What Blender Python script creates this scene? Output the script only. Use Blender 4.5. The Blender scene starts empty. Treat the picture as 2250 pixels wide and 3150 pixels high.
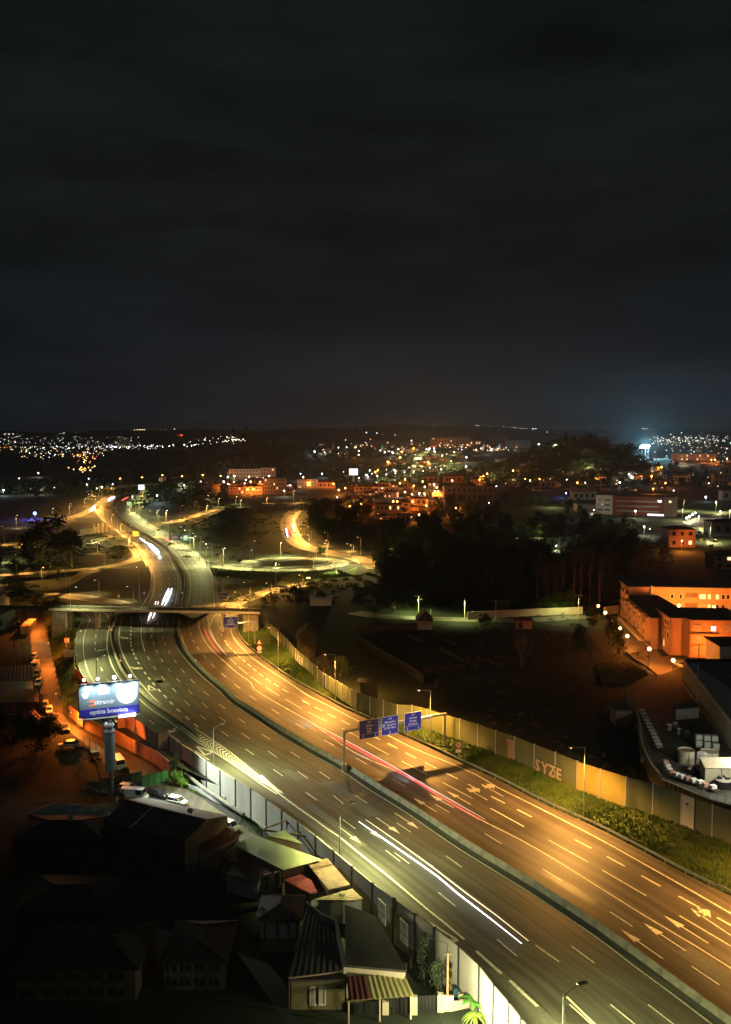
import bpy, math, random
from mathutils import Vector, Matrix
R = math.radians
random.seed(7)
C = bpy.context.scene.collection
scene = bpy.context.scene
# ---------------------------------------------------------------- camera, sky, light, exposure
CAM_H = 65.0
FPX, CX, CY = 2870.0, 1125.0, 1575.0
PITCH = math.atan((CY - 1330.0) / FPX)
cd = bpy.data.cameras.new('camera'); cam = bpy.data.objects.new('camera', cd); C.objects.link(cam)
cam.location = (0, 0, CAM_H); cam.rotation_euler = (math.pi/2 - PITCH, 0, 0)
cd.sensor_fit = 'HORIZONTAL'; cd.sensor_width = 36; cd.lens = 36*FPX/2250; cd.clip_start = 1; cd.clip_end = 40000
scene.camera = cam
world = bpy.data.worlds.new('World'); scene.world = world; world.use_nodes = True
def build_world():
    nt = world.node_tree; nt.nodes.clear(); N = nt.nodes.new; L = nt.links.new
    out = N('ShaderNodeOutputWorld')
    tc = N('ShaderNodeTexCoord'); sep = N('ShaderNodeSeparateXYZ'); L(tc.outputs['Generated'], sep.inputs[0])
    ramp = N('ShaderNodeValToRGB'); L(sep.outputs['Z'], ramp.inputs[0])
    e = ramp.color_ramp.elements
    e[0].position = 0.0; e[0].color = (.0098, .0138, .0190, 1)
    e[1].position = 1.0; e[1].color = (.0046, .0070, .0078, 1)
    for p, c in ((.03, (.0078, .0118, .0170)), (.10, (.0060, .0094, .0130)), (.16, (.0064, .0090, .0108)), (.24, (.0086, .0106, .0108)), (.36, (.0070, .0090, .0092)), (.5, (.0060, .0082, .0088))):
        x = ramp.color_ramp.elements.new(p); x.color = (*c, 1)
    mp = N('ShaderNodeMapping'); L(tc.outputs['Generated'], mp.inputs[0]); mp.inputs['Scale'].default_value = (1.6, 1.6, 7)
    no = N('ShaderNodeTexNoise'); L(mp.outputs[0], no.inputs['Vector']); no.inputs['Scale'].default_value = 2.3; no.inputs['Detail'].default_value = 8; no.inputs['Roughness'].default_value = .62
    mr = N('ShaderNodeMapRange'); L(no.outputs[0], mr.inputs[0]); mr.inputs[1].default_value = .34; mr.inputs[2].default_value = .68; mr.inputs[3].default_value = .52; mr.inputs[4].default_value = 1.12
    mul = N('ShaderNodeVectorMath'); mul.operation = 'SCALE'; L(ramp.outputs[0], mul.inputs[0]); L(mr.outputs[0], mul.inputs['Scale'])
    bg = N('ShaderNodeBackground'); L(mul.outputs[0], bg.inputs[0]); bg.inputs[1].default_value = 1.0
    sky = N('ShaderNodeTexSky'); sky.sky_type = 'NISHITA'; sky.sun_disc = False; sky.sun_elevation = R(50); sky.sun_rotation = R(200)
    b2 = N('ShaderNodeBackground'); L(sky.outputs[0], b2.inputs[0]); b2.inputs[1].default_value = .00006
    ad = N('ShaderNodeAddShader'); L(bg.outputs[0], ad.inputs[0]); L(b2.outputs[0], ad.inputs[1]); L(ad.outputs[0], out.inputs[0])
build_world()
sd = bpy.data.lights.new('fill_sun', 'SUN'); sun = bpy.data.objects.new('fill_sun', sd); C.objects.link(sun)
sd.energy = .055; sd.angle = R(40); sd.color = (.62, .95, 1.0); sun.rotation_euler = (R(40), 0, R(20)); sun.location = (0, -50, 300)  # weak wide sun, added to lift the dark areas
scene.view_settings.view_transform = 'Standard'; scene.view_settings.look = 'None'
scene.view_settings.exposure = 0; scene.view_settings.gamma = 1; scene.view_settings.use_curve_mapping = False
cy = scene.cycles
cy.max_bounces = 3; cy.diffuse_bounces = 2; cy.glossy_bounces = 2; cy.transmission_bounces = 2; cy.transparent_max_bounces = 6; cy.volume_bounces = 0
cy.sample_clamp_indirect = 1.5; cy.sample_clamp_direct = 0; cy.use_denoising = True; cy.caustics_reflective = False; cy.caustics_refractive = False
try: cy.use_light_tree = True
except Exception: pass

# ---------------------------------------------------------------- pixel of the photograph -> point of the place
sp, cp = math.sin(PITCH), math.cos(PITCH)
def ray(px, py):
    X = (px - CX)/FPX; Y = -(py - CY)/FPX
    return X, cp + Y*sp, -sp + Y*cp
def G(px, py, z=0.0):
    X, dy, dz = ray(px, py); t = (z - CAM_H)/dz
    return Vector((X*t, dy*t, z))
def zat(P, py):
    _, dy, dz = ray(CX, py); return CAM_H + P[1]*dz/dy
CR = {'A': (150, 1750), 'B': (550, 1750), 'C': (0, 1950), 'D': (450, 2050), 'E': (950, 2050), 'F': (600, 2400), 'G': (1050, 2350), 'H': (1650, 2350),
      'I': (1650, 2750), 'J': (1050, 2750), 'K': (0, 1450), 'L': (500, 1500), 'M': (150, 2250), 'O': (1650, 2000), 'Q': (600, 2750), 'S': (1650, 1300),
      'T': (1100, 1300), 'U': (1650, 1650), 'W': (600, 1350), 'Y': (0, 1280)}
CS = {k: 600/1624 for k in CR}
CR.update({'N': (1880, 1780), 'P': (2040, 2220), 'V': (600, 1400), 'X': (2050, 1540), 'Z': (0, 1800), 'a': (1100, 1750), 'b': (220, 2060)})
CS.update({'N': 370/1624, 'P': 210/1624, 'V': 300/1624, 'X': 200/1624, 'Z': 260/1182, 'a': 750/1624, 'b': 240/1624})
def px(k, x, y): s = CS[k]; o = CR[k]; return o[0] + x*s, o[1] + y*s
def g(k, x, y, z=0.0): return G(*px(k, x, y), z)
def tr(spec, z=0.0):
    """'A 1,2 3,4 ; B 5,6' -> points on the plane z"""
    out = []
    for seg in spec.split(';'):
        w = seg.split(); k = w[0]
        for p in w[1:]:
            a, b = p.split(','); out.append(g(k, float(a), float(b), z))
    return out

# ---------------------------------------------------------------- terrain
def sm(a, b, v):
    t = min(1, max(0, (v - a)/(b - a))); return t*t*(3 - 2*t)
BUMPS = [(-92, 650, 20, 85, 11), (-172, 850, 22, 75, 14), (-205, 1760, 150, 260, 52), (-420, 1850, 170, 220, 26), (330, 1330, 85, 120, 38), (250, 1360, 80, 100, 24), (180, 1900, 260, 330, 28), (640, 1900, 200, 300, 10)]
def hgt(x, y):
    h = -.06
    if 480 < y < 3000: h += 0
    if y > 480:
        w_ = 1 + .18*math.sin(x*.11+1)*math.sin(y*.07) + .12*math.sin(x*.23+y*.19)
        for bx, by, sx, sy, a in BUMPS:
            e = ((x-bx)/sx)**2 + ((y-by)/sy)**2
            if e < 9: h += a*w_*max(0, math.exp(-e)-.13)/.87
    if y > 3200:
        u = x/y
        base = 118 + 26*math.sin(u*9+1.0) + 12*math.sin(u*23+.4) + 6*math.sin(u*61) + 3*math.sin(u*131+1)
        h += (base - 15)*sm(3200, 9500, y) - 60*sm(10500, 14000, y)
        h += (22 + 10*math.sin(u*31+2))*math.exp(-((y-5200)/900)**2)
    return h
def Tm(px_, py_, z0=None):
    """where the sight line through a pixel meets the terrain"""
    X, dy, dz = ray(px_, py_); 
    if dz >= -1e-4:
        t = 9300/dy; return Vector((X*t, dy*t, hgt(X*t, dy*t)))
    t = 90.0
    while t < 16000:
        z = CAM_H + dz*t
        if z < hgt(X*t, dy*t):
            a, b = t*.985, t
            for _ in range(12):
                m = (a+b)/2
                if CAM_H + dz*m < hgt(X*m, dy*m): b = m
                else: a = m
            return Vector((X*b, dy*b, hgt(X*b, dy*b)))
        t *= 1.015
    return Vector((X*9300, dy*9300, hgt(X*9300, 9300*dy)))

# ---------------------------------------------------------------- materials
MATS = {}
def mat(name, col, rough=.8, noise=0, scale=3.0, metal=0, bump=0, col2=None, emit=None, strength=0, detail=4, sample=True, stretch=None, coord='Object'):
    if name in MATS: return MATS[name]
    m = bpy.data.materials.new(name); m.use_nodes = True; nt = m.node_tree; N = nt.nodes.new; L = nt.links.new
    b = nt.nodes['Principled BSDF']; b.inputs['Roughness'].default_value = rough; b.inputs['Metallic'].default_value = metal
    b.inputs['Base Color'].default_value = (*col, 1)
    if emit:
        b.inputs['Emission Color'].default_value = (*emit, 1); b.inputs['Emission Strength'].default_value = strength
        m.cycles.emission_sampling = 'AUTO' if sample else 'NONE'
    if noise or col2:
        tc = N('ShaderNodeTexCoord'); src = tc.outputs[coord]
        if stretch:
            mp = N('ShaderNodeMapping'); mp.inputs['Scale'].default_value = stretch; L(src, mp.inputs[0]); src = mp.outputs[0]
        no = N('ShaderNodeTexNoise'); no.inputs['Scale'].default_value = scale; no.inputs['Detail'].default_value = detail; L(src, no.inputs['Vector'])
        rp = N('ShaderNodeMapRange'); rp.inputs[1].default_value = .3; rp.inputs[2].default_value = .7; L(no.outputs[0], rp.inputs[0])
        mx = N('ShaderNodeMix'); mx.data_type = 'RGBA'; L(rp.outputs[0], mx.inputs[0])
        c2 = col2 if col2 else tuple(c*(1+noise) for c in col); c1 = col if col2 else tuple(c*(1-noise) for c in col)
        mx.inputs[6].default_value = (*c1, 1); mx.inputs[7].default_value = (*c2, 1); L(mx.outputs[2], b.inputs['Base Color'])
        if bump:
            bp = N('ShaderNodeBump'); bp.inputs['Strength'].default_value = bump; bp.inputs['Distance'].default_value = .1; L(no.outputs[0], bp.inputs['Height']); L(bp.outputs[0], b.inputs['Normal'])
    MATS[name] = m; return m
def asphalt(name, col, tint=None):
    if name in MATS: return MATS[name]
    m = bpy.data.materials.new(name); m.use_nodes = True; nt = m.node_tree; N = nt.nodes.new; L = nt.links.new
    b = nt.nodes['Principled BSDF']; b.inputs['Roughness'].default_value = .62; b.inputs['Specular IOR Level'].default_value = .35
    uv = N('ShaderNodeTexCoord')
    mp = N('ShaderNodeMapping'); mp.inputs['Scale'].default_value = (.85, .012, 1); L(uv.outputs['UV'], mp.inputs[0])
    n1 = N('ShaderNodeTexNoise'); n1.inputs['Scale'].default_value = 1; n1.inputs['Detail'].default_value = 3; L(mp.outputs[0], n1.inputs['Vector'])
    n2 = N('ShaderNodeTexNoise'); n2.inputs['Scale'].default_value = .12; n2.inputs['Detail'].default_value = 6; L(uv.outputs['UV'], n2.inputs['Vector'])
    n3 = N('ShaderNodeTexNoise'); n3.inputs['Scale'].default_value = 2.2; n3.inputs['Detail'].default_value = 6; L(uv.outputs['UV'], n3.inputs['Vector'])
    def mrn(n, lo, hi):
        r = N('ShaderNodeMapRange'); r.inputs[1].default_value = .3; r.inputs[2].default_value = .7; r.inputs[3].default_value = lo; r.inputs[4].default_value = hi; L(n.outputs[0], r.inputs[0]); return r.outputs[0]
    a = N('ShaderNodeMath'); a.operation = 'MULTIPLY'; L(mrn(n1, .52, 1.40), a.inputs[0]); L(mrn(n2, .78, 1.22), a.inputs[1])
    c = N('ShaderNodeMath'); c.operation = 'MULTIPLY'; L(a.outputs[0], c.inputs[0]); L(mrn(n3, .9, 1.1), c.inputs[1])
    v = N('ShaderNodeVectorMath'); v.operation = 'SCALE'; v.inputs[0].default_value = col; L(c.outputs[0], v.inputs['Scale']); L(v.outputs[0], b.inputs['Base Color'])
    MATS[name] = m; return m
M_ASPH = asphalt('asphalt', (.060, .062, .055))
M_ASPH_R = asphalt('asphalt_brown', (.072, .060, .054))
M_FAR = asphalt('lit_pale_asphalt', (.14, .125, .10))  # pale tone puts lamp-lit brightness into the far road colour
M_STREET = asphalt('street_asphalt', (.055, .05, .045))
M_PAINT = mat('road_paint', (.56, .55, .50), .6, noise=.38, scale=2.5)
M_CONC = mat('concrete', (.27, .26, .24), .9, noise=.28, scale=.5, bump=.3)
M_CONCD = mat('stained_concrete', (.15, .145, .13), .9, noise=.35, scale=.8, bump=.3)
M_WALL = mat('noise_wall_concrete', (.30, .29, .25), .9, noise=.16, scale=.35, stretch=(1, 1, .25))
M_WALLG = mat('noise_wall_green', (.062, .074, .038), .9, noise=.16, scale=.4, stretch=(1, 1, .25))
M_TERRA = mat('terracotta_wall', (.42, .25, .19), .9, noise=.25, scale=.5, stretch=(1, 1, .3))
M_STEEL = mat('galvanised_steel', (.38, .39, .39), .45, metal=.6, noise=.1)
M_DSTEEL = mat('dark_steel', (.05, .05, .05), .5, metal=.5)
M_GRASS = mat('grass', (.018, .042, .007), .95, col2=(.045, .066, .012), scale=.8)
M_SOIL = mat('soil', (.006, .013, .004), .95, col2=(.014, .020, .006), scale=.12, detail=8)
M_ROOFD = mat('dark_roof_tiles', (.05, .045, .045), .85, noise=.3, scale=1.5)
M_ROOFG = mat('grey_sheet_roof', (.10, .10, .095), .7, noise=.2, scale=.6)
M_ROOFR = mat('red_roof_tiles', (.13, .035, .028), .8, noise=.35, scale=1.2)
M_ROOFT = mat('rusty_sheet_roof', (.13, .075, .04), .75, noise=.4, scale=.8)
M_ROOFY = mat('pale_green_sheet', (.34, .38, .20), .6, noise=.08, scale=.6)
M_WHITE = mat('white_plaster', (.62, .60, .55), .9, noise=.08, scale=.4)
M_CREAM = mat('cream_plaster', (.52, .44, .33), .9, noise=.12, scale=.4)
M_PEACH = mat('peach_plaster', (.55, .34, .22), .9, noise=.08, scale=.3)
M_BROWN = mat('brown_plaster', (.22, .15, .11), .9, noise=.15, scale=.4)
M_PINK = mat('pink_plaster', (.46, .25, .2), .9, noise=.1, scale=.4)
M_TEAL = mat('teal_plaster', (.25, .45, .42), .9, noise=.1, scale=.4)
M_GREY = mat('grey_plaster', (.3, .29, .27), .9, noise=.15, scale=.4)
M_REDB = mat('red_cladding', (.23, .06, .045), .8, noise=.1)
M_GLASS = mat('window_glass', (.02, .025, .03), .15)
M_SHUT = mat('roller_shutter', (.5, .42, .34), .7, noise=.06, scale=4)
M_LIT = mat('lit_window', (.8, .6, .3), .5, emit=(1, .72, .32), strength=1.6, sample=False)
M_LITW = mat('lit_window_white', (.8, .8, .8), .5, emit=(.9, .95, 1), strength=1.8, sample=False)
M_LITB = mat('blue_lit_sign', (.1, .1, .5), .5, emit=(.18, .16, 1), strength=2.5, sample=False)
M_BLUE = mat('sign_blue', (.02, .035, .34), .45)
M_SIGNW = mat('sign_white', (.75, .75, .78), .5)
M_RED = mat('sign_red', (.5, .02, .02), .5)
M_BLACK = mat('black_paint', (.012, .012, .012), .5)
M_TRUNK = mat('bark', (.20, .15, .10), .95, noise=.3, scale=3)
M_LEAF = [mat('leaf_dark', (.03, .05, .018), .9, noise=.4, scale=.5), mat('leaf_olive', (.06, .075, .025), .9, noise=.4, scale=.5), mat('leaf_bright', (.06, .14, .02), .8, noise=.4, scale=.8), mat('leaf_brown', (.10, .065, .035), .9, noise=.4, scale=.5)]
def bulb(name, c, s): return mat('bulb_'+name, (.8, .8, .8), .5, emit=c, strength=s, sample=False)
B_WHITE = bulb('white', (1, .96, .86), 7); B_COOL = bulb('cool', (.78, .9, 1), 9); B_WARM = bulb('warm', (1, .72, .35), 6); B_ORANGE = bulb('orange', (1, .42, .08), 8); B_RED = bulb('red', (1, .10, .04), 4); B_BLUE = bulb('blue', (.08, .2, 1), 7)
BULBS = {'teal': bulb('teal', (.2, 1, .75), 4), 'white': B_WHITE, 'cool': B_COOL, 'warm': B_WARM, 'orange': B_ORANGE, 'red': B_RED, 'blue': B_BLUE, 'yellow': B_WARM, 'gold': B_ORANGE, 'amber': B_ORANGE}
LCOL = {'white': (1, .90, .66), 'cool': (.75, .92, 1), 'warm': (1, .72, .30), 'yellow': (1, .97, .36), 'gold': (1, .455, .085), 'orange': (1, .21, .02), 'red': (1, .12, .03), 'blue': (.15, .15, 1), 'amber': (1, .275, .035)}

# ---------------------------------------------------------------- mesh builder
class MB:
    def __init__(s): s.v = []; s.f = []; s.uv = None
    def quad(s, *p):
        n = len(s.v); s.v += [tuple(q) for q in p]; s.f.append(tuple(range(n, n+len(p)))); return s
    def obox(s, c, ax, ay, az):
        """box from centre and three half-axis vectors"""
        c = Vector(c); n = len(s.v)
        for k in (-1, 1):
            for j in (-1, 1):
                for i in (-1, 1): s.v.append(tuple(c + ax*i + ay*j + az*k))
        for f in ((0, 2, 3, 1), (4, 5, 7, 6), (0, 1, 5, 4), (2, 6, 7, 3), (0, 4, 6, 2), (1, 3, 7, 5)): s.f.append(tuple(n+q for q in f))
        return s
    def box(s, c, sx, sy, sz, rz=0):
        ca, sa = math.cos(rz), math.sin(rz)
        return s.obox(c, Vector((ca, sa, 0))*sx/2, Vector((-sa, ca, 0))*sy/2, Vector((0, 0, sz/2)))
    def beam(s, p, q, w, h):
        p = Vector(p); q = Vector(q); d = (q-p); l = d.length
        if l < 1e-6: return s
        d /= l; up = Vector((0, 0, 1)) if abs(d.z) < .95 else Vector((0, 1, 0)); n = d.cross(up).normalized(); u = n.cross(d)
        return s.obox((p+q)/2, d*l/2, n*w/2, u*h/2)
    def tube(s, p, q, r0, r1=None, n=6, cap=True):
        r1 = r0 if r1 is None else r1; p = Vector(p); q = Vector(q); d = (q-p)
        if d.length < 1e-6: return s
        d.normalize(); up = Vector((0, 0, 1)) if abs(d.z) < .95 else Vector((1, 0, 0)); a = d.cross(up).normalized(); b = a.cross(d); k = len(s.v)
        for P, r in ((p, r0), (q, r1)):
            for i in range(n):
                t = 2*math.pi*i/n; s.v.append(tuple(P + a*math.cos(t)*r + b*math.sin(t)*r))
        for i in range(n): s.f.append((k+i, k+(i+1) % n, k+n+(i+1) % n, k+n+i))
        if cap: s.f.append(tuple(k+i for i in reversed(range(n)))); s.f.append(tuple(k+n+i for i in range(n)))
        return s
    def ball(s, c, r, n=6, m=4, sz=1):
        k = len(s.v); c = Vector(c); s.v.append(tuple(c + Vector((0, 0, r*sz))))
        for j in range(1, m):
            t = math.pi*j/m
            for i in range(n):
                a = 2*math.pi*i/n; s.v.append((c.x+r*math.sin(t)*math.cos(a), c.y+r*math.sin(t)*math.sin(a), c.z+r*sz*math.cos(t)))
        s.v.append(tuple(c - Vector((0, 0, r*sz)))); e = len(s.v)-1
        for i in range(n): s.f.append((k, k+1+i, k+1+(i+1) % n)); s.f.append((e, e-n+(i+1) % n, e-n+i))
        for j in range(m-2):
            for i in range(n): a = k+1+j*n; s.f.append((a+i, a+n+i, a+n+(i+1) % n, a+(i+1) % n))
        return s
    def prism(s, poly, z0, z1):
        k = len(s.v); n = len(poly)
        for p in poly: s.v.append((p[0], p[1], z0))
        for p in poly: s.v.append((p[0], p[1], z1))
        for i in range(n): s.f.append((k+i, k+(i+1) % n, k+n+(i+1) % n, k+n+i))
        s.f.append(tuple(k+i for i in reversed(range(n)))); s.f.append(tuple(k+n+i for i in range(n))); return s
    def build(s, name, m, parent=None, smooth=False):
        me = bpy.data.meshes.new(name); me.from_pydata(s.v, [], s.f)
        if s.uv:
            l = me.uv_layers.new(name='UVMap')
            for i, p in enumerate(me.loops): l.data[i].uv = s.uv[p.vertex_index]
        if m: me.materials.append(m)
        if smooth: me.polygons.foreach_set('use_smooth', [True]*len(me.polygons))
        me.update()
        return link(name, me, parent)
def link(name, me, parent=None):
    o = bpy.data.objects.new(name, me); C.objects.link(o)
    if parent: o.parent = parent; o.matrix_parent_inverse = parent.matrix_basis.inverted()
    return o
def tag(o, label=None, cat=None, group=None, kind=None):
    if label: o['label'] = label
    if cat: o['category'] = cat
    if group: o['group'] = group
    if kind: o['kind'] = kind
    return o
def thing(name, label, cat, loc=(0, 0, 0), group=None):
    o = bpy.data.objects.new(name, None); C.objects.link(o); o.location = loc; o.empty_display_size = .5
    return tag(o, label, cat, group)
def part(name, me, m, parent, smooth=False):
    """mesh given in the parent's own coordinates"""
    o = me.build(name, m, None, smooth) if isinstance(me, MB) else link(name, me)
    o.parent = parent; return o
def struct(o): o['kind'] = 'structure'; return o
def copy_tree(o, parent=None):
    c = o.copy(); C.objects.link(c)
    if parent is not None: c.parent = parent
    for ch in list(o.children): copy_tree(ch, c)
    return c
def light(name, kind, loc, energy, col, parent=None, radius=.2, spot=150, blend=.6, direction=(0, 0, -1)):
    l = bpy.data.lights.new(name, kind); l.energy = energy; l.color = col
    if kind in ('POINT', 'SPOT'): l.shadow_soft_size = radius
    if kind == 'SPOT': l.spot_size = R(spot); l.spot_blend = blend
    o = bpy.data.objects.new(name, l); C.objects.link(o); o.location = loc
    o.rotation_euler = Vector(direction).to_track_quat('-Z', 'Y').to_euler()
    if parent: o.parent = parent; o.matrix_parent_inverse = parent.matrix_basis.inverted()
    return o
# curves
def smooth(pts, step=3.0):
    P = [Vector(p) for p in pts]; P = [P[0]*2-P[1]] + P + [P[-1]*2-P[-2]]; out = []
    for i in range(1, len(P)-2):
        a, b, c, d = P[i-1:i+3]; n = max(1, int((c-b).length/step))
        for k in range(n):
            t = k/n; out.append(.5*((2*b)+(c-a)*t+(2*a-5*b+4*c-d)*t*t+(3*b-a-3*c+d)*t**3))
    out.append(P[-2]); return out
def length(P): return sum((P[i+1]-P[i]).length for i in range(len(P)-1))
def resample(P, n):
    L = length(P); st = L/(n-1); out = [P[0]]; d = 0; i = 0; acc = 0
    for k in range(1, n-1):
        t = k*st
        while acc + (P[i+1]-P[i]).length < t: acc += (P[i+1]-P[i]).length; i += 1
        s = (t-acc)/max(1e-9, (P[i+1]-P[i]).length); out.append(P[i].lerp(P[i+1], s))
    out.append(P[-1]); return out
def offset(P, d):
    out = []
    for i in range(len(P)):
        t = (P[min(i+1, len(P)-1)]-P[max(i-1, 0)]); t.z = 0; t.normalize(); out.append(P[i] + Vector((t.y, -t.x, 0))*d)   # +d = to the right of travel
    return out
def ribbon(A, B, n=None, rows=4, z=None):
    n = n or max(2, int(max(length(A), length(B))/4)); A = resample(A, n); B = resample(B, n); m = MB(); m.uv = []; d = 0
    for i in range(n):
        if i: d += ((A[i]+B[i])/2-(A[i-1]+B[i-1])/2).length
        w = (A[i]-B[i]).length
        for k in range(rows+1):
            p = A[i].lerp(B[i], k/rows); m.v.append((p.x, p.y, p.z if z is None else z)); m.uv.append((w*k/rows, d))
    r = rows+1
    for i in range(n-1):
        for k in range(rows): m.f.append((i*r+k, i*r+k+1, (i+1)*r+k+1, (i+1)*r+k))
    return m
def line_strip(P, w, z, m=None):
    m = m or MB(); a = offset(P, -w/2); b = offset(P, w/2); k = len(m.v)
    for p, q in zip(a, b): m.v += [(p.x, p.y, z), (q.x, q.y, z)]
    for i in range(len(P)-1): m.f.append((k+2*i, k+2*i+1, k+2*i+3, k+2*i+2))
    return m
# ================================================================ walls in plan, ground
STREET_Z = -3.5
LW = tr('C 580,600 700,690 850,770 950,800 1100,880 1300,980 ; M 1030,270', -.8)            # lower retaining wall, by its top edge
NWL_SRC = 'C 975,672 1050,668 1130,712 1222,770 1315,830 ; D 190,575 292,645 397,712 503,792 618,865 745,945 873,1020 ; F 595,165 725,255 860,355 1008,465 1158,590 1310,718 1480,860 ; J 440,80 620,205 783,330 985,480 1155,650 1275,800 1400,960 1500,1083'
NWL = tr(NWL_SRC, 2.2)
_d = (NWL[-1]-NWL[-3]).normalized(); NWL += [NWL[-1]+_d*k*5.0 for k in (1, 2, 3, 4)]
STREET_R = tr('Z 590,300 ; C 400,0 440,200 500,450 520,620', STREET_Z)
STREET_L = tr('Z 300,300 385,450 430,770 450,1000 540,1250 560,1500 680,1700 ; C 430,660 500,740 620,850 760,960 ; M 430,200 540,400 660,420', STREET_Z)
DL = [STREET_R[0]+Vector((-6, 60, 0))] + STREET_R + [p.copy() for p in LW] + [NWL[i] for i in range(len(NWL)) if NWL[i].y < LW[-1].y - 6]
for p in DL: p.z = 0
def sdist(x, y, P):
    best = 1e9; sg = 1
    for i in range(len(P)-1):
        a, b = P[i], P[i+1]; dx, dy = b.x-a.x, b.y-a.y; L2 = dx*dx+dy*dy
        t = max(0, min(1, ((x-a.x)*dx+(y-a.y)*dy)/L2)); ex, ey = x-a.x-t*dx, y-a.y-t*dy; d = ex*ex+ey*ey
        if d < best: best = d; sg = -1 if (dx*(y-a.y)-dy*(x-a.x)) > 0 else 1
    return sg*math.sqrt(best)
_far = DL[0].y
def near_z(x, y):
    if y > _far+40: return 0
    if x < -200: s = 50
    elif x > 90: s = -50
    else: s = sdist(x, y, DL)
    b = 6.5 if y > 235 else (1.6 if y < 215 else 1.6+4.9*(y-215)/20)
    q = 0 if y > 236 else 2.8
    return STREET_Z*sm(-b-q, -q, s)*(1-sm(_far-10, _far+40, y))
def ground_z(x, y): return near_z(x, y) + hgt(x, y)
def build_ground():
    ys = [-400, -100, 20, 60]; y = 62.5
    while y < 440: ys.append(y); y += 2.5
    while y < 14500: ys.append(y); y *= 1.024
    NC = 200; m = MB(); m.uv = []
    for y in ys:
        hw = max(250, .62*y)
        for i in range(NC+1):
            x = -hw + 2*hw*i/NC; m.v.append((x, y, ground_z(x, y) if 50 < y else 0.0*x + (STREET_Z if x < 20 else -.06))); m.uv.append((x, y))
    r = NC+1
    for j in range(len(ys)-1):
        for i in range(NC): m.f.append((j*r+i, j*r+i+1, (j+1)*r+i+1, (j+1)*r+i))
    struct(m.build('ground', M_SOIL, smooth=True))
build_ground()

# ================================================================ motorway
LEDGE = smooth(tr('A 1060,355 1040,430 1035,530 1060,630 1100,700 1180,800 1290,910 1400,1000 ; D 700,300 850,395 1000,500 1200,625 1400,745 1624,870 ; G 250,225 500,380 750,550 1000,720 1300,905 1590,1083 ; I 500,360 800,590 1100,810 1460,1083'))
_d = (LEDGE[-1]-LEDGE[-12]).normalized(); LEDGE += [LEDGE[-1]+_d*k*3 for k in range(1, 12)]
RE = smooth(tr('B 430,500 455,570 510,640 600,730 700,805 830,890 960,975 ; E 0,245 200,345 400,450 640,563 870,680 1150,795 1400,905 ; G 1300,195 1624,355 ; H 505,615 900,835 1340,1083 ; I 1624,165'))
_d = (RE[-1]-RE[-8]).normalized(); RE += [RE[-1]+_d*k*3 for k in range(1, 18)]
RAIL = smooth(tr('B 480,500 530,590 620,680 760,790 900,890 1050,975 1250,1083 ; E 300,345 480,420 740,545 1000,660 1200,755 1400,850 ; G 1350,140 1624,285 ; H 300,425 530,525 750,640 1000,770 1270,915 1624,1083', .3))
_d = (RAIL[-1]-RAIL[-8]).normalized(); RAIL += [RAIL[-1]+_d*k*3 for k in range(1, 16)]
for p in RAIL: p.z = 0
BAR = offset(LEDGE, -1.75)
if (BAR[20]-LEDGE[20]).x < 0: BAR = offset(LEDGE, 1.75)
RSIDE = [g('B', 520, 352), g('B', 485, 400), g('B', 468, 450)] + RAIL
z = -.004
m = ribbon(BAR, [p.copy() for p in smooth(RSIDE)], 90, 6); rc = struct(m.build('motorway_right_carriageway', M_ASPH_R))
# left carriageway with the joining slip road: from its left edge to the median
RAMPL = tr('A 225,352 262,390 280,430 262,480 232,550 220,640 225,720 246,830 300,940')
LEFTS = smooth(RAMPL + [p.copy() for p in NWL])
for p in LEFTS: p.z = 0
m = ribbon(LEFTS, BAR, 110, 8); lc = struct(m.build('motorway_left_carriageway', M_ASPH))
MARK = .008
def marking(name, me, parent, mt=M_PAINT):
    o = me.build(name, mt); o.parent = parent; return o
def thin(P, gap):
    out = []
    for p in sorted(P, key=lambda q: -q.y):
        if not out or (p-out[-1]).length > gap: out.append(p)
    return out
def solid(name, P, w, parent): marking(name, line_strip(P, w, MARK), parent)
def dashes(name, spec, ln, w, parent, z=0):
    """painted dashes of one lane line by their centres"""
    P = thin(tr(spec), ln*1.15); m = MB()
    for i, p in enumerate(P):
        a, b = P[max(0, i-1)], P[min(len(P)-1, i+1)]; t = (b-a); t.z = 0; t.normalize(); n = Vector((t.y, -t.x, 0)); h = t*ln/2; v = n*w/2
        m.quad(*[Vector((q.x, q.y, MARK)) for q in (p-h-v, p+h-v, p+h+v, p-h+v)])
    marking(name, m, parent)
solid('edge_line', LEDGE, .2, lc); solid('edge_line', RE, .26, rc)
solid('edge_line', smooth(tr('B 20,360 8,430 18,520 45,620 95,710 155,780 243,865 330,960 ; D 510,50 640,165 800,285 1000,415 1200,545 1400,660 1624,780')), .15, rc)
solid('lane_line', smooth(tr('B 170,360 165,430 180,520 230,620 300,700 390,780 480,860 600,945 ; D 900,190 1060,290 1230,385 1400,485 ; G 100,-100 500,80 800,262 1180,475 1624,705 ; I 900,180 1330,435 1624,620 1900,790')), .2, rc)
solid('gore_line', smooth(tr('B 245,360 243,420 262,500 300,590 350,660 400,720')), .25, rc)
solid('gore_line', smooth(tr('B 330,365 285,415 260,480')), .25, rc)
m = MB()
for k in range(8):
    a = g('B', 246, 362+k*13); b = g('B', 318-k*8, 365+k*13); m.beam((a.x, a.y, MARK), (b.x, b.y, MARK), .5, .002)
marking('hatching', m, rc)
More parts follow.
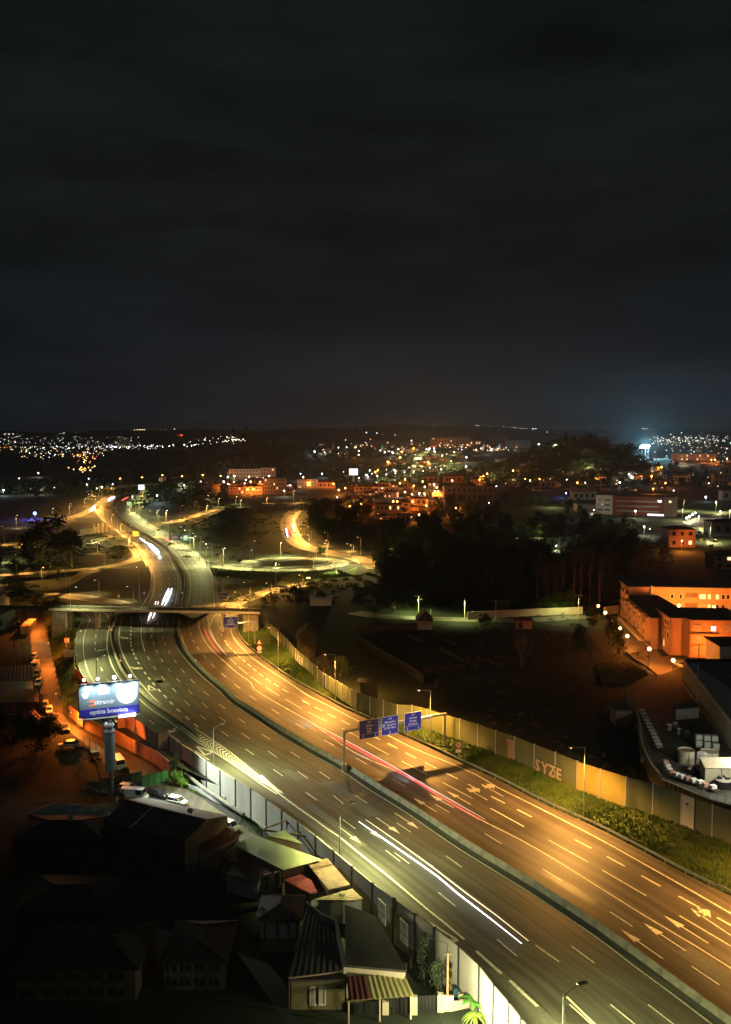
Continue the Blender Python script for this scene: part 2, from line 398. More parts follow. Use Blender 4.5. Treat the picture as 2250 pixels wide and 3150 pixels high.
dashes('lane_dashes', 'B 352,445 345,495 357,548 390,605 408,633 434,662 466,693 503,730 543,765 588,803 633,841 686,882 747,925 813,968 888,1015 ; D 1335,302 1435,355 1543,410 ; E 305,468 428,530 557,592 700,663 850,742 1017,826 1190,912 1377,1007 ; G 1307,300 1527,412 ; H 390,667 664,813 955,975 ; I 1275,68 1600,250 1900,420', 3.7, .32, rc)
dashes('lane_dashes_long', 'B 450,768 536,846 646,930 782,1023 ; D 917,118 1053,210 1223,310 1425,420 ; E 360,560 573,685 880,845 ; G 970,222 1380,445 ; H 262,723 730,990 ; I 1410,310 1800,530', 8.8, .2, rc)
dashes('lane_dashes', 'B 90,395 87,440 90,490 101,543 124,601 160,661 214,731 285,805 374,887 487,979 620,1075 ; D 757,167 899,264 1077,377 1283,500 1522,635 ; E 440,790 752,970 ; G 843,371 1265,623 ; H 133,925 ; I 708,210 1410,680 2150,1180', 4.3, .18, rc)
# left carriageway lane lines
dashes('lane_dashes', 'A 945,455 945,510 951,568 970,628 1005,695 1052,769 1117,850 1200,938 1311,1037 ; D 388,127 500,225 632,333 796,452 997,587 1242,737 1487,907 ; G 166,294 522,531 937,813 ; I 388,505 1046,1010', 4.3, .18, lc)
dashes('lane_dashes', 'A 858,505 858,560 874,622 903,690 943,762 1002,842 1080,930 1180,1027 ; D 268,117 368,215 487,324 638,444 829,580 1050,730 1303,904 1600,1110 ; G 505,785 ; I 92,497 728,1010', 4.3, .18, lc)
dashes('lane_dashes', 'A 832,745 882,827 952,912 1045,1010 ; D 142,102 232,198 340,306 475,425 656,562 862,713 1098,885 1376,1083 ; F 965,136 1283,367 1648,630 ; G 436,783 ; J 880,45 1382,450 2000,1010', 4.3, .18, lc)
dashes('merge_dashes', 'A 680,370 687,398 690,425 690,455 688,485 685,515 684,548 682,580 683,612 686,640 697,675 710,708 727,745 748,785 772,827 803,868 837,913 876,960 921,1012 970,1063 ; D 110,200 160,252 211,307 270,367 343,430 415,492', 2.9, .42, lc)
dashes('merge_dashes', 'J 1230,570 1518,828 ; I 150,1065 480,1390', 5.6, .42, lc)
dashes('merge_dashes', 'I 373,974 800,1390', 5.6, .3, lc)
solid('lane_line', smooth(tr('A 735,350 762,390 775,440 770,500 771,570 785,630 800,685')), .25, lc)
GR = smooth(tr('A 595,355 610,400 600,450 588,520 585,590 595,650 620,720 660,800 720,900 790,980 ; D 60,260 150,335 250,410 350,480 450,545 550,612 700,715 900,880 1040,990 1130,1050'))
GL = smooth(tr('A 430,350 475,372 500,420 505,480 490,550 485,640 500,720 530,810 570,880 610,935 ; D 0,325 150,430 300,535 430,630 550,705 700,800 850,900 950,975 1090,1065'))
solid('gore_line', GR, .3, lc); solid('gore_line', GL, .3, lc)
solid('edge_line', smooth(tr('F 560,0 700,112 870,240 1000,330 1100,405 1200,470 1400,635 1624,812 ; J 720,130 870,250 1025,380')), .32, lc)
solid('edge_line', smooth(tr('A 250,350 300,372 335,400 342,430 322,475 300,540 289,610 288,680 300,760 330,860 380,950')), .2, lc)
dashes('lane_dashes', 'A 340,430 420,458 407,505 393,560 388,620 388,672 405,750 440,835 492,930 ; C 900,388 ; D 45,465', 3.6, .25, lc)
dashes('edge_dashes', 'D 222,586 466,742', 6.5, .25, lc)
# hatched gore between the slip road and the carriageway
a = resample(smooth(tr('D 272,450 400,540 550,622 700,728 850,850 925,905')), 27); b = resample(smooth(tr('D 280,505 430,620 550,695 700,790 850,888 925,948')), 27)
m = MB()
for i in range(26):
    c = (a[i]+b[i])/2; t = (a[min(i+1, 26)]-a[i-1 if i else 0]).normalized(); w = (a[i]-b[i]).length
    ap = c - t*w*.12; q0 = a[i]+t*w*.28; q1 = b[i]+t*w*.28; th = t*.85
    for q in (q0, q1): m.quad(*[Vector((v.x, v.y, MARK)) for v in (ap, q, q+th, ap+th)])
marking('chevrons', m, lc)
m = MB(); P = tr('D 915,915 965,905 1040,975 1150,1065 1090,1040 950,960'); m.quad(*[Vector((p.x, p.y, MARK+.004)) for p in P]); marking('hatching', m, lc)
def arrow(tail, tip, parent, w=.18, hw=.9, hl=None, side=0):
    tail = tail.copy(); tip = tip.copy(); t = tip-tail; L = t.length; t.normalize(); n = Vector((t.y, -t.x, 0)); hl = hl or min(L*.38, 3.2); m = MB(); z = Vector((0, 0, MARK))
    nk = tip - t*hl
    m.quad(tail-n*w/2+z, nk-n*w/2+z, nk+n*w/2+z, tail+n*w/2+z); m.quad(nk-n*hw/2+z, tip+z, nk+n*hw/2+z)
    if side:
        c = nk - t*.2; m.quad(c+z, c+n*side*.9+z, c+n*side*.9+t*1.4+z, c+t*1.4+z); m.quad(c+n*side*.8-t*.7+z, c+n*side*2.0+t*.9+z, c+n*side*.8+t*2.2+z)
    return marking('arrow', m, parent)
for k, tx, ty, hx, hy, s in (('G', 797, 402, 600, 282, 0), ('G', 940, 368, 738, 253, 0), ('G', 1078, 338, 877, 226, 0), ('G', 1220, 303, 1040, 200, 1), ('G', 1350, 272, 1165, 168, 1), ('I', 1058, 542, 703, 295, 0), ('I', 1250, 478, 888, 238, 0), ('I', 1435, 412, 1063, 180, 0), ('I', 1624, 348, 1285, 120, 1)):
    arrow(g(k, tx, ty), g(k, hx, hy), rc, .2, 1.15, 3.2 if not s else 2.2, s)
for k, tx, ty, hx, hy in (('G', 295, 448, 490, 583), ('G', 447, 410, 648, 543), ('F', 1200, 390, 1385, 530), ('G', 150, 480, 335, 625), ('A', 820, 430, 820, 468), ('A', 905, 425, 905, 468), ('A', 988, 425, 988, 468)):
    arrow(g(k, tx, ty), g(k, hx, hy), lc, .2, 1.15)
for k, tx, ty, hx, hy in (('A', 597, 566, 665, 583), ('A', 668, 815, 762, 836), ('A', 480, 665, 395, 688), ('D', 258, 505, 192, 560)):
    arrow(g(k, tx, ty), g(k, hx, hy), lc, .55, 2.4, 2.2)
def tri_mark(spec, w=.35):
    P = tr(spec); m = MB()
    for i in range(3): a, b = P[i], P[(i+1) % 3]; m.beam((a.x, a.y, MARK), (b.x, b.y, MARK), w, .002)
    marking('yield_triangle', m, lc)
tri_mark('D 420,665 555,715 490,740', .45); tri_mark('A 830,970 895,1008 838,1012', .4); tri_mark('J 712,225 975,390 915,408', .3)
m = MB(); P = tr('J 890,372 975,390 915,408 885,380'); m.quad(*[Vector((p.x, p.y, MARK+.004)) for p in P]); marking('yield_triangle', m, lc)
# repaired patches and sealed seams in the asphalt
M_PATCH = mat('tar_patch', (.035, .033, .031), .55, noise=.2, scale=2); M_PATCHL = mat('pale_patch', (.095, .09, .082), .8, noise=.2, scale=2); rp = random.Random(3)
for C_, off0, off1, par in ((LEDGE, 3.0, 17, lc), (BAR, -17, -4, rc)):
    sgn = 1 if par is lc else 1
    for i in range(16):
        j = rp.randrange(12, len(C_)-14); o_ = rp.uniform(off0, off1)*(1 if (offset(C_, 1)[j].x < C_[j].x) else -1); L_ = rp.randrange(2, 9); seg_ = offset(C_, o_)[j:j+L_]
        if len(seg_) > 1: q = line_strip(seg_, rp.choice((.12, .12, 1.6, 2.8)), .004).build('asphalt_patch', rp.choice((M_PATCH, M_PATCH, M_PATCHL))); q.parent = par
# strip between slip road and carriageway
S1 = tr('A 545,350 560,400 545,460 520,520 520,590 535,660 560,740 600,830 650,905 ; D 0,255 130,350 260,430 380,520 440,600'); S2 = tr('A 522,350 535,400 520,460 505,520 505,600 515,680 540,760 580,850 630,925 ; D 0,290 130,390 260,475 380,560 435,606')
sa, sb = smooth(S1), smooth(S2)
struct(ribbon(sb, sa, 60, 2, .05).build('verge_strip', M_SOIL))

# ---- beyond the footbridge
def road(name, L_, R_, mt, z=0.0, lines=True, n=None, w=.2):
    a, b = smooth(L_), smooth(R_); o = struct(ribbon(a, b, n or 60, 4, z).build(name, mt))
    if lines:
        n_ = 60; a, b = resample(a, n_), resample(b, n_); A = [p.lerp(q, .12) for p, q in zip(a, b)]; B = [p.lerp(q, .88) for p, q in zip(a, b)]
        for e in (A, B): mm = line_strip(e, w, z+MARK); mm.build('edge_line', M_PAINT, None).parent = o
    return o
FLm = tr('A 1085,330 1095,240 1110,150 1107,70 1077,0 ; K 1440,715 1380,640 1290,578 1200,530 1100,470 1010,412 945,345 935,300 950,250 1000,205 1060,180')
FLl = tr('A 770,330 835,220 850,120 852,50 825,0 ; K 1185,740 1160,690 1125,625 1060,575 1010,540 950,490 880,440 830,390 795,340 768,300 800,260 860,220 940,188')
FRm = tr('A 1110,330 1140,230 1152,140 1148,60 1118,0 ; K 1462,720 1400,640 1302,573 1212,518 1114,462 1027,405 962,340 950,300 966,250 1016,205 1076,178')
FRr = tr('A 1420,340 1408,250 1398,150 1388,60 1357,0 ; L 395,665 380,630 300,545 200,480 100,410 30,368 ; K 1330,480 1250,430 1180,380 1125,325 1110,300 1150,285 1200,240 1195,178')
fl = road('motorway_far_left_carriageway', FLl, FLm, M_ASPH); fr = road('motorway_far_right_carriageway', FRm, FRr, M_ASPH)
def cl_dashes(A, B, f, per, ln, w, parent, z=0):
    A, B = resample(smooth(A), 200), resample(smooth(B), 200); P = [p.lerp(q, f) for p, q in zip(A, B)]; m = MB(); d = 0; nxt = 0
    for i in range(len(P)-1):
        d += (P[i+1]-P[i]).length
        if d > nxt: t = (P[i+1]-P[i]).normalized(); a = P[i]; b = a+t*ln; m.beam((a.x, a.y, z+MARK), (b.x, b.y, z+MARK), w, .002); nxt += per
    marking('lane_dashes', m, parent)
for f in (.35, .58, .78): cl_dashes(FLl, FLm, f, 14, 4.3, .22, fl)
for f in (.3, .5, .68): cl_dashes(FRm, FRr, f, 14, 4.3, .22, fr)
def path_road(name, spec, w, mt=M_FAR, z=0.0, lines=True):
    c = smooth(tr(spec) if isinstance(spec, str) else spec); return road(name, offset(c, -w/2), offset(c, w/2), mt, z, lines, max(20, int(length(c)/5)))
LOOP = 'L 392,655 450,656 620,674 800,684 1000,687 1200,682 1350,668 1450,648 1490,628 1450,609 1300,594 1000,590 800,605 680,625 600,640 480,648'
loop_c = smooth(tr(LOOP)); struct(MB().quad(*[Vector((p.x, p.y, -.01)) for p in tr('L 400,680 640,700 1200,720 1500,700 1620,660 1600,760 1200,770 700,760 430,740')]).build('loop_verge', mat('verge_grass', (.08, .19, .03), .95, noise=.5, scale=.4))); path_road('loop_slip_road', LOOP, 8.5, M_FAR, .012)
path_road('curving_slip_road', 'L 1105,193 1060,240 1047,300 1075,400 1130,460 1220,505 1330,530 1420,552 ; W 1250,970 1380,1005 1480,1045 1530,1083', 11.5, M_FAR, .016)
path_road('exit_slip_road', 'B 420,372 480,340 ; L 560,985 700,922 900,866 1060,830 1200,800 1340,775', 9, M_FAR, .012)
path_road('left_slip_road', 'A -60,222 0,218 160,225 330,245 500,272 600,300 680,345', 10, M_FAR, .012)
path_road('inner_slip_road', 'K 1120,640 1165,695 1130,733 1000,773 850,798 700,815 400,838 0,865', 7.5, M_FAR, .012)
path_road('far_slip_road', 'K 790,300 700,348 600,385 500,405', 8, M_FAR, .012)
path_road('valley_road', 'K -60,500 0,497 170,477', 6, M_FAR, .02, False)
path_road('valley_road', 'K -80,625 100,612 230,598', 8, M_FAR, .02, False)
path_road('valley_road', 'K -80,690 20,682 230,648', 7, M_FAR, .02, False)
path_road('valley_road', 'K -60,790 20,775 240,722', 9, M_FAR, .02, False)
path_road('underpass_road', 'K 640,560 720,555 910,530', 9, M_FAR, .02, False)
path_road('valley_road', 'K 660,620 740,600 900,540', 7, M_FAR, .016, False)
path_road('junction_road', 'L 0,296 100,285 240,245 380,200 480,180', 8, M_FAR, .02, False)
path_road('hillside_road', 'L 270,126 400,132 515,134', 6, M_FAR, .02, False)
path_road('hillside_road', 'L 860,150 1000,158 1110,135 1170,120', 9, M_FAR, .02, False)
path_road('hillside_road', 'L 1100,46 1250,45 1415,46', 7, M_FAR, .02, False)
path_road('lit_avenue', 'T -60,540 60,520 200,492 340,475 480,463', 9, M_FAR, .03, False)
path_road('lane_to_houses', 'a -20,290 100,312 300,325 600,335 850,340 1100,345 1300,332 1480,318 1530,330', 7, M_FAR, .02, False)
m = MB(); m.uv = []
P = tr('X 430,520 700,440 1100,385 1400,290 1624,180 1900,60 1900,180 1624,290 1400,450 1200,540 1130,700 1090,820 1200,960 1400,1060 1500,1200 1050,1120 980,950 900,850 820,700 640,620 430,570')
for p in P: m.v.append((p.x, p.y, .01)); m.uv.append((p.x, p.y))
m.f.append(tuple(range(len(P)))); struct(m.build('car_park_road', M_FAR))
# left side street at the lower level and the small car park
struct(ribbon([p for p in smooth(STREET_L)], [p for p in smooth(STREET_R + [p - Vector((0, 0, 0)) for p in offset([Vector((q.x, q.y, STREET_Z)) for q in LW], 1.2)])], 60, 3, STREET_Z+.05).build('side_street', M_STREET))
m = MB(); m.uv = []
P = tr('M 560,440 780,455 1000,418 1100,470 1250,540 1400,610 1624,740 ; F 540,470 400,520 ; M 1500,900 1300,850 1100,640 800,600 560,600', STREET_Z)
for p in P: m.v.append((p.x, p.y, STREET_Z+.06)); m.uv.append((p.x, p.y))
m.f.append(tuple(range(len(P)))); struct(m.build('yard_paving', M_STREET))
struct(ribbon([Vector((p.x, p.y, 0)) for p in offset(LW, -.2)], resample([Vector((p.x, p.y, 0)) for p in NWL if p.y > 168], 30), 30, 2, -.9).build('planting_strip', M_SOIL))

# ================================================================ median barrier
def new_jersey(l, h=.95):
    pr = [(-.32, 0), (-.32, .12), (-.14, .35), (-.09, h), (.09, h), (.14, .35), (.32, .12), (.32, 0)]; m = MB(); n = len(pr)
    for y in (-l/2, l/2): m.v += [(a, y, b) for a, b in pr]
    for i in range(n): m.f.append((i, (i+1) % n, n+(i+1) % n, n+i))
    m.f.append(tuple(reversed(range(n)))); m.f.append(tuple(range(n, 2*n)))
    return m
seg = None
def barrier(label, P, l=5.9, group=None):
    global seg
    P = resample(P, max(2, int(length(P)/6)+1)); t = thing('concrete_barrier', label, 'barrier', P[0], group)
    if seg is None: seg = new_jersey(l); o0 = seg.build('barrier_segment', M_CONCD); seg = o0.data; bpy.data.objects.remove(o0)
    for i in range(len(P)-1):
        a, b = P[i], P[i+1]; o = link('barrier_segment', seg); o.parent = t; o.location = (a+b)/2 - P[0]; o.rotation_euler = (0, 0, math.atan2(b.y-a.y, b.x-a.x)-math.pi/2); o.scale = (1, (b-a).length/6.0, 1)
    return t
barrier('long grey concrete barrier curving between the two near carriageways', BAR)
barrier('grey concrete barrier on the median beyond the footbridge', [p.lerp(q, .5) for p, q in zip(resample(smooth(FLm), 60), resample(smooth(FRm), 60))])
barrier('low concrete barrier beside the strip dividing the slip road from the motorway', smooth(S1))
def guard_rail(label, P, step=4, z0=0, sheet=True):
    P = resample(P, max(2, int(length(P)/step)+1)); t = thing('guard_rail', label, 'guard rail', (P[0].x, P[0].y, z0)); o = Vector((P[0].x, P[0].y, z0)); m = MB()
    Q = [Vector((p.x, p.y, z0)) - o for p in P]
    for a, b in zip(Q, Q[1:]): m.beam(a+Vector((0, 0, .72)), b+Vector((0, 0, .72)), .08, .17); m.beam(a+Vector((0, 0, .50)), b+Vector((0, 0, .50)), .08, .12)
    part('rail', m, M_STEEL, t)
    pm = MB().box((0, 0, .4), .12, .12, .8).build('post', M_STEEL); me = pm.data; bpy.data.objects.remove(pm)
    for q in Q: c = link('post', me); c.parent = t; c.location = q
    return t
guard_rail('galvanised guard rail along the grass bank of the orange lit carriageway', RAIL)
guard_rail('guard rail on the outer side of the slip road left of the footbridge', smooth(RAMPL))
guard_rail('guard rail on the right edge of the dark motorway beyond the footbridge', [p for p in smooth(FRr) if p.y < 620], 6)
guard_rail('guard rail on the left edge of the dark motorway beyond the footbridge', [p for p in smooth(FLl) if p.y < 620], 6)
guard_rail('guard rail around the outside of the bright green lit loop', offset(loop_c, -5.2 if offset(loop_c, -5)[40].y < loop_c[40].y else 5.2), 6)
guard_rail('guard rail below the inner slip road on the left', offset(smooth(tr('K 1180,690 1130,745 1000,785 700,828 400,850')), 0), 6)

# ================================================================ noise walls
def label_post(): pass
def wall_panels(t, P, zb, zt, mt, thick=.16, post=True, pm=M_STEEL, rail=None, names='panel', w=.22):
    o = t.location
    for i in range(len(P)-1):
        a, b = P[i], P[i+1]; za, zc = zb(a, i), zb(b, i+1); ta, tb = zt(a, i), zt(b, i+1); d = (b-a); d.z = 0; d.normalize(); n = Vector((d.y, -d.x, 0))*thick/2; a2 = a+d*.1; b2 = b-d*.1; mids = (.55,)
        m = MB(); lo = 0
        for f0, f1 in ((0, .5), (.5, 1)):                    # two boards with a recessed joint
            g0 = .02 if f0 else 0
            q = [(a2, za+(ta-za)*f0+g0), (b2, zc+(tb-zc)*f0+g0), (b2, zc+(tb-zc)*f1), (a2, za+(ta-za)*f1)]
            k = len(m.v)
            for s in (-1, 1):
                for p, zz in q: v = Vector((p.x, p.y, zz))+n*s-o; m.v.append(tuple(v))
            for f in ((0, 3, 2, 1), (4, 5, 6, 7), (0, 1, 5, 4), (1, 2, 6, 5), (2, 3, 7, 6), (3, 0, 4, 7)): m.f.append(tuple(k+x for x in f))
        part(names, m, mt(i) if callable(mt) else mt, t)
    if post:
        for i, p in enumerate(P): m = MB(); m.box((p.x-o.x, p.y-o.y, (zb(p, i)+zt(p, i))/2+.06-o.z), w, w+.04, zt(p, i)-zb(p, i)+.12, math.atan2((P[min(i+1, len(P)-1)]-P[max(0, i-1)]).y, (P[min(i+1, len(P)-1)]-P[max(0, i-1)]).x)); part('post', m, pm, t)
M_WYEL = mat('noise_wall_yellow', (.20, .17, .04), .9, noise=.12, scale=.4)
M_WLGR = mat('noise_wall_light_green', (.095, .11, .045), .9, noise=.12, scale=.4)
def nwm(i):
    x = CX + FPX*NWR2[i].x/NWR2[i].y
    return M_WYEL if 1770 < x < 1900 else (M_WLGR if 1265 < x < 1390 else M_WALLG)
def ztr(y):
    T_ = ((100, 6.6), (157, 6.3), (193, 5.6), (222, 4.8), (245, 4.4), (340, 4.2))
    for (a, za), (b, zb) in zip(T_, T_[1:]):
        if y <= b: return za+(zb-za)*max(0, (y-a))/(b-a)
    return 4.2
def trw(spec):
    out = []
    for seg_ in spec.split(';'):
        w = seg_.split()
        for s in w[1:]:
            a, b = map(float, s.split(',')); p = px(w[0], a, b); zz = 5.0
            for _ in range(8): q = G(*p, zz); zz = ztr(q.y)
            out.append(Vector((q.x, q.y, 0)))
    return out
NWR1 = trw('B 670,305 685,345 705,385 740,435 775,465 812,497 850,535 880,562 910,590 930,615 950,640 975,665 1000,690 1040,722 1080,752 1118,785 1153,815')
NWR2 = trw('B 1158,828 1205,862 1262,898 1320,935 1362,960 1405,985 1440,1005 ; E 400,213 513,255 625,285 740,320 862,322 990,355 1125,400 1262,437 1410,482 1562,537 ; H -175,-227 -11,-161 164,-96 345,-22 540,45 752,108 978,168 1217,250 1475,340 1750,432 2050,525')
zbR = lambda p, i: .9*sm(330, 250, p.y) if False else (.9 if p.y < 250 else .5)
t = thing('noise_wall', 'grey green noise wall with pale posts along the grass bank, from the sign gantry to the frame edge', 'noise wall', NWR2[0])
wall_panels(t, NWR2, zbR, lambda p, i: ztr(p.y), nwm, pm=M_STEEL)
NWALL = t
t = thing('noise_wall', 'darker curved noise wall with graffiti running from the footbridge down the grass bank', 'noise wall', NWR1[0])
wall_panels(t, NWR1, zbR, lambda p, i: ztr(p.y), M_WALLG)
NWALL1 = t
# left noise wall
bz = lambda p, i: (STREET_Z if p.y < LW[-1].y-2 else -1.0)
t = thing('noise_wall', 'tall panelled noise wall with black posts between the houses and the near carriageway', 'noise wall', (NWL[0].x, NWL[0].y, 0))
k0 = next(i for i, p in enumerate(NWL) if p.y < 178)
wall_panels(t, [Vector((p.x, p.y, 0)) for p in NWL], bz, lambda p, i: 2.2 if (i < 19) else (2.9 if i % 2 else 2.75), lambda i: M_TERRA if i < k0-1 else M_WALL, pm=M_DSTEEL, w=.3)
NWALLL = t
NW2 = [Vector((p.x, p.y, 0)) for p in tr('C 622,275 650,305 680,340 710,375 742,415 800,470 ', 1.8)]
t = thing('noise_wall', 'short rust orange sheet wall beside the slip road behind the billboard', 'noise wall', NW2[0])
wall_panels(t, NW2, lambda p, i: -2.2, lambda p, i: 1.8, mat('rust_sheet', (.40, .13, .05), .8, noise=.3, scale=1, stretch=(1, 1, .2)), pm=M_DSTEEL, w=.12)
NW3 = [Vector((p.x, p.y, 0)) for p in smooth(LW, 5.5)]
t = thing('retaining_wall', 'terracotta coloured retaining wall beside the side street under the billboard', 'retaining wall', (NW3[0].x, NW3[0].y, STREET_Z))
wall_panels(t, NW3, lambda p, i: STREET_Z, lambda p, i: -.75, M_TERRA, .3, post=False)
# grass bank on the right
bank = ribbon([Vector((p.x, p.y, 0)) for p in offset(RAIL, 0)], [Vector((p.x, p.y, 0)) for p in smooth(NWR1+NWR2)], 90, 6)
r = 7
for i, v in enumerate(bank.v):
    u = (i % r)/6; bank.v[i] = (v[0]+(.3 if i % r == 0 else 0), v[1], -.03 + 1.05*sm(0, 1, u)+(random.uniform(-.08, .08) if 0 < u < 1 else 0))
struct(bank.build('grass_bank', M_GRASS, smooth=True))
def tufts(name, label, quads, n, mt, h=(.25, .6), z=0):
    """real grass clumps scattered over strips; quads = list of (A,B) ribbons as (pts, pts, zfun)"""
    m = MB()
    for A, B, zf, share in quads:
        A = resample(A, 80); B = resample(B, 80)
        for _ in range(int(n*share)):
            s = random.random()*78.99; i = int(s); f = s-i; u = random.random()**1.0; p = A[i].lerp(A[i+1], f).lerp(B[i].lerp(B[i+1], f), u); zz = zf(u, p)
            a = random.uniform(0, math.pi); hh = random.uniform(*h); w = hh*random.uniform(.35, .8)
            for k in range(2):
                d = Vector((math.cos(a+k*1.5), math.sin(a+k*1.5), 0))*w*.5; ln = Vector((random.uniform(-.2, .2), random.uniform(-.2, .2), hh)); q = Vector((p.x, p.y, zz-.04))
                m.v += [tuple(q-d), tuple(q+d), tuple(q+ln+d*.4)]; m.f.append((len(m.v)-3, len(m.v)-2, len(m.v)-1))
    o = m.build(name, mt); tag(o, label, 'grass', kind='stuff'); return o
tufts('grass', 'rough green grass around the oval loop', [(tr('L 400,672 620,694 900,705 1200,703 1450,685'), tr('L 430,740 700,760 900,768 1200,765 1600,740'), lambda u, p: -.05, 1)], 5000, M_GRASS, (.4, 1.0))
RB = [Vector((p.x, p.y, 0)) for p in offset(RAIL, 0)]; WB = [Vector((p.x, p.y, 0)) for p in smooth(NWR1+NWR2)]
tufts('grass', 'rough green grass on the bank below the right noise wall', [(RB, WB, lambda u, p: 1.05*sm(0, 1, u)-.03, 1)], 26000, mat('grass_blades', (.016, .05, .006), .95, col2=(.065, .105, .012), scale=.25))
tufts('weeds', 'weeds and grass on the left bank between slip road and side street', [([Vector((p.x, p.y, 0)) for p in smooth(STREET_R)], [Vector((p.x, p.y, 0)) for p in smooth(RAMPL)], lambda u, p: near_z(p.x, p.y), 1)], 9000, mat('weed_blades', (.03, .06, .01), .95, col2=(.09, .12, .02), scale=.3), (.3, .9))
tufts('weeds', 'grassy edge and shrubs at the foot of the pale noise wall', [([Vector((p.x, p.y, 0)) for p in tr('M 1100,430 1230,520 1400,590 1624,720 ; F 350,400 520,460', STREET_Z)], [Vector((p.x, p.y, 0)) for p in tr('M 1150,345 1300,440 1450,540 1624,650 ; F 420,300 560,400', STREET_Z)], lambda u, p: STREET_Z, 1)], 4500, mat('yard_weeds', (.05, .12, .015), .95, col2=(.16, .22, .03), scale=.4), (.1, .24))
# ================================================================ street lamps
LAMP_N = [0]
LK = {'gold': 5.9, 'yellow': 4.3, 'warm': 3.5, 'amber': 3, 'orange': 1.5, 'white': 3}
def add_light(t, pos, col, e, spot=162, radius=.25, direction=(0, 0, -1)):
    return light('lamp_light', 'SPOT', pos, e*LK.get(col, 3), LCOL[col], t, radius, spot, .5, direction)
def mast(label, x, yt, yb, col, arm=(-2.2, 0), e=3000, bulb=.16, z0=0.0, group=None, r=.11, glow=1, name='street_lamp', hmax=None, two=False, tg=None):
    """a lamp post from the pixel of its foot and the pixel of its head"""
    P = Tm(x, yb) if z0 is None else G(x, yb, z0)
    h = zat(P, yt) - P.z; h = min(h, hmax or 14.5)
    t = thing(name, label, 'street lamp', P, group)
    m = MB(); m.tube((0, 0, 0), (0, 0, h), r, r*.55, 7); part('pole', m, M_STEEL, t)
    arms = [Vector((*arm, 0))] + ([Vector((-arm[0], -arm[1], 0))] if two else [])
    for a in arms:
        L = a.length or .01; d = a/L; m = MB(); m.tube((0, 0, h-.05), (a.x*.75, a.y*.75, h+.15), r*.5, r*.4, 6); part('arm', m, M_STEEL, t)
        hd = MB(); hd.obox((a.x, a.y, h+.16), d*.42, Vector((-d.y, d.x, 0))*.17, Vector((0, 0, .07))); part('lamp_head', hd, M_STEEL, t)
        b = MB(); b.ball((a.x, a.y, h+.04), bulb, 8, 5, .6); part('bulb', b, BULBS[col if col not in ('yellow',) else 'white'], t)
        if e and tg:
            if col != 'orange': add_light(t, Vector((P.x+a.x, P.y+a.y, P.z+h-.12-bulb*.6)), col, e*.82, 150, direction=(d.x*.15, d.y*.15, -1))
            for s_ in (-1, 1): add_light(t, Vector((P.x+a.x, P.y+a.y, P.z+h-.12-bulb*.6)), col, e*(.30 if col != 'orange' else .42), 108, direction=(d.x*.18+tg[0]*s_*1.15, d.y*.18+tg[1]*s_*1.15, -1))
        elif e: add_light(t, Vector((P.x+a.x, P.y+a.y, P.z+h-.12-bulb*.6)), col, e*(.55 if P.y > 300 else 1), (122 if x < 320 else 150) if P.y < 300 else 125, direction=(d.x*(.7 if x < 320 and P.y < 300 else .12), d.y*.12, -1))
    return t
GR_R = 'street lamps on the grass bank of the orange lit carriageway'
for i, (x, yt, yb, lab, e) in enumerate(((765.4, 1872, 1975, 'tall slim street lamp crossed by the arm of the far sign gantry', 1.0), (857, 1931, 2055, 'street lamp on the bank in front of the graffiti on the dark wall', 1.4), (1032, 2014, 2155, 'street lamp between the yellow bush and the guard rail', 1.5),
        (1324, 2124, 2290, 'street lamp just behind the right foot of the big sign gantry', 1.4), (1796, 2300, 2512.6, 'nearest street lamp on the right bank, beside the SYZE graffiti', 1.35))):
    mast(lab, x, yt, yb, 'gold', (-2.4, -.3), 7000*e, .14, 0.1, GR_R, tg=(-.49, .87) if i > 2 else (-.32, .95))
for (X, Y, lab) in ((58, 120, 'street lamp of the right bank just outside the frame'), (80, 84, 'next street lamp of the right bank outside the frame')):
    q = thing('street_lamp', lab, 'street lamp', (X, Y, .1), GR_R); part('pole', MB().tube((0, 0, 0), (0, 0, 11.7), .11, .07, 7), M_STEEL, q); part('lamp_head', MB().box((-2.4, 0, 11.8), .9, .35, .14), M_STEEL, q); add_light(q, Vector((X-2.4, Y, 11.6)), 'gold', 8500, 150)
GR_L = 'street lamps between the noise wall and the near carriageway'
def wall_lamp(lab, x, yt, h, arm, e, col='yellow'):
    P = G(x, yt, h); P.z = 0; t = thing('street_lamp', lab, 'street lamp', P, GR_L); a = Vector((*arm, 0)); d = a.normalized()
    part('pole', MB().tube((0, 0, 0), (0, 0, h), .11, .07, 8), M_STEEL, t); part('arm', MB().tube((0, 0, h-.05), (a.x*.8, a.y*.8, h+.55), .05, .04, 6), M_STEEL, t)
    part('lamp_head', MB().obox((a.x, a.y, h+.62), d*.55, Vector((-d.y, d.x, 0))*.2, Vector((0, 0, .08))), M_STEEL, t); part('bulb', MB().ball((a.x, a.y, h+.5), .10, 8, 5, .5), B_WHITE, t)
    add_light(t, Vector((P.x+a.x, P.y+a.y, h+.4)), col, e*.8, 128 if x < 400 else 146, direction=(d.x*(.6 if x < 400 else .3), d.y*.3, -1))
    for s_ in (-1, 1): add_light(t, Vector((P.x+a.x, P.y+a.y, h+.4)), col, e*.24, 100, direction=(d.x*.3-.56*s_*1.05, d.y*.3+.83*s_*1.05, -1))
wall_lamp('nearest lamp on the left side, its dark head over the bottom of the motorway', 1735, 3060, 9.3, (2.0, .9), 8500)
wall_lamp('lamp standing behind the noise wall above the pale green shed roof', 1046, 2487, 9.3, (1.9, .8), 8200)
wall_lamp('lamp with a short bright head beside the white chevrons', 657, 2242, 9.0, (1.6, 1.2), 6600)
wall_lamp('lamp rising from behind the top edge of the billboard', 295.6, 2024, 9.2, (1.9, .5), 7800)
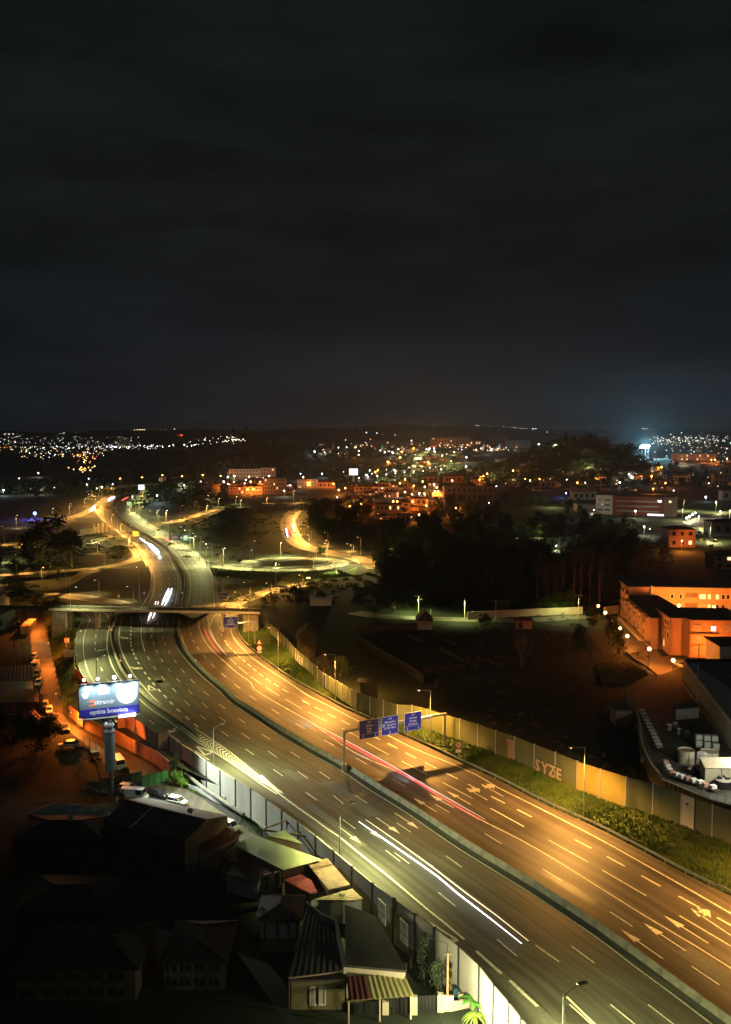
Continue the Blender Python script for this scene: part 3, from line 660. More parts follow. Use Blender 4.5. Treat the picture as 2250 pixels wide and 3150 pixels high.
mast('tall lamp at the kerb between bank and slip road, above the rust wall', 229, 1942, 2052, 'yellow', (2.0, 0), 7000, .12)
mast('tall lamp at the left end of the footbridge deck', 219, 1803, 1942, 'yellow', (1.8, .6), 7000, .14)
mast('lamp on the grass bank with a white board on its mast', 204.6, 1879, 1991, 'yellow', (1.2, .3), 1200, .08)
for lab, x, yt, yb, col, ax, e in (
    ('lamp on the slip road behind the left half of the footbridge', 305, 1785, 1829, 'warm', -1.6, 2500), ('lamp with a leftward arm behind the middle of the footbridge', 411, 1805, 1848, 'warm', -2.4, 2600),
    ('slender unlit mast just left of the dark motorway', 429, 1745, 1852, 'white', -.8, 0), ('lamp directly behind the right part of the footbridge rail', 740, 1822, 1868, 'gold', -2, 4200),
    ('tall lamp on the exit slip road right of the blue arrow signs', 771, 1792, 1851, 'gold', -2.4, 4200), ('lamp beside the second chevron sign on the exit slip road', 837, 1794, 1826, 'gold', -2.2, 4000),
    ('farthest lamp of the exit slip road below the green loop', 932.5, 1770, 1800, 'gold', -1.5, 3500)):
    mast(lab, x, yt, yb, col, (ax, 0), e, .16, 0, 'street lamps around the footbridge')
G2 = 'street lamps of the interchange beyond the footbridge'
for lab, x, yt, yb, col, ax, e in (
    ('lamp right of the far blue gantry signs', 586, 1631, 1680, 'yellow', -3, 5500), ('second lamp down the right edge beyond the blue gantry signs', 619, 1649.6, 1701, 'yellow', -3, 5500),
    ('third lamp along the right edge above the loop fork', 653, 1673.6, 1723.5, 'yellow', -3, 5500), ('white glowing lamp at the mouth of the loop', 687.7, 1686.6, 1747.5, 'yellow', .8, 6000),
    ('tall white lamp above the middle of the oval loop', 864, 1670, 1712.4, 'yellow', .3, 9000), ('lamp inside the oval loop', 848, 1733, 1746, 'yellow', .3, 4500), ('lamp at the right end of the oval loop', 1035, 1742, 1766, 'yellow', -1.2, 6500),
    ('lamp at the bend beside the green tree', 1012, 1662.6, 1681, 'gold', -1.5, 5000), ('second lamp beside the green tree', 1007, 1672, 1714, 'gold', -1.2, 5000), ('lamp at the right end of the curving slip road', 1088, 1677, 1696, 'gold', -1.5, 5500),
    ('lamp beside the brown bush on the curving slip road', 953, 1646, 1672, 'gold', -1.2, 5000), ('lamp at the top bend of the curving slip road', 931.5, 1627, 1644, 'gold', -1.2, 4500), ('lamp high on the curving slip road', 921, 1596, 1612, 'gold', -1, 4500)):
    mast(lab, x, yt, yb, col, (ax, 0), e, .24, 0, G2, .16)
G3 = 'street lamps on the far grass slopes above the dark mound'
for i, (x, yt, yb, col, e) in enumerate(((740, 1539, 1559, 'yellow', 3500), (726, 1527.7, 1550, 'yellow', 3500), (672.5, 1533, 1559, 'yellow', 5000), (638, 1524, 1544, 'yellow', 4000), (636, 1555.4, 1579, 'yellow', 5000), (821, 1530, 1548, 'gold', 5000), (903.5, 1510, 1546, 'gold', 7000), (511.5, 1570, 1605, 'yellow', 4500),
        (483.6, 1570, 1590, 'yellow', 3500), (454, 1522, 1540.5, 'yellow', 5000), (439, 1513, 1533, 'gold', 5500), (429, 1540.5, 1568, 'gold', 7500))):
    mast('thin lamp on far slopes, ' + ('highest of three left of the mound top', 'small one over the verge left of the mound top', 'beside the hillside road', 'leftmost over the lit grass', 'tall one nearest the dark mound', 'under the brown apartment block', 'tallest, under the grey blank facade', 'by the junction road right of the motorway', 'short, at the junction beside two signs', 'beside the dark wooded knoll', 'at the far end of the motorway', 'where the motorway bends right')[i], x, yt, yb, col, (1.0, -.8), e, .3, 0, G3, .2)
G4 = 'street lamps of the far left motorway bend'
for i, (x, yt, yb, col, e) in enumerate(((344.5, 1583, 1631, 'gold', 8500), (214.5, 1549.8, 1585, 'gold', 6500), (160.7, 1564.5, 1587, 'yellow', 2500), (50, 1585, 1622, 'warm', 3500), (261, 1533, 1557, 'gold', 7500), (271, 1520, 1535, 'yellow', 3500), (281.5, 1513, 1526, 'gold', 6500), (294.6, 1503.6, 1520, 'yellow', 4000), (312, 1498, 1511, 'gold', 6500), (328, 1496, 1507, 'yellow', 3000), (344, 1492.5, 1505.4, 'gold', 6500), (371, 1612, 1646, 'gold', 7500), (67.6, 1658.7, 1681, 'gold', 6000), (395, 1655, 1676, 'gold', 6500), (300, 1670, 1700, 'gold', 2500), (128, 1745, 1775, 'gold', 1500), (400, 1560, 1580, 'gold', 6500), (480, 1625, 1650, 'gold', 7000), (540, 1660, 1680, 'gold', 4500))):
    mast('far left bend lamp, ' + ('tall, on the left edge above the white trail', 'tall, beside the far slip road', 'short, next to the blue glow', 'leftmost, by the valley road', 'first of the row climbing the bend', 'second of the row climbing the bend', 'third of the row climbing the bend', 'fourth of the row climbing the bend', 'fifth of the row climbing the bend', 'sixth of the row climbing the bend', 'seventh and last of the row climbing the bend', 'in the median behind the yellow sign', 'beside the lower valley road', 'at the start of the inner slip road', 'in the dark grass under the slip road', 'on the outer curve of the inner slip road', 'in the median of the far bend', 'on the right edge before the red trail', 'on the right edge left of the blue signs')[i], x, yt, yb, col, (1.2, -.8), e, .28, 0, G4, .2)
G5 = 'orange lamps with wide glow on the far viaduct'
for i, (x, yt, yb) in enumerate(((369.5, 1472, 1489), (437, 1468.5, 1483), (500, 1462, 1484), (560, 1465, 1484), (624, 1461, 1478), (679, 1464, 1478))):
    mast('orange flaring lamp on the far viaduct, ' + ('leftmost', 'second from the left', 'above the lit cabins', 'right of the lit cabins', 'second from the right', 'rightmost')[i], x, yt, yb, 'amber', (.2, 0), 9000, 1.1, 6.0, G5, .2)
# extra lamps added along the slip roads to light them evenly
def added_lamps_along(label, spec, step, side, col, e, group, z0=0, start=0.0, rr=.16, spot=125):
    P = smooth(tr(spec) if isinstance(spec, str) else spec, 2); nxt = start; dd_ = 0; n_ = 0; proto = None
    for i in range(len(P)-1):
        dd_ += (P[i+1]-P[i]).length
        if dd_ < nxt: continue
        nxt += step; t_ = (P[i+1]-P[i]).normalized(); nn_ = Vector((t_.y, -t_.x, 0))*side; q = P[i]+nn_; n_ += 1; a_ = -nn_.normalized()*2.0
        t = thing('street_lamp', label, 'street lamp', (q.x, q.y, z0), group); part('pole', MB().tube((0, 0, 0), (0, 0, 9.5), .12, .07, 6), M_STEEL, t); part('arm', MB().tube((0, 0, 9.4), (a_.x*.8, a_.y*.8, 9.7), .06, .05, 5), M_STEEL, t)
        part('lamp_head', MB().obox((a_.x, a_.y, 9.75), a_*.2, Vector((-a_.y, a_.x, 0))*.08, Vector((0, 0, .07))), M_STEEL, t); part('bulb', MB().ball((a_.x, a_.y, 9.62), rr, 6, 4, .5), BULBS[col if col != 'yellow' else 'white'], t)
        for s_ in (-1, 1): add_light(t, Vector((q.x+a_.x, q.y+a_.y, z0+9.4)), col, e*1.6, 95, direction=(a_.x*.12+t_.x*1.25*s_, a_.y*.12+t_.y*1.25*s_, -1))
GI = 'added slim lamps along the interchange roads'
added_lamps_along('added slim lamp on the outer edge of the green oval loop', LOOP, 27, 5.0, 'yellow', 5200, GI, spot=112)
added_lamps_along('added slim lamp along the golden curving slip road', 'L 1105,193 1060,240 1047,300 1075,400 1130,460 1220,505 1330,530 1420,552 ; W 1250,970 1380,1005 1480,1045', 32, -7.5, 'gold', 3300, GI, start=8)
added_lamps_along('added slim lamp along the exit slip road right of the footbridge', 'L 560,985 700,922 900,866 1060,830 1200,800', 36, -6, 'gold', 3600, GI, start=10)
added_lamps_along('added slim lamp along the orange inner slip road', 'K 1120,640 1165,695 1130,733 1000,773 850,798 700,815 400,838 0,865', 38, -5.5, 'gold', 3800, GI, start=5)
added_lamps_along('added slim lamp on the left edge of the far motorway', FLl[1:], 40, 3.0 if FLl[0].x < FLm[0].x else -3, 'gold', 3000, GI, start=150)
added_lamps_along('added slim lamp on the right edge of the far motorway', FRr[3:], 40, -3.0, 'yellow', 2500, GI, start=55)
added_lamps_along('added slim lamp on the far slip road climbing left', 'K 790,300 700,348 600,385 500,405', 36, -5, 'gold', 3600, GI)
added_lamps_along('added slim lamp on the junction road right of the far motorway', 'L 0,296 100,285 240,245 380,200 480,180', 40, -5, 'gold', 3600, GI)
added_lamps_along('added slim lamp on the left slip road behind the footbridge', 'A 0,218 160,225 330,245 500,272', 34, -6, 'gold', 2200, GI, start=6)
added_lamps_along('added slim lamp on the valley road at the left edge', 'K 0,600 100,600 230,590 ', 40, -5, 'gold', 2600, GI); added_lamps_along('added slim lamp on the lowest valley road', 'K 0,775 100,755 240,722', 40, -5, 'yellow', 2600, GI)
# apartment globes
def globe(label, x, y, yb=None, z=0.0, e=420, r=.5, col='amber', hz=4.4):
    P = G(x, y, hz) if yb is None else G(x, yb, z); h = hz if yb is None else zat(P, y); P.z = z
    t = thing('globe_lamp', label, 'street lamp', P, 'orange globe lamps around the apartment blocks')
    part('pole', MB().tube((0, 0, 0), (0, 0, h-.3), .07, .05, 6), M_DSTEEL, t); part('globe', MB().ball((0, 0, h), r, 12, 8), mat('globe_glow', (.9, .8, .6), .4, emit=(1, .55, .14), strength=13, sample=False), t)
    light('lamp_light', 'POINT', (P.x, P.y, h), e*2.2, LCOL[col], t, r+.05); return t
for i, (x, y, yb, c) in enumerate(((1841, 1864, None, 'amber'), (1863.6, 1885, None, 'amber'), (1887, 1910, None, 'amber'), (1908, 1933, None, 'amber'), (1930, 1957, 2000, 'amber'), (1997, 1996.4, 2053, 'amber'), (2071, 2031.7, 2067, 'orange'), (2089.6, 1863, None, 'amber'), (2197.8, 1867.7, None, 'amber'))):
    globe(('globe lamp farthest up the lane at the corner of the lit wall', 'globe lamp second from the far end of the lane', 'globe lamp third from the far end, at the hedge', 'globe lamp behind the dark round hedge', 'globe lamp on the pavement opposite the stepped facade', 'globe lamp in front of the entrance stairs', 'brightest globe lamp at the near corner, beside the warehouse', 'globe lamp in the courtyard at the roof corner', 'globe lamp in the courtyard near the balconies')[i], x, y, yb, e=(2600, 2600, 2600, 2600, 8000, 12000, 5200, 30000, 30000)[i], col=c, hz=8.3 if i > 6 else 4.4)
globe('added unseen globe lamp low behind the warehouse parapet, lighting the orange facade', 2190, 1990, None, e=11000, col='orange')  # unseen lamp, added to brighten the front facade
# side street, deep orange
def side_lamp(lab, x, yt, yb, e, arm=(2, 0)):
    return mast(lab, x, yt, yb, 'orange', arm, e*2.3, .14, STREET_Z, 'deep orange lamps of the side street', tg=(-.08, 1))
side_lamp('deep orange lamp beside the lit container on the side street', 61, 1877, 1935, 10000, (5, 2)); side_lamp('lamp between the container and the first parked car', 81, 1983, 2043, 7500, (6, 2)); side_lamp('added unseen orange lamp behind the billboard column lighting the terracotta wall', 341, 2218, 2322, 3600, (1.5, -.5)); side_lamp('orange lamp hidden behind the billboard beside the retaining wall', 150, 2195, 2245, 9000, (5, 1)); side_lamp('lamp by the yellow lit car at the lower end of the side street', 132, 2138, 2192, 5200, (3, 1))  # the lamp behind the billboard column is unseen, added for the terracotta wall
q = thing('wall_floodlight', 'floodlight washing the last pale panels of the near noise wall', 'floodlight', tuple(g('J', 1285, 1180, STREET_Z))); part('pole', MB().tube((0, 0, 0), (0, 0, 5.5), .05, .05), M_DSTEEL, q); part('lamp_head', MB().box((0, 0, 5.6), .5, .3, .12), M_DSTEEL, q); 

_w = Vector((20.5, 101, 0)); 
for lx, ly, e_ in ((px('J', 1180, 900)[0], px('J', 0, 900)[1], 2600), (px('J', 1330, 1120)[0], px('J', 0, 1120)[1], 2600)):
    lp = G(lx, ly, .6) + Vector((-2.6, -1.4, 0)); light('lamp_light', 'POINT', tuple(lp), e_*2.4, (1, .93, .50), q, .25)
light('lamp_light', 'SPOT', tuple(g('J', 900, 900, 3.5)+Vector((0, -6, 0))), 3000, (1, .85, .22), q, .3, 100, .8, (.3, .5, -1))

# ================================================================ footbridge
BL, BR_ = G(150, 1871.5, 7.0), G(800, 1882.5, 7.0); d = (BR_-BL).normalized(); nb = Vector((-d.y, d.x, 0))
if nb.y < 0: nb = -nb
t = thing('footbridge', 'slender pale concrete footbridge crossing over the whole motorway', 'footbridge', (BL.x, BL.y, 0)); o = Vector((BL.x, BL.y, 0))
def bx(a, b, w, h, z, off, m=None):
    m = m or MB(); p = BL+d*a+nb*off-o; q = BL+d*b+nb*off-o; p.z = q.z = z; m.beam(p, q, w, h); return m
LB = (BR_-BL).length
part('deck', bx(0, LB, 5.0, .35, 6.72, 2.6), M_CONC, t)
part('edge_beam', bx(0, LB, .28, .8, 6.65, .0), mat('pale_concrete', (.42, .41, .37), .9, noise=.1), t); part('edge_beam', bx(0, LB, .28, .8, 6.65, 5.2), MATS['pale_concrete'], t)
part('girder', bx(0, LB, 1.6, .7, 6.2, 2.6), M_CONC, t); part('paving', bx(0, LB, 4.6, .06, 6.925, 2.6), M_ASPH, t)
for off in (.0, 5.2):
    rl = MB()
    for zz in (7.5, 7.85, 8.15): bx(0, LB, .06, .06, zz, off, rl)
    part('rail', rl, M_DSTEEL, t); rp = MB()
    for k in range(int(LB/2)+1): p = BL+d*k*2+nb*off-o; rp.beam((p.x, p.y, 7.05), (p.x, p.y, 8.2), .07, .07)
    part('rail_posts', rp, M_DSTEEL, t)
for a_ in (g('A', 528, 430), g('B', 478, 425)):
    s_ = (a_-BL).dot(d); p = BL+d*s_+nb*2.6-o; part('pier', MB().box((p.x, p.y, 2.95), 1.1, 2.6, 5.9, math.atan2(d.y, d.x)), M_CONC, t)
for s_, l in ((3.5, 5), (LB-3, 5)):
    p = BL+d*s_+nb*2.6-o; part('abutment', MB().box((p.x, p.y, 1.5), l, 6, 8.8, math.atan2(d.y, d.x)), M_CONCD, t)
# bridge approach on the left and the lit green slope behind it
struct(ribbon([BL+nb*6, BL+nb*6-d*20], [BL-nb*1, BL-nb*1-d*20], 6, 2, 6.6).build('bridge_approach', M_STREET))
m = MB(); a0 = BL+d*14+nb*9; m.v = []
A_ = [a0+d*k*4+nb*0 for k in range(9)]; B_ = [p+nb*26 for p in A_]
for i, (p, q) in enumerate(zip(A_, B_)): m.v += [(p.x, p.y, 6.0*math.sin(math.pi*(i+.6)/10)), (q.x, q.y, -.1)]
for i in range(8): m.f.append((2*i, 2*i+2, 2*i+3, 2*i+1))
struct(m.build('grass_slope', M_GRASS))
light('lamp_light', 'SPOT', tuple(a0+d*12+nb*4+Vector((0, 0, 6))), 6000, LCOL['yellow'], t, .3, 150)  # spot without a lamp body, added to light the grass slope

# ================================================================ text helper
def text(parent, s, loc, size, m, x, y, name='lettering', align='CENTER', sx=1.0, bold=.0, ext=.004):
    """flat lettering standing on the plane spanned by x and y"""
    c = bpy.data.curves.new(name, 'FONT'); c.body = s; c.size = size; c.align_x = align; c.align_y = 'CENTER'; c.extrude = ext; c.offset = bold; c.resolution_u = 2; c.materials.append(m)
    o_ = bpy.data.objects.new(name, c); C.objects.link(o_); o_.parent = parent; x = x.normalized(); y = y.normalized(); z = x.cross(y)
    M = Matrix((x*sx, y, z)).transposed().to_4x4(); M.translation = Vector(loc)
    me = bpy.data.meshes.new_from_object(o_.evaluated_get(bpy.context.evaluated_depsgraph_get())); bpy.data.objects.remove(o_); bpy.data.curves.remove(c); q = link(name, me); q.parent = parent; q.matrix_basis = M; return q
UPV = Vector((0, 0, 1))
def panel_sign(parent, c, ax, w, h, lines, arrows=(), bar=False, sz=.5, icon=None, mm=None):
    """blue panel with white border; ax = horizontal direction seen from the front"""
    n = ax.cross(UPV).normalized(); s = part('sign_panel', MB().obox(c, ax*w/2, n*.05, UPV*h/2), M_SIGNW, parent); f = part('sign_face', MB().obox(c+n*.06, ax*(w/2-.09), n*.012, UPV*(h/2-.09)), mm or M_BLUE, s)
    fc = c+n*.085
    for i, (tx, dy) in enumerate(lines): text(s, tx, fc+UPV*dy+(ax*.25 if icon == i else Vector()), sz, M_SIGNW, ax, UPV, sx=.9, bold=.012)
    if bar: part('sign_rule', MB().obox(fc+UPV*(-h/2+.95), ax*(w/2-.25), n*.004, UPV*.03), M_SIGNW, s)
    for a_ in arrows:
        q = fc+ax*a_+UPV*(-h/2+.48); m = MB(); m.quad(*[q+ax*i*.06+UPV*j*.3 for i, j in ((-1, 1), (1, 1), (1, -.2), (-1, -.2))]); m.quad(q-ax*.2, q+ax*.2, q-UPV*.3); part('sign_arrow', m, M_SIGNW, s)
    if icon is not None:
        q = fc+UPV*lines[icon][1]-ax*(w/2-.48); part('airport_symbol', MB().obox(q, ax*.24, n*.004, UPV*.3), M_SIGNW, s)
        m = MB(); m.obox(q+n*.01, ax*.04, n*.002, UPV*.2); m.obox(q+n*.01+UPV*.03, ax*.18, n*.002, UPV*.04); m.obox(q+n*.01-UPV*.16, ax*.09, n*.002, UPV*.03); part('plane_symbol', m, M_BLACK, s)
    return s
# near gantry
PL = g('E', 298, 850, .3); PR = g('E', 1133, 685, .3); PL.z = PR.z = 0; zt_ = 7.35; d = (PR-PL); GLn = d.length; d.normalize()
t = thing('sign_gantry', 'steel gantry over the orange carriageway carrying three blue motorway signs', 'sign gantry', PL)
part('leg', MB().beam((0, 0, 0), (0, 0, zt_), .42, .42), M_STEEL, t); q = PR-PL; part('leg', MB().beam(q, q+UPV*zt_, .42, .42), M_STEEL, t); part('footing', MB().box((0, 0, .6), 1.6, .9, 1.2, math.atan2(d.y, d.x)+1.2), M_CONC, t)
part('beam', MB().beam(Vector((0, 0, zt_+.2))-d*.2, q+UPV*(zt_+.2)+d*.3, .5, .45), M_STEEL, t)
def along(xpx):      # distance along the gantry under a pixel column
    a, b = 0, GLn
    for _ in range(30):
        m_ = (a+b)/2; p = PL+d*m_
        if CX + FPX*p.x/p.y*1.0 < xpx: a = m_
        else: b = m_
    return a
for x0, x1, ls, ar, bar, ic in ((1101.5, 1164.3, (('A 3', 1.35), ('Valença', .7), ('Braga', .1), ('Maia', -.5)), (-1.35, 1.35), True, None), (1171.7, 1225, (('A 4', 1.35), ('Matosinhos', .7), ('aeroporto', .1), ('(A 28) Viana', -.5)), (0,), False, 2), (1243.7, 1297, (('A 4', 1.35), ('Vila Real', .7), ('Valongo', .1), ('Ermesinde', -.5)), (-1.3, 1.3), True, None)):
    s0, s1 = along(x0), along(x1); c = d*(s0+s1)/2 + UPV*7.4; n = d.cross(UPV).normalized(); panel_sign(t, c+n*.4, d, s1-s0, 3.75, ls, ar, bar, .58, ic)
# far cantilever sign
P0 = g('B', 637, 625, .6); P0.z = .6; hh = 6.6
t = thing('cantilever_sign', 'cantilever post holding one blue sign over the exit lanes before the footbridge', 'road sign', P0); dd = Vector((1, .12, 0)).normalized(); wS = (731.8-687.5)*P0.y/FPX; off = (710-785)*P0.y/FPX
part('post', MB().beam((0, 0, 0), (0, 0, hh), .3, .3), M_STEEL, t); part('arm', MB().beam((.4, 0, hh), dd*off+UPV*hh, .35, .35), M_STEEL, t)
panel_sign(t, dd*off+UPV*(hh+.35)+Vector((0, -.35, 0)), dd, wS+.2, 3.5, (('A 4', 1.25), ('Vila Real', .6), ('Valongo', .02), ('Ermesinde', -.56)), (-1.4, 1.4), True, .62)
# blue arrow direction signs beyond the bridge
P0 = g('B', 375, 300, 0)
t = thing('direction_sign', 'pair of blue arrow boards beyond the footbridge pointing right to the exit', 'direction sign', P0); s = P0.y/FPX; ax = Vector((1, 0, 0)); n = Vector((0, -1, 0))
part('post', MB().tube((-.9, 0, 0), (-.9, 0, 4.3), .06), M_STEEL, t); part('post', MB().tube((1.1, 0, 0), (1.1, 0, 4.3), .06), M_STEEL, t)
for yy, h, ww, ls in ((213, 32, 86, (('Vila Real', .45), ('Valongo', -.35))), (244, 24, 86, (('Ermesinde', 0),))):
    c = Vector(((px('B', 335, 0)[0]-px('B', 375, 0)[0])*s + ww*.369*s/2, -.1, zat(P0, px('B', 0, yy)[1]))); w2, h2 = ww*.369*s/2, h*.369*s/2
    for k, mt, gsh in ((0, M_SIGNW, 0), (1, M_BLUE, .12)):
        m = MB(); pts = [(-w2+gsh, -h2+gsh), (w2*.6-gsh*.5, -h2+gsh), (w2-gsh, 0), (w2*.6-gsh*.5, h2-gsh), (-w2+gsh, h2-gsh)]
        f_ = [c+ax*a+UPV*b+n*(.04*k) for a, b in pts]; bk = [p-n*.03 for p in f_]; m.quad(*f_); m.quad(*reversed(bk))
        for i in range(5): m.quad(f_[i], bk[i], bk[(i+1) % 5], f_[(i+1) % 5])
        part('sign_board', m, mt, t)
    for tx, dy in ls: text(t, tx, c+n*.06+UPV*dy-ax*.5, .75, M_SIGNW, ax, UPV, sx=.85)
    m = MB(); q = c+n*.06+ax*(w2*.62); m.quad(q+UPV*h2*.7, q+ax*.7, q+ax*1.0, q+ax*.35+UPV*h2*.7); m.quad(q-UPV*h2*.7, q+ax*.35-UPV*h2*.7, q+ax*1.0, q+ax*.7); part('arrow_head', m, M_SIGNW, t)
# small round and triangular signs
def road_sign(label, k, x, yt, yb, shapes, z0=.5, cat='road sign', r=.45, scale=1):
    P0 = g(k, x, yb, z0); top = zat(P0, px(k, 0, yt)[1])-z0; t = thing('road_sign', label, cat, P0); part('post', MB().tube((0, 0, 0), (0, 0, top), .045), M_STEEL, t); z = top-r; y = -.08
    for kind, tx in shapes:
        if kind == 'round':
            s = part('sign_disc', MB().tube((0, y, z), (0, y-.02, z), r, r, 20), M_RED if tx else M_SIGNW, t); part('sign_face', MB().tube((0, y-.03, z), (0, y-.035, z), r*.76, r*.76, 20), M_SIGNW, s)
            if tx: text(s, tx, (0, y-.045, z), r*.95, M_BLACK, Vector((1, 0, 0)), UPV)
            z -= r*2.1
        elif kind == 'tri':
            for rr, mt, yy in ((r*1.15, M_RED, y), (r*.78, M_SIGNW, y-.03)):
                m = MB(); f_ = [Vector((rr*math.sin(a), yy, z+rr*math.cos(a))) for a in (0, 2.094, 4.189)]; m.quad(*f_); m.quad(*[p+Vector((0, .02, 0)) for p in reversed(f_)]); part('sign_triangle', m, mt, t)
            part('warning_symbol', MB().box((0, y-.04, z-.05), .08, .01, .4), M_BLACK, t); z -= r*2.0
        elif kind == 'plate': part('sign_plate', MB().box((0, y-.02, z+r*.45), r*1.6, .03, r*.9), M_SIGNW, t); z -= r*1.2
        elif kind == 'chev':
            part('sign_plate', MB().box((0, y, z), r*2, .03, r*2), M_BLACK, t); m = MB(); q = Vector((-.25*r, y-.03, z)); e1 = Vector((r*.9, 0, 0)); u = UPV*r*.9; m.quad(q+u, q+e1, q+e1+Vector((r*.45, 0, 0)), q+u+Vector((r*.45, 0, 0))); m.quad(q-u, q-u+Vector((r*.45, 0, 0)), q+e1+Vector((r*.45, 0, 0)), q+e1); part('chevron', m, M_SIGNW, t); z -= r*2.2
    return t
road_sign('round 80 speed limit sign with a plate below, right of the sign gantry', 'E', 1247, 625, 765, (('round', '80'), ('plate', '')), .3, r=.72)
road_sign('triangle over a round sign and a plate on the far grass bank', 'B', 672, 590, 690, (('tri', ''), ('round', '50'), ('plate', '')), .4, r=.85)
for i, (k, x, yt, yb) in enumerate((('B', 588, 178, 215), ('B', 768, 130, 170), ('B', 437, 230, 275))): road_sign(('first chevron board on the exit slip road', 'second chevron board on the exit slip road', 'chevron board beside the blue arrow signs')[i], k, x, yt, yb, (('chev', ''),), 0, 'chevron sign', .75)
road_sign('small warning triangle on the median barrier left of the grass strip', 'A', 597, 748, 800, (('tri', ''),), .2, r=.6); road_sign('round sign at the top of the dark strip by the slip road', 'A', 520, 490, 560, (('round', '80'),), .2, r=.6)
road_sign('small triangle on the median of the dark motorway', 'A', 1134, 115, 160, (('tri', ''),), 0, r=.6); road_sign('round sign in the dark median near the light trails', 'A', 1114, 188, 230, (('round', '80'),), 0, r=.6); road_sign('small triangle right of the dark motorway', 'A', 1412, 98, 140, (('tri', ''),), 0, r=.8)
road_sign('round sign above the footbridge rail in the dark grass', 'A', 796, 185, 250, (('round', '80'),), 0, r=.8); road_sign('triangle on the median barrier beside the lane shadow', 'B', 142, 748, 790, (('tri', ''),), .2, r=.55)
for i, (k, x, y0, x1, y1) in enumerate((('A', 575, 215, 592, 238), ('A', 680, 252, 694, 270), ('A', 738, 253, 752, 273), ('A', 440, 195, 455, 217), ('A', 132, 575, 172, 615))):
    P0 = g(k, (x+x1)/2, y1+6, 0); s = P0.y/FPX*CS[k]; t = thing('marker_board', ('pale square marker board on the slip road verge', 'small pale marker board just above the footbridge', 'rightmost pale marker board above the footbridge', 'dim marker board beside the lamp behind the bridge', 'white square board on the grass bank left of the slip road')[i], 'marker board', P0); part('board', MB().box((0, 0, (y1+6-(y0+y1)/2)*s*1.0), (x1-x)*s, .06, (y1-y0)*s), M_CREAM, t); part('post', MB().tube((0, .06, 0), (0, .06, (y1-y0)*s*.6), .05), M_STEEL, t)
P0 = g('C', 570, 215, -1.2); s = P0.y/FPX*.369
t = thing('board_sign', 'large dull yellow board seen from behind on the grass bank', 'board', P0); part('board', MB().box((0, 0, 40*s+.5), 82*s, .1, 62*s), M_CREAM, t)
for x in (-30*s, 30*s): part('post', MB().tube((x, .1, 0), (x, .1, 60*s), .06), M_STEEL, t)
m = MB(); [m.box((0, -.07, 40*s+.5+k*15*s), 82*s, .03, .08) for k in (-1, 0, 1)]; part('board_ribs', m, M_DSTEEL, t)

# ================================================================ billboard
TLb, TRb = G(240.1, 2110.7, 18.2), G(423, 2092, 18.2)
BLb = G(246.8, 2208.6, 12.4); BRb = G(428.6, 2192, 12.4)
a = (TLb+BLb)/2; b = (TRb+BRb)/2; c = (a+b)/2; d = (b-a); W_ = d.length; d.z = 0; d.normalize(); n = d.cross(UPV).normalized(); H_ = 6.0; c = Vector((c.x, c.y, 15.3))
t = thing('billboard', 'brightly floodlit billboard on a tall steel column beside the side street', 'billboard', (c.x, c.y, STREET_Z)); o = Vector((c.x, c.y, STREET_Z)); cc = c-o
part('frame', MB().obox(cc, d*(W_/2+.12), n*.35, UPV*(H_/2+.1)), M_DSTEEL, t)
part('poster', MB().obox(cc+n*.37, d*W_/2, n*.015, UPV*H_/2), mat('poster_grey', (.16, .23, .27), .5), t)
fz = cc+n*.40
part('poster_band', MB().obox(fz-UPV*(H_/2-.78), d*W_/2, n*.006, UPV*.74), mat('poster_blue', (.035, .03, .40), .5), t)
text(t, 'optica boavista', fz+n*.02-UPV*(H_/2-.86)-d*.1, 1.15, M_SIGNW, d, UPV, sx=1.0, bold=.035)
text(t, 'sitramir', fz+n*.02-UPV*.35-d*.9, 1.25, M_SIGNW, d, UPV, sx=.95, bold=.035)
M_S = mat('poster_orange', (.75, .26, .14), .5)
for i, (u, v) in enumerate(((-.25, .42), (.3, .52), (-.3, -.45), (.25, -.35))):
    part('logo_dot', MB().tube(fz+d*(-W_/2+2.25+u)+UPV*(-.45+v*.9), fz+n*.03+d*(-W_/2+2.25+u)+UPV*(-.45+v*.9), .30, .30, 14), M_S, t)
part('logo_bar', MB().obox(fz+n*.01+d*(-W_/2+2.0)+UPV*-.1, d*.28, n*.006, UPV*.22), M_S, t); part('logo_bar', MB().obox(fz+n*.01+d*(-W_/2+2.5)+UPV*-.75, d*.28, n*.006, UPV*.22), M_S, t)
M_PW = mat('poster_white', (.85, .88, .9), .5)
part('poster_disc', MB().tube(fz+d*(W_/2-2.15)+UPV*.78, fz+n*.02+d*(W_/2-2.15)+UPV*.78, 1.85, 1.85, 40), M_PW, t)
part('poster_mark', MB().beam(fz+n*.04+d*(W_/2-2.5)+UPV*1.05, fz+n*.04+d*(W_/2-2.2)+UPV*.95, .06, .08), M_GREY, t); part('poster_mark', MB().beam(fz+n*.04+d*(W_/2-3.0)+UPV*.85, fz+n*.04+d*(W_/2-2.9)+UPV*1.05, .06, .08), M_GREY, t)
m = MB(); m.obox(fz+n*.01+d*(-W_/2+4.4)+UPV*1.75, d*1.0, n*.006, UPV*.6); part('poster_patch', m, M_PW, t)
m = MB(); q = fz+n*.015+d*(-W_/2+1.15)+UPV*1.35
m.quad(q+UPV*.85, q-d*.75+UPV*.1, q-d*.35-UPV*.75, q+d*.3-UPV*.7, q+d*.7+UPV*.2); part('poster_patch', m, M_PW, t)
part('catwalk', MB().obox(cc+n*1.0-UPV*(H_/2+.18), d*W_/2, n*.35, UPV*.04), M_STEEL, t); part('top_rail', MB().obox(cc+UPV*(H_/2+.2), d*(W_/2+.1), n*.3, UPV*.07), M_SIGNW, t)
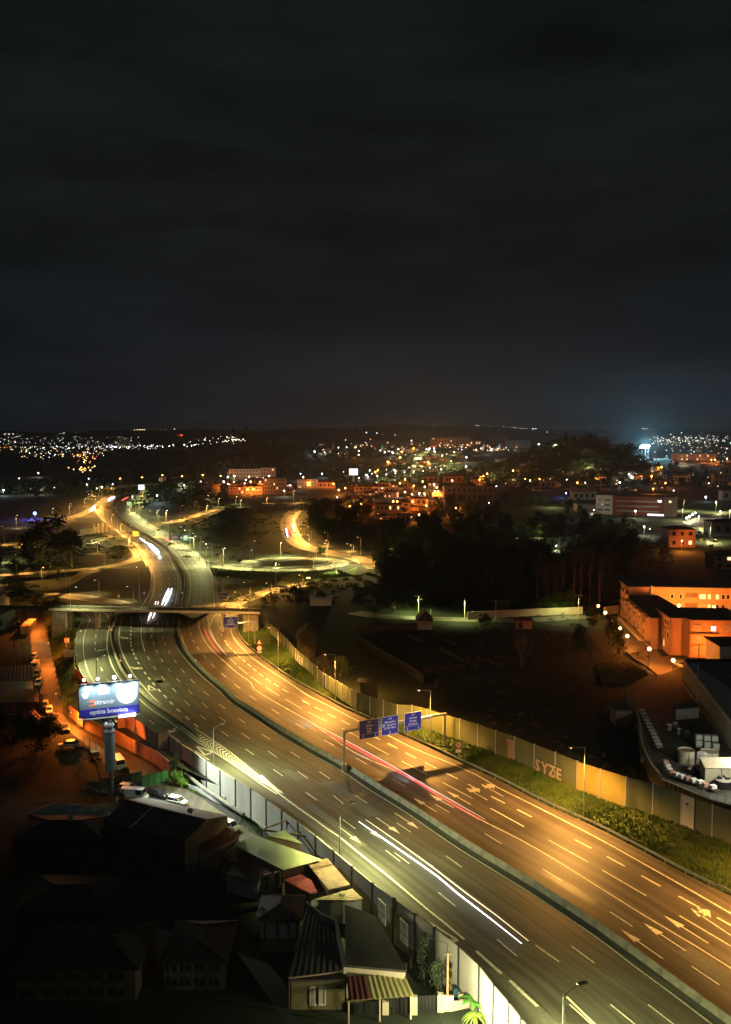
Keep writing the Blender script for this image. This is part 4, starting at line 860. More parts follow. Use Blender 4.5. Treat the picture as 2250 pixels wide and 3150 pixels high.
for i, u in enumerate((-.38, -.15, .13, .40)):
    p = cc+d*W_*u+UPV*(H_/2+.15); q = p+n*1.7+UPV*.35+d*.3; ar = part('lamp_arm', MB().tube(p-n*.2, q, .05), M_BLACK, t); part('floodlight', MB().obox(q, d*.35, n*.2, UPV*.1), M_BLACK, t)
    part('bulb', MB().ball(p-n*.55+UPV*.75-d*.3, .27 if i != 2 else .36, 10, 6), mat('bulb_flood', (1, 1, 1), .4, emit=(.92, .97, 1), strength=12, sample=False), t)
    light('lamp_light', 'SPOT', tuple(o+q-UPV*.2+n*.1), 1300, (.86, .95, 1), t, .2, 120, .7, tuple(-n*.9-UPV*1.5))
    light('lamp_light', 'SPOT', tuple(o+p-n*.55+UPV*.75-d*.3), 4500, (.86, .96, .95), t, .2, 130, .7, (.2, .4, -1))
light('lamp_light', 'SPOT', tuple(o+fz+d*(W_/2-2.1)+n*2.4+UPV*.9), 2000, (.95, .98, 1), t, .3, 95, .9, tuple(-n))
p = cc+d*(W_/2-1.9)-UPV*(H_/2-.1)+n*1.0
part('light_tube', MB().tube(p-d*1.9-UPV*.35, p+d*1.2-UPV*.25, .22, .28, 8), MATS['bulb_flood'], t)
light('lamp_light', 'SPOT', tuple(o+p-UPV*.7), 90000, (.90, 1, .86), t, .3, 95, .9, (.9, -.45, -.62))  # extra spot, added to whiten the pale noise wall panels
# column with its shroud
ct = G(332, 2196, 12.2)-o; cb = 9.3
q = Vector((0, 0, 0)); px0 = (G(346, 2457, STREET_Z)-o)
part('column', MB().tube((px0.x, px0.y, 0), (px0.x-.2, px0.y, 15.2), .42, .40, 14), mat('grey_green_steel', (.20, .27, .27), .6), t)
part('shroud', MB().tube((px0.x-.2, px0.y, 5.6), (px0.x-.3, px0.y, 12.6), .95, .95, 24), mat('shroud_grey', (.28, .38, .40), .7, noise=.15, scale=.8, stretch=(1, 1, .3)), t)
for zz in (12.9, 14.0): part('shroud_ring', MB().tube((px0.x-.3, px0.y, zz), (px0.x-.3, px0.y, zz+.5), .97, .97, 24), M_SIGNW, t)
m = MB(); [m.tube((px0.x-.3+.9*math.cos(k), px0.y+.9*math.sin(k), 12.5), (px0.x-.3+.9*math.cos(k), px0.y+.9*math.sin(k), 15.2), .05) for k in (0, .8, 1.6, 2.4, 3.2, 4, 4.8, 5.6)]; part('shroud_bars', m, M_DSTEEL, t)
part('collar', MB().tube((px0.x, px0.y, 4.0), (px0.x, px0.y, 4.3), .52, .52, 14), M_STEEL, t)

# ================================================================ light trails of passing traffic
def trail(label, spec, z, r, col, s, r2=None):
    P0_ = tr(spec, z); P = [P0_[0]]
    for q in P0_[1:]:
        if q.y < P[-1].y - 5 or (q-P[-1]).length > 7 or P0_[0].y < P0_[-1].y or len(P0_) < 5: P.append(q)
    P = smooth(P, 4); t = MB()
    for i in range(len(P)-1): f = i/(len(P)-1); n_ = len(P)-1; k0 = min(1, .35+i/3, .35+(n_-i)/3); k1 = min(1, .35+(i+1)/3, .35+(n_-i-1)/3); rr_ = r+(((r2 or r)-r)*f); t.tube(P[i], P[i+1], rr_*k0, rr_*k1, 6, i in (0, len(P)-2))
    mt = mat('trail_'+col[0], (.1, .1, .1), .5, emit=col[1], strength=s, sample=False); return tag(t.build('light_trail', mt), label, 'light trail', 'light trails of passing vehicles')
CW = ('white', (.95, .93, 1)); CR_ = ('red', (1, .012, .035)); CO = ('pale_gold', (1, .80, .48)); CBl = ('cool_white', (.8, .93, 1)); CP = ('pale_red', (1, .32, .25)); CF = ('faint_red', (1, .05, .06))
trail('long white headlight trail on the near carriageway, nearest the noise wall', 'G 145,480 500,725 800,935 975,1083 ; J 960,0 1250,212 1505,415', .6, .11, CW, 3.2)
trail('long pale gold trail beside the white headlight trail', 'G 205,465 500,670 800,890 1050,1083 ; J 1040,0 1300,185 1560,392', .6, .095, CO, 1.4)
trail('long crimson tail light trail below the sign gantry', 'E 20,495 300,640 600,800 900,965 1090,1083 ; G 700,208 950,345 1180,472', .7, .10, CR_, 1.5)
trail('thin pinkish white trail above the crimson trail', 'E 0,455 200,560 400,665 600,775 800,888 960,985 ; G 620,120 800,230 1000,350 1200,462', .7, .06, ('pink_white', (1, .72, .6)), 1.3)
trail('left one of two short red trails before the yield lines', 'B 212,490 240,560 290,640 355,715', .7, .09, CF, 1.6); trail('right one of two short red trails before the yield lines', 'B 243,492 275,560 330,640 392,715', .7, .09, CP, 1.1)
trail('left bright white trail on the dark motorway behind the footbridge', 'A 1001,162 975,220 942,300', .7, .30, CBl, 5); trail('right bright white trail on the dark motorway behind the footbridge', 'A 1026,162 1005,220 968,302', .7, .33, CBl, 5)
trail('short white pink trail under the footbridge', 'A 862,345 845,385 828,430', .7, .45, ('rose_white', (1, .78, .72)), 3.5, .3); trail('second short pink trail under the footbridge', 'A 888,345 880,380 865,412', .7, .35, ('rose_white', (1, .78, .72)), 3.5, .25)
trail('small pink spark of a trail above the footbridge rail', 'A 893,272 886,296', .7, .4, ('rose_white', (1, .78, .72)), 3.5); trail('tiny second spark of a trail above the footbridge rail', 'A 913,275 908,296', .7, .3, ('rose_white', (1, .78, .72)), 3.5)
trail('broad white trail at the far bend of the motorway', 'K 1235,600 1280,640 1325,688', .8, .9, CBl, 4, 1.2); trail('thin white tail leading to the broad far trail', 'K 1165,555 1200,580 1240,606', .8, .35, CBl, 4)
trail('white trail on the far left carriageway', 'K 955,212 925,228 900,245', .8, 1.3, CW, 3.2); trail('white trail at the far split beside the dark sign backs', 'K 800,288 780,308 758,328', .8, 1.4, CW, 3.2)
trail('red trail at the far end of the motorway', 'K 1075,213 1045,225 1012,243', .8, .5, CF, 1.6); trail('upper thin red trail beside the blue gantry signs', 'K 1330,543 1370,560 1410,580', .8, .35, CF, 1.6); trail('lower thin red trail beside the blue gantry signs', 'K 1350,548 1395,570 1435,590', .8, .35, CF, 1.6)
for i, (s_, c_) in enumerate((('L 1030,335 1035,375 1045,415', CW), ('L 1043,335 1050,370 1058,405', CF), ('L 1060,340 1068,370 1075,395', CF), ('L 1078,300 1085,335 1095,370', CO), ('L 1090,250 1092,300 1110,370', CO))): trail('trail on the curving slip road, ' + ('white, leftmost', 'red, second from the left', 'red, third from the left', 'golden, fourth from the left', 'golden, rightmost')[i], s_, .7, .4, c_, 1.6)
trail('second faint red line hugging the crimson trail', 'E 60,500 300,625 600,788 900,953 ; G 690,215 940,348 1150,470', .9, .04, CF, .9)
trail('faint pink streak along the lane line past the gantry', 'G 480,75 560,95 640,128 700,165 760,200', .7, .04, ('pink_white', (1, .72, .6)), 1.0)
trail('faint pale streak ending the gold trail on the near carriageway', 'G 640,765 700,812 770,858', .9, .07, CO, 1.2)
# headlight beams of the passing vehicles, plus an added beam for the signs
def beam(k, x, y, k2, x2, y2, e, col=(.75, .92, 1), z=.9, spot=70):
    a = g(k, x, y, z); b = g(k2, x2, y2, 0); light('headlight_and_fill_beam', 'SPOT', a, e, col, None, .2, spot, .9, b-a)
beam('E', 60, 500, 'D', 1000, 330, 9000, spot=50); beam('E', 900, 970, 'E', 300, 660, 9000, spot=34); beam('E', 560, 780, 'E', 0, 520, 6000, spot=34)
_a = g('G', 900, 330, 1.0); _b = g('E', 690, 470, 7.4); light('headlight_and_fill_beam', 'SPOT', _a, 13000, (.8, .88, 1), None, .3, 34, .8, Vector((7.5, 184, 7.4))-_a)  # added beam with no vehicle, brightens the gantry signs
beam('A', 950, 330, 'A', 935, 470, 3500); beam('A', 1015, 180, 'A', 980, 330, 4000, (.7, 1, .9)); beam('K', 1330, 690, 'K', 1360, 760, 2500)
# ================================================================ vehicles
CARS = {}
def car_proto(kind, paint, pm):
    t = bpy.data.objects.new('car' if kind != 'van' else 'van', None); C.objects.link(t)
    if kind == 'van': L_, W_, H_, hood, roof0, roof1, belt = 5.2, 2.0, 2.15, .95, .75, 5.1, 1.15
    elif kind == 'hatch': L_, W_, H_, hood, roof0, roof1, belt = 3.9, 1.68, 1.48, 1.0, 1.55, 3.6, .92
    else: L_, W_, H_, hood, roof0, roof1, belt = 4.4, 1.76, 1.44, 1.15, 1.8, 3.5, .9
    x0 = -L_/2; w = W_/2
    m = MB(); sec = [(0, .35, .62, .80), (.12, .28, .72, .93), (hood*.9, .26, belt*.95, 1), (L_*.5, .26, belt, 1), (L_-.15, .28, belt, .97), (L_, .4, belt*.85, .86)]
    k = len(m.v)
    for x, za, zb, f in sec: m.v += [(x0+x, -w*f, za), (x0+x, w*f, za), (x0+x, w*f, zb*.85), (x0+x, w*f*.94, zb), (x0+x, -w*f*.94, zb), (x0+x, -w*f, zb*.85)]
    for i in range(len(sec)-1):
        for j in range(6): m.f.append((k+6*i+j, k+6*i+(j+1) % 6, k+6*i+6+(j+1) % 6, k+6*i+6+j))
    m.f.append(tuple(k+j for j in reversed(range(6)))); m.f.append(tuple(k+6*(len(sec)-1)+j for j in range(6))); part('body', m, pm, t)
    m = MB(); b = [(hood*.85, 1), (roof0, .84), (roof1, .84), (L_-.12, .96)]
    m.v = [(x0+b[0][0], -w*.92, belt-.02), (x0+b[0][0], w*.92, belt-.02), (x0+b[3][0], w*.9, belt-.02), (x0+b[3][0], -w*.9, belt-.02), (x0+b[1][0], -w*.78, H_-.04), (x0+b[1][0], w*.78, H_-.04), (x0+b[2][0], w*.76, H_-.04), (x0+b[2][0], -w*.76, H_-.04)]
    m.f = [(0, 1, 5, 4), (1, 2, 6, 5), (2, 3, 7, 6), (3, 0, 4, 7)]; part('windows', m, M_GLASS, t)
    m = MB(); m.box((x0+(b[1][0]+b[2][0])/2, 0, H_-.03), b[2][0]-b[1][0]+.05, w*1.58, .07)
    for s in (-1, 1):
        for (xa, xb) in ((hood*.85, b[1][0]), (L_-.12, b[2][0]), (L_*.52, L_*.52)): m.beam((x0+xa, s*w*.92, belt), (x0+xb, s*w*.78, H_-.04), .09, .09)
    if kind == 'van':
        for s in (-1, 1): m.quad((x0+2.1, s*w*.93, belt), (x0+L_-.1, s*w*.93, belt), (x0+5.1, s*w*.79, H_-.03), (x0+2.1, s*w*.80, H_-.03))
        m.quad((x0+L_-.1, -w*.92, belt), (x0+L_-.1, w*.92, belt), (x0+5.12, w*.78, H_-.03), (x0+5.12, -w*.78, H_-.03))
    part('roof', m, pm, t)
    wm = MB().tube((0, -.1, 0), (0, .1, 0), .31, .31, 12); hb = MB().tube((0, -.11, 0), (0, .11, 0), .17, .17, 8)
    for x in (.8, L_-.85):
        for s in (-1, 1): q = part('wheel', wm, M_BLACK, t); q.location = (x0+x, s*(w-.12), .31); h = part('rim', hb, M_STEEL, q)
    for s in (-1, 1): part('headlight', MB().obox((x0+.06, s*w*.62, .64), Vector((.07, 0, 0)), Vector((0, .18, 0)), Vector((0, 0, .07))), M_SIGNW, t); part('tail_light', MB().obox((x0+L_-.03, s*w*.7, .78), Vector((.05, 0, 0)), Vector((0, .12, 0)), Vector((0, 0, .1))), M_RED, t)
    return t
def car(label, kind, paint, P, heading, z):
    pm = mat('car_paint_'+paint, {'white': (.62, .62, .6), 'silver': (.35, .36, .37), 'black': (.012, .012, .014), 'yellow': (.6, .5, .25), 'dark': (.03, .03, .035), 'grey': (.15, .15, .16)}[paint], .35)
    key = (kind, paint)
    if key not in CARS: o_ = CARS[key] = car_proto(kind, paint, pm)
    else: o_ = copy_tree(CARS[key])
    o_.location = (P.x, P.y, z); o_.rotation_euler = (0, 0, heading); return tag(o_, label, 'van' if kind == 'van' else 'car', 'cars parked around the motorway')
SZ = STREET_Z+.07
H1 = R(95)+math.pi
for lab, kind, paint, k, x, y, hd in (
    ('silver car parked alone highest up the orange side street', 'hatch', 'silver', 'C', 282, 205, R(-84)), ('pale van with yellow lit roof, first of the row of three on the side street', 'van', 'white', 'C', 290, 290, R(-82)),
    ('yellowish car in the middle of the row of three on the side street', 'hatch', 'yellow', 'C', 306, 348, R(-82)), ('white car with dark windscreen ending the row on the side street', 'sedan', 'white', 'C', 322, 420, R(-80)),
    ('yellow lit car behind the thin pole lower on the side street', 'hatch', 'yellow', 'C', 374, 612, R(-75)), ('small pale car half hidden by branches below the yellow lit car', 'hatch', 'white', 'C', 410, 655, R(-70)),
    ('dark car by the hedge, opposite the billboard column', 'sedan', 'dark', 'C', 540, 800, R(-62)), ('white van parked by the terracotta retaining wall', 'van', 'white', 'M', 585, 300, R(-62)),
    ('silver car nearest the green metal fence in the yard', 'hatch', 'silver', 'M', 668, 500, R(-18)), ('long white van beside the gabled roof', 'van', 'white', 'M', 715, 565, R(-8)), ('black hatchback in the middle of the yard', 'hatch', 'black', 'M', 915, 545, R(-28)),
    ('small white car right of the black hatchback', 'hatch', 'white', 'M', 1070, 608, R(-25)), ('white car half hidden behind the gable corner', 'hatch', 'white', 'M', 1512, 815, R(-35)), ('silver car in the dark fenced lot left of the column', 'sedan', 'silver', 'M', 165, 130, R(-170)), ('dark car behind the fence of the dark lot', 'sedan', 'dark', 'M', 385, 225, R(-60))):
    car(lab, kind, paint, g(k, x, y, SZ), hd+math.pi, SZ)
for lab, kind, paint, k, x, y, hd in (('white van coming up the bright road at the far right', 'van', 'white', 'X', 825, 855, R(-100)), ('white car parked at the grass beside the bright road', 'sedan', 'white', 'X', 1215, 1040, R(10)), ('dark car below the parked white car on the bright road', 'sedan', 'dark', 'X', 1130, 1150, R(60)),
        ('first car parked by the bright road kerb, yellow lit', 'hatch', 'yellow', 'X', 880, 1010, R(70)), ('dark motorcar at the tree by the bright road', 'hatch', 'dark', 'X', 1160, 980, R(40))):
    car(lab, kind, paint, g(k, x, y, 0), hd+math.pi, .02)
for i in range(6): p = G(1572+i*20, 1689, 0); car('pale van in the dim row before the low building, ' + ('leftmost', 'second from left', 'third from left', 'third from right', 'second from right', 'rightmost')[i], 'van', 'white', p, R(90+8*(i % 3)), .02)
car('orange lit car parked at the warehouse corner by the brightest globe lamp', 'hatch', 'white', g('N', 940, 1190), R(110), .02)

# ================================================================ buildings
def windows(t, a, b, z0, rows, o, name='window', frame=None, d0=.03):
    """windows on the facade a->b (outside on the right hand of travel a->b when seen from above is -normal); rows = [(s0,s1,za,zb,mat)] s as fraction"""
    d = (b-a); L_ = d.length; d = d.normalized(); n = Vector((d.y, -d.x, 0)); out = []
    for s0, s1, za, zb, mt in rows:
        c = a+d*L_*(s0+s1)/2; c = Vector((c.x, c.y, z0+(za+zb)/2))-o; hw = L_*(s1-s0)/2; hh = (zb-za)/2
        if frame:
            f = MB(); e = .09
            for u, v, w_, h_ in ((0, hh, hw+e, e), (0, -hh, hw+e, e), (hw, 0, e, hh), (-hw, 0, e, hh)): f.obox(c+n*(d0+.05)+d*u+UPV*v, d*w_, n*.05, UPV*h_)
            fo = part(name, f, frame, t); q = part('pane', MB().obox(c+n*d0, d*hw, n*.02, UPV*hh), mt, fo)
        else: q = part(name, MB().obox(c+n*d0, d*hw, n*.03, UPV*hh), mt, t)
        out.append(q)
    return out
def corr_roof(name, A, B, D_, E_, mt, parent, o, pitch=.5, amp=.07, th=.06):
    """corrugated sheet over the quad A,B,D,E (A->B along the ridges' cross direction, A->E down the sheet)"""
    n = max(2, int((B-A).length/pitch)*2); m = MB(); nn = (B-A).cross(E_-A).normalized(); nn = nn if nn.z > 0 else -nn
    for i in range(n+1):
        f = i/n; p = A.lerp(B, f)-o; q = E_.lerp(D_, f)-o; h = nn*(amp if i % 2 else 0)
        m.v += [tuple(p+h), tuple(q+h), tuple(p+h-nn*th), tuple(q+h-nn*th)]
    for i in range(n):
        a = 4*i; m.f += [(a, a+4, a+5, a+1), (a+2, a+3, a+7, a+6), (a+1, a+5, a+7, a+3), (a, a+2, a+6, a+4)]
    return part(name, m, mt, parent)
def ccw(P):
    s = sum(P[i].x*P[(i+1) % len(P)].y-P[(i+1) % len(P)].x*P[i].y for i in range(len(P))); return P if s > 0 else list(reversed(P))
def house(label, P, z0, z1, wm, rm, cat='house', name='house', roof='hip', rise=1.6, group=None, eave=.5, chim=False, win=None, frame=None, tube=True):
    """P: four plan points, P0->P1 the front edge facing the camera"""
    P = [Vector((p.x, p.y, 0)) for p in P]; o = Vector((P[0].x, P[0].y, z0)); t = thing(name, label, cat, o, group); P = [p for p in P]
    part('wall', MB().prism([p-o for p in ccw(P)], -.5, z1-z0), wm, t)
    c = sum(P, Vector())/4; E_ = [p+(p-c).normalized()*eave*1.3 for p in P]; h = z1-z0
    def v(p, z): return Vector((p.x-o.x, p.y-o.y, z))
    rf = MB()
    if roof == 'flat':
        rf.prism([p-o for p in ccw(E_)], h+.003, h+.3)
    else:
        w_, l_ = (P[1]-P[0]).length, (P[2]-P[1]).length
        if w_ >= l_: a, b = (E_[0]+E_[3])/2, (E_[1]+E_[2])/2; k = .32 if roof == 'hip' else 0
        else: a, b = (E_[0]+E_[1])/2, (E_[2]+E_[3])/2; k = .32 if roof == 'hip' else 0
        r0, r1 = a.lerp(b, k), b.lerp(a, k); R0, R1 = v(r0, h+rise), v(r1, h+rise); e = [v(p, h+.02) for p in E_]
        if w_ >= l_: rf.quad(e[0], e[1], R1, R0); rf.quad(e[2], e[3], R0, R1); rf.quad(e[1], e[2], R1); rf.quad(e[3], e[0], R0)
        else: rf.quad(e[1], e[2], R1, R0); rf.quad(e[3], e[0], R0, R1); rf.quad(e[0], e[1], R0); rf.quad(e[2], e[3], R1)
        rf.quad(*[p-Vector((0, 0, .12)) for p in reversed(e)])
        for i in range(4): rf.quad(e[i]-Vector((0, 0, .12)), e[(i+1) % 4]-Vector((0, 0, .12)), e[(i+1) % 4], e[i])
        if roof == 'hip':                                                  # ridge caps
            ro = part('roof', rf, rm, t); m = MB(); m.beam(R0, R1, .25, .12)
            cs = ((0, R0), (3, R0), (1, R1), (2, R1)) if w_ >= l_ else ((0, R0), (1, R0), (2, R1), (3, R1))
            for i, q in cs: m.beam(e[i], q, .2, .1)
            part('ridge_cap', m, rm, ro); rf = None
    if rf: part('roof', rf, rm, t)
    if chim: q = v(c, h+rise); part('chimney', MB().box((q.x+1, q.y, q.z), .6, .6, 1.6), M_GREY, t)
    if win: windows(t, P[0], P[1], 0, win, o*1, frame=frame) if False else windows(t, Vector((P[0].x, P[0].y, 0)), Vector((P[1].x, P[1].y, 0)), z0, win, o, frame=frame)
    return t
def grid_win(nx, ny, h, fl=None, w=.5, hh=.42, lit=0, rnd=None, m0=None, mlit=None, marg=.04):
    """rows of windows as fractions"""
    out = []; fh = h/ny; rnd = rnd or random
    for j in range(ny):
        for i in range(nx):
            s = marg+(i+.5)*(1-2*marg)/nx; dw = (1-2*marg)/nx*w/2; za = fh*j+fh*(1-hh)*.55; mt = (mlit or M_LIT) if rnd.random() < lit else (m0 or M_GLASS); out.append((s-dw, s+dw, za, za+fh*hh, mt))
    return out

M_UNLIT = mat('unlit_render', (.035, .03, .026), .9, noise=.3, scale=.5); M_UNLITR = mat('unlit_dark_roof', (.012, .012, .012), .9, noise=.4, scale=.8)  # near-black colours put the lack of light into walls and roofs
# ---- the dark quarter at the lower left
def quad_roof(label, spec, z, mt, wm=M_GREY, cat='shed', name='shed', corr=True, pitch=.5, zlow=None, amp=.07, wall=True):
    """lean-to with a sheet roof; spec: four corners A B D E in the picture, z: one height or four"""
    z = z if isinstance(z, (list, tuple)) else [z]*4; w = spec.split(); k = w[0]; Q = [g(k, *map(float, s.split(',')), zz) for s, zz in zip(w[1:5], z)]
    c = sum(Q, Vector())/4; o = Vector((c.x, c.y, STREET_Z)); t = thing(name, label, cat, o); A, B, D_, E_ = Q
    if corr: corr_roof('roof', A, B, D_, E_, mt, t, o, pitch, amp)
    else:
        m = MB(); m.quad(*[q-o for q in Q]); m.quad(*[q-o-UPV*.15 for q in reversed(Q)])
        for i in range(4): m.quad(Q[i]-o-UPV*.15, Q[(i+1) % 4]-o-UPV*.15, Q[(i+1) % 4]-o, Q[i]-o)
        part('roof', m, mt, t)
    if wall:
        P = [q.lerp(c, .06) for q in Q]; m = MB()
        for i in range(4): a, b = P[i], P[(i+1) % 4]; m.quad(Vector((a.x-o.x, a.y-o.y, 0)), Vector((b.x-o.x, b.y-o.y, 0)), b-o-UPV*.2, a-o-UPV*.2)
        part('wall', m, wm, t)
    return t, Q, o
# big gabled building
rz, ez = 4.2, 2.2
R0, R1 = g('M', 640, 572, rz), g('M', 1310, 735, rz); E0, E1 = g('M', 440, 752, ez), g('M', 1130, 915, ez); F0, F1 = g('M', 790, 548, ez), g('M', 1492, 702, ez+.2)
o = Vector((R1.x, R1.y, STREET_Z)); t = thing('workshop_building', 'large dark gabled building with a pale roof seam beside the yard cars', 'building', o)
corr_roof('roof', R0, R1, E1, E0, M_ROOFD, t, o, .55, .06); corr_roof('roof', F0, F1, R1, R0, M_ROOFG, t, o, .55, .06)
part('ridge_cap', MB().beam(R0-o+UPV*.05, R1-o+UPV*.05, .35, .12), M_ROOFD, t)
a, b = R0.lerp(R1, .36)-o, E0.lerp(E1, .36)-o; part('roof_seam', MB().beam(a+UPV*.12, b+UPV*.12, .35, .05), M_GREY, t)
def down(p): return Vector((p.x-o.x, p.y-o.y, 0))
i_ = .03
for (x0, x1, m_, nm) in ((E0, E1, M_GREY, 'wall'), (F1, F0, M_GREY, 'wall')):
    a, b = x0.lerp(R1, i_), x1.lerp(R0, i_); part(nm, MB().quad(down(a), down(b), b-o-UPV*.15, a-o-UPV*.15), M_UNLIT, t)
part('gable_wall', MB().quad(down(E1), down(F1), F1-o-UPV*.1, R1-o-UPV*.12, E1-o-UPV*.1), M_BROWN, t); part('gable_wall', MB().quad(down(F0), down(E0), E0-o-UPV*.1, R0-o-UPV*.12, F0-o-UPV*.1), M_GREY, t)
m = MB(); nr = 26
for k_ in range(nr):
    f = (k_+.5)/nr; top = (E1.lerp(R1, f*2) if f < .5 else R1.lerp(F1, f*2-1)); q = E1.lerp(F1, f); nrm = (F1-E1).cross(UPV).normalized(); m.beam(Vector((q.x-o.x, q.y-o.y, .1))+nrm*.05, Vector((q.x-o.x, q.y-o.y, top.z-STREET_Z-.25))+nrm*.05, .12, .06)
part('cladding_ribs', m, M_ROOFG, t)
quad_roof('long low shed with pale ribbed roof left of the gabled building', 'M 40,590 535,645 410,772 -200,690', (.8, 1.2, .6, .2), mat('fibre_roof', (.17, .18, .16), .85, noise=.2, scale=.6), pitch=1.5, amp=.16)
quad_roof('shed with a wide pale green sheet roof beside the noise wall', 'F 490,455 1057,662 735,750 325,543', (1.3, 1.3, .8, .8), M_ROOFY, M_BROWN, pitch=.4, amp=.03)
quad_roof('small lit pale green roof under the rusty steel frame', 'F 742,416 892,528 760,500 600,462', (1.1, .7, .7, 1.0), M_ROOFY, M_BROWN, pitch=.4, amp=.03)
quad_roof('shed with rusty orange brown corrugated roof touching the noise wall', 'F 1100,648 1292,872 1110,912 940,700', (.9, .6, .5, .8), M_ROOFT, M_BROWN, pitch=.55, amp=.07)
quad_roof('shed with bright red corrugated roof below the pale green roof', 'F 880,786 1117,912 962,948 735,830', (-.2, -.3, -.8, -.6), mat('red_sheet', (.16, .02, .025), .6, noise=.2, scale=1), M_BROWN, pitch=.6, amp=.08)
quad_roof('tiled red roof strip left of the pale green shed', 'F 330,560 700,770 570,800 200,640', (.2, .0, -.4, -.2), M_ROOFR, M_BROWN, pitch=.7, amp=.06)
quad_roof('dark red tiled roof at the end of the gabled building', 'F 220,360 375,470 120,590 30,560', (.8, .2, .0, .2), M_ROOFR, M_BROWN, pitch=.7, amp=.08)
quad_roof('low shed with dark sheet roof under the red tiled strip', 'F 340,680 560,790 530,860 250,790', (-.4, -.4, -.8, -.8), M_ROOFG, M_GREY, pitch=.8)
quad_roof('mossy pale roof strip with plants between the rusty and the grey roofs', 'F 1310,905 1397,988 1330,1003 965,1000', (.2, .0, -.1, -.1), mat('mossy_sheet', (.16, .18, .10), .8, col2=(.20, .09, .05), scale=.8), M_GREY, pitch=.5)
quad_roof('steep dark roof between two pale parapets', 'Q 930,105 1180,250 1250,640 765,700', (2.4, 2.2, .6, .6), M_ROOFD, M_BROWN, name='house', cat='house', corr=True, pitch=.6, amp=.05)
quad_roof('large dark grey roof beside the noise wall doors', 'J 30,90 290,185 550,640 40,610', (2.2, 1.9, .9, 1.1), mat('slate_grey', (.05, .049, .047), .85, noise=.3, scale=1.2), M_BROWN, name='house', cat='house', corr=True, pitch=.7, amp=.03)
part('parapet', MB().beam((0, 0, 0), (1, 0, 0), .1, .1), M_GREY, t)
pw = thing('parapet_wall', 'pale weathered parapet wall between the two dark roofs', 'wall', g('Q', 1170, 250, 2.2)); o = g('Q', 1170, 250, 2.2)
P = [g('Q', 930, 92, 2.6), g('Q', 1050, 190, 2.6), g('Q', 1172, 245, 2.5), g('Q', 1215, 440, 2.0), g('Q', 1250, 640, 1.4)]; m = MB()
for a, b in zip(P, P[1:]): m.beam(a-o, b-o, .35, .9)
part('coping', m, M_GREY, pw)
# houses fronts
def front(label, k, x0, x1, yt, yb, z1, depth, wm, rm, roof='flat', win=None, name='house', cat='house', rise=1.2, frame=None, z0=None, slope=0, **kw):
    """house whose front wall is bounded by picture columns x0,x1 and its roof line yt"""
    z0 = STREET_Z if z0 is None else z0
    a, b = g(k, x0, yt, z1), g(k, x1, yt+slope, z1); d = (b-a); d.z = 0; d.normalize(); n = Vector((-d.y, d.x, 0)); n = n if n.y > 0 else -n
    return house(label, [a, b, b+n*depth, a+n*depth], z0, z1, wm, rm, cat, name, roof, rise, win=win, frame=frame, **kw)
front('dim house with closed shutters under the steep dark roof, bottom of the frame', 'Q', 800, 1246, 735, 900, -.1, 2.2, mat('dim_ochre', (.15, .13, .06), .9, noise=.25, scale=1), M_ROOFD, 'flat', [(.36, .50, .6, 2.8, M_SHUT), (.50, .64, .6, 2.8, M_SHUT)], frame=M_WHITE, eave=.1)
m_ = M_GREY
front('small dark house with pale garden terrace, left of the steep roof', 'Q', 535, 865, 205, 420, 1.2, 5.5, M_BROWN, M_ROOFD, 'hip', [(.02, .13, 1.9, 4.2, M_SHUT), (.15, .44, 1.9, 4.2, M_SHUT), (.48, .72, 1.9, 4.2, M_SHUT), (.76, .95, 1.9, 4.2, M_SHUT)], frame=M_BROWN)
front('nearly black house at the lower left edge of the frame', 'Q', -260, 250, 560, 900, .2, 9, M_UNLIT, M_UNLITR, 'hip', grid_win(4, 2, 3.8, w=.5, hh=.5), frame=M_UNLIT)
front('unlit house at the extreme bottom left corner', 'Q', -1500, -500, 620, 900, .6, 10, M_UNLIT, M_UNLITR, 'hip', grid_win(5, 2, 4, w=.45, hh=.45), frame=M_UNLIT)
front('unlit tiled house behind the corner house at bottom left', 'Q', -1500, -760, 150, 400, 1.4, 10, M_UNLIT, M_UNLITR, 'hip', grid_win(5, 2, 5, w=.45, hh=.45), frame=M_UNLIT)
front('dark rear house below the long low shed', 'M', -300, 420, 900, 1100, .8, 9, M_UNLIT, M_UNLITR, 'hip', grid_win(5, 2, 4, w=.45, hh=.45), chim=True)
# carport and yard wall at the bottom
t, Q, o = quad_roof('carport with ribbed yellowish roof, dark red at its left third', 'J 45,695 525,668 610,852 65,893', (0.3, 0.3, -.6, -.6), mat('ribbed_sheet', (.26, .24, .10), .6, noise=.1), M_CREAM, 'carport', 'carport', pitch=.55, amp=.09, wall=False)
A, B, D_, E_ = Q; corr_roof('roof', A+UPV*.02, A.lerp(B, .33)+UPV*.02, E_.lerp(D_, .33)+UPV*.02, E_+UPV*.02, mat('wine_sheet', (.07, .012, .015), .6), t, o, .55, .1)
for p in (D_, E_, E_.lerp(D_, .5)): q = p.lerp(A, .05)-o; part('post', MB().beam((q.x, q.y, 0), (q.x, q.y, q.z), .18, .18), M_CREAM, t)
t = front('lit cream house wall behind the ribbed carport', 'J', 42, 525, 612, 800, .95, 1.6, M_CREAM, M_ROOFD, 'flat', None, eave=.15, slope=44)
def garden_wall(label, pts, h, w, mt, z0=STREET_Z, name='garden_wall', cat='garden wall'):
    t = thing(name, label, cat, pts[0])
    for a, b in zip(pts, pts[1:]): part('wall_section', MB().beam(a-pts[0]+UPV*h/2, b-pts[0]+UPV*h/2, w, h), mt, t)
    return t
zz = STREET_Z
t = garden_wall('cream garden wall with gate pillars, bottom of the frame', tr('J 820,975 935,975', zz), 1.9, .3, M_CREAM)
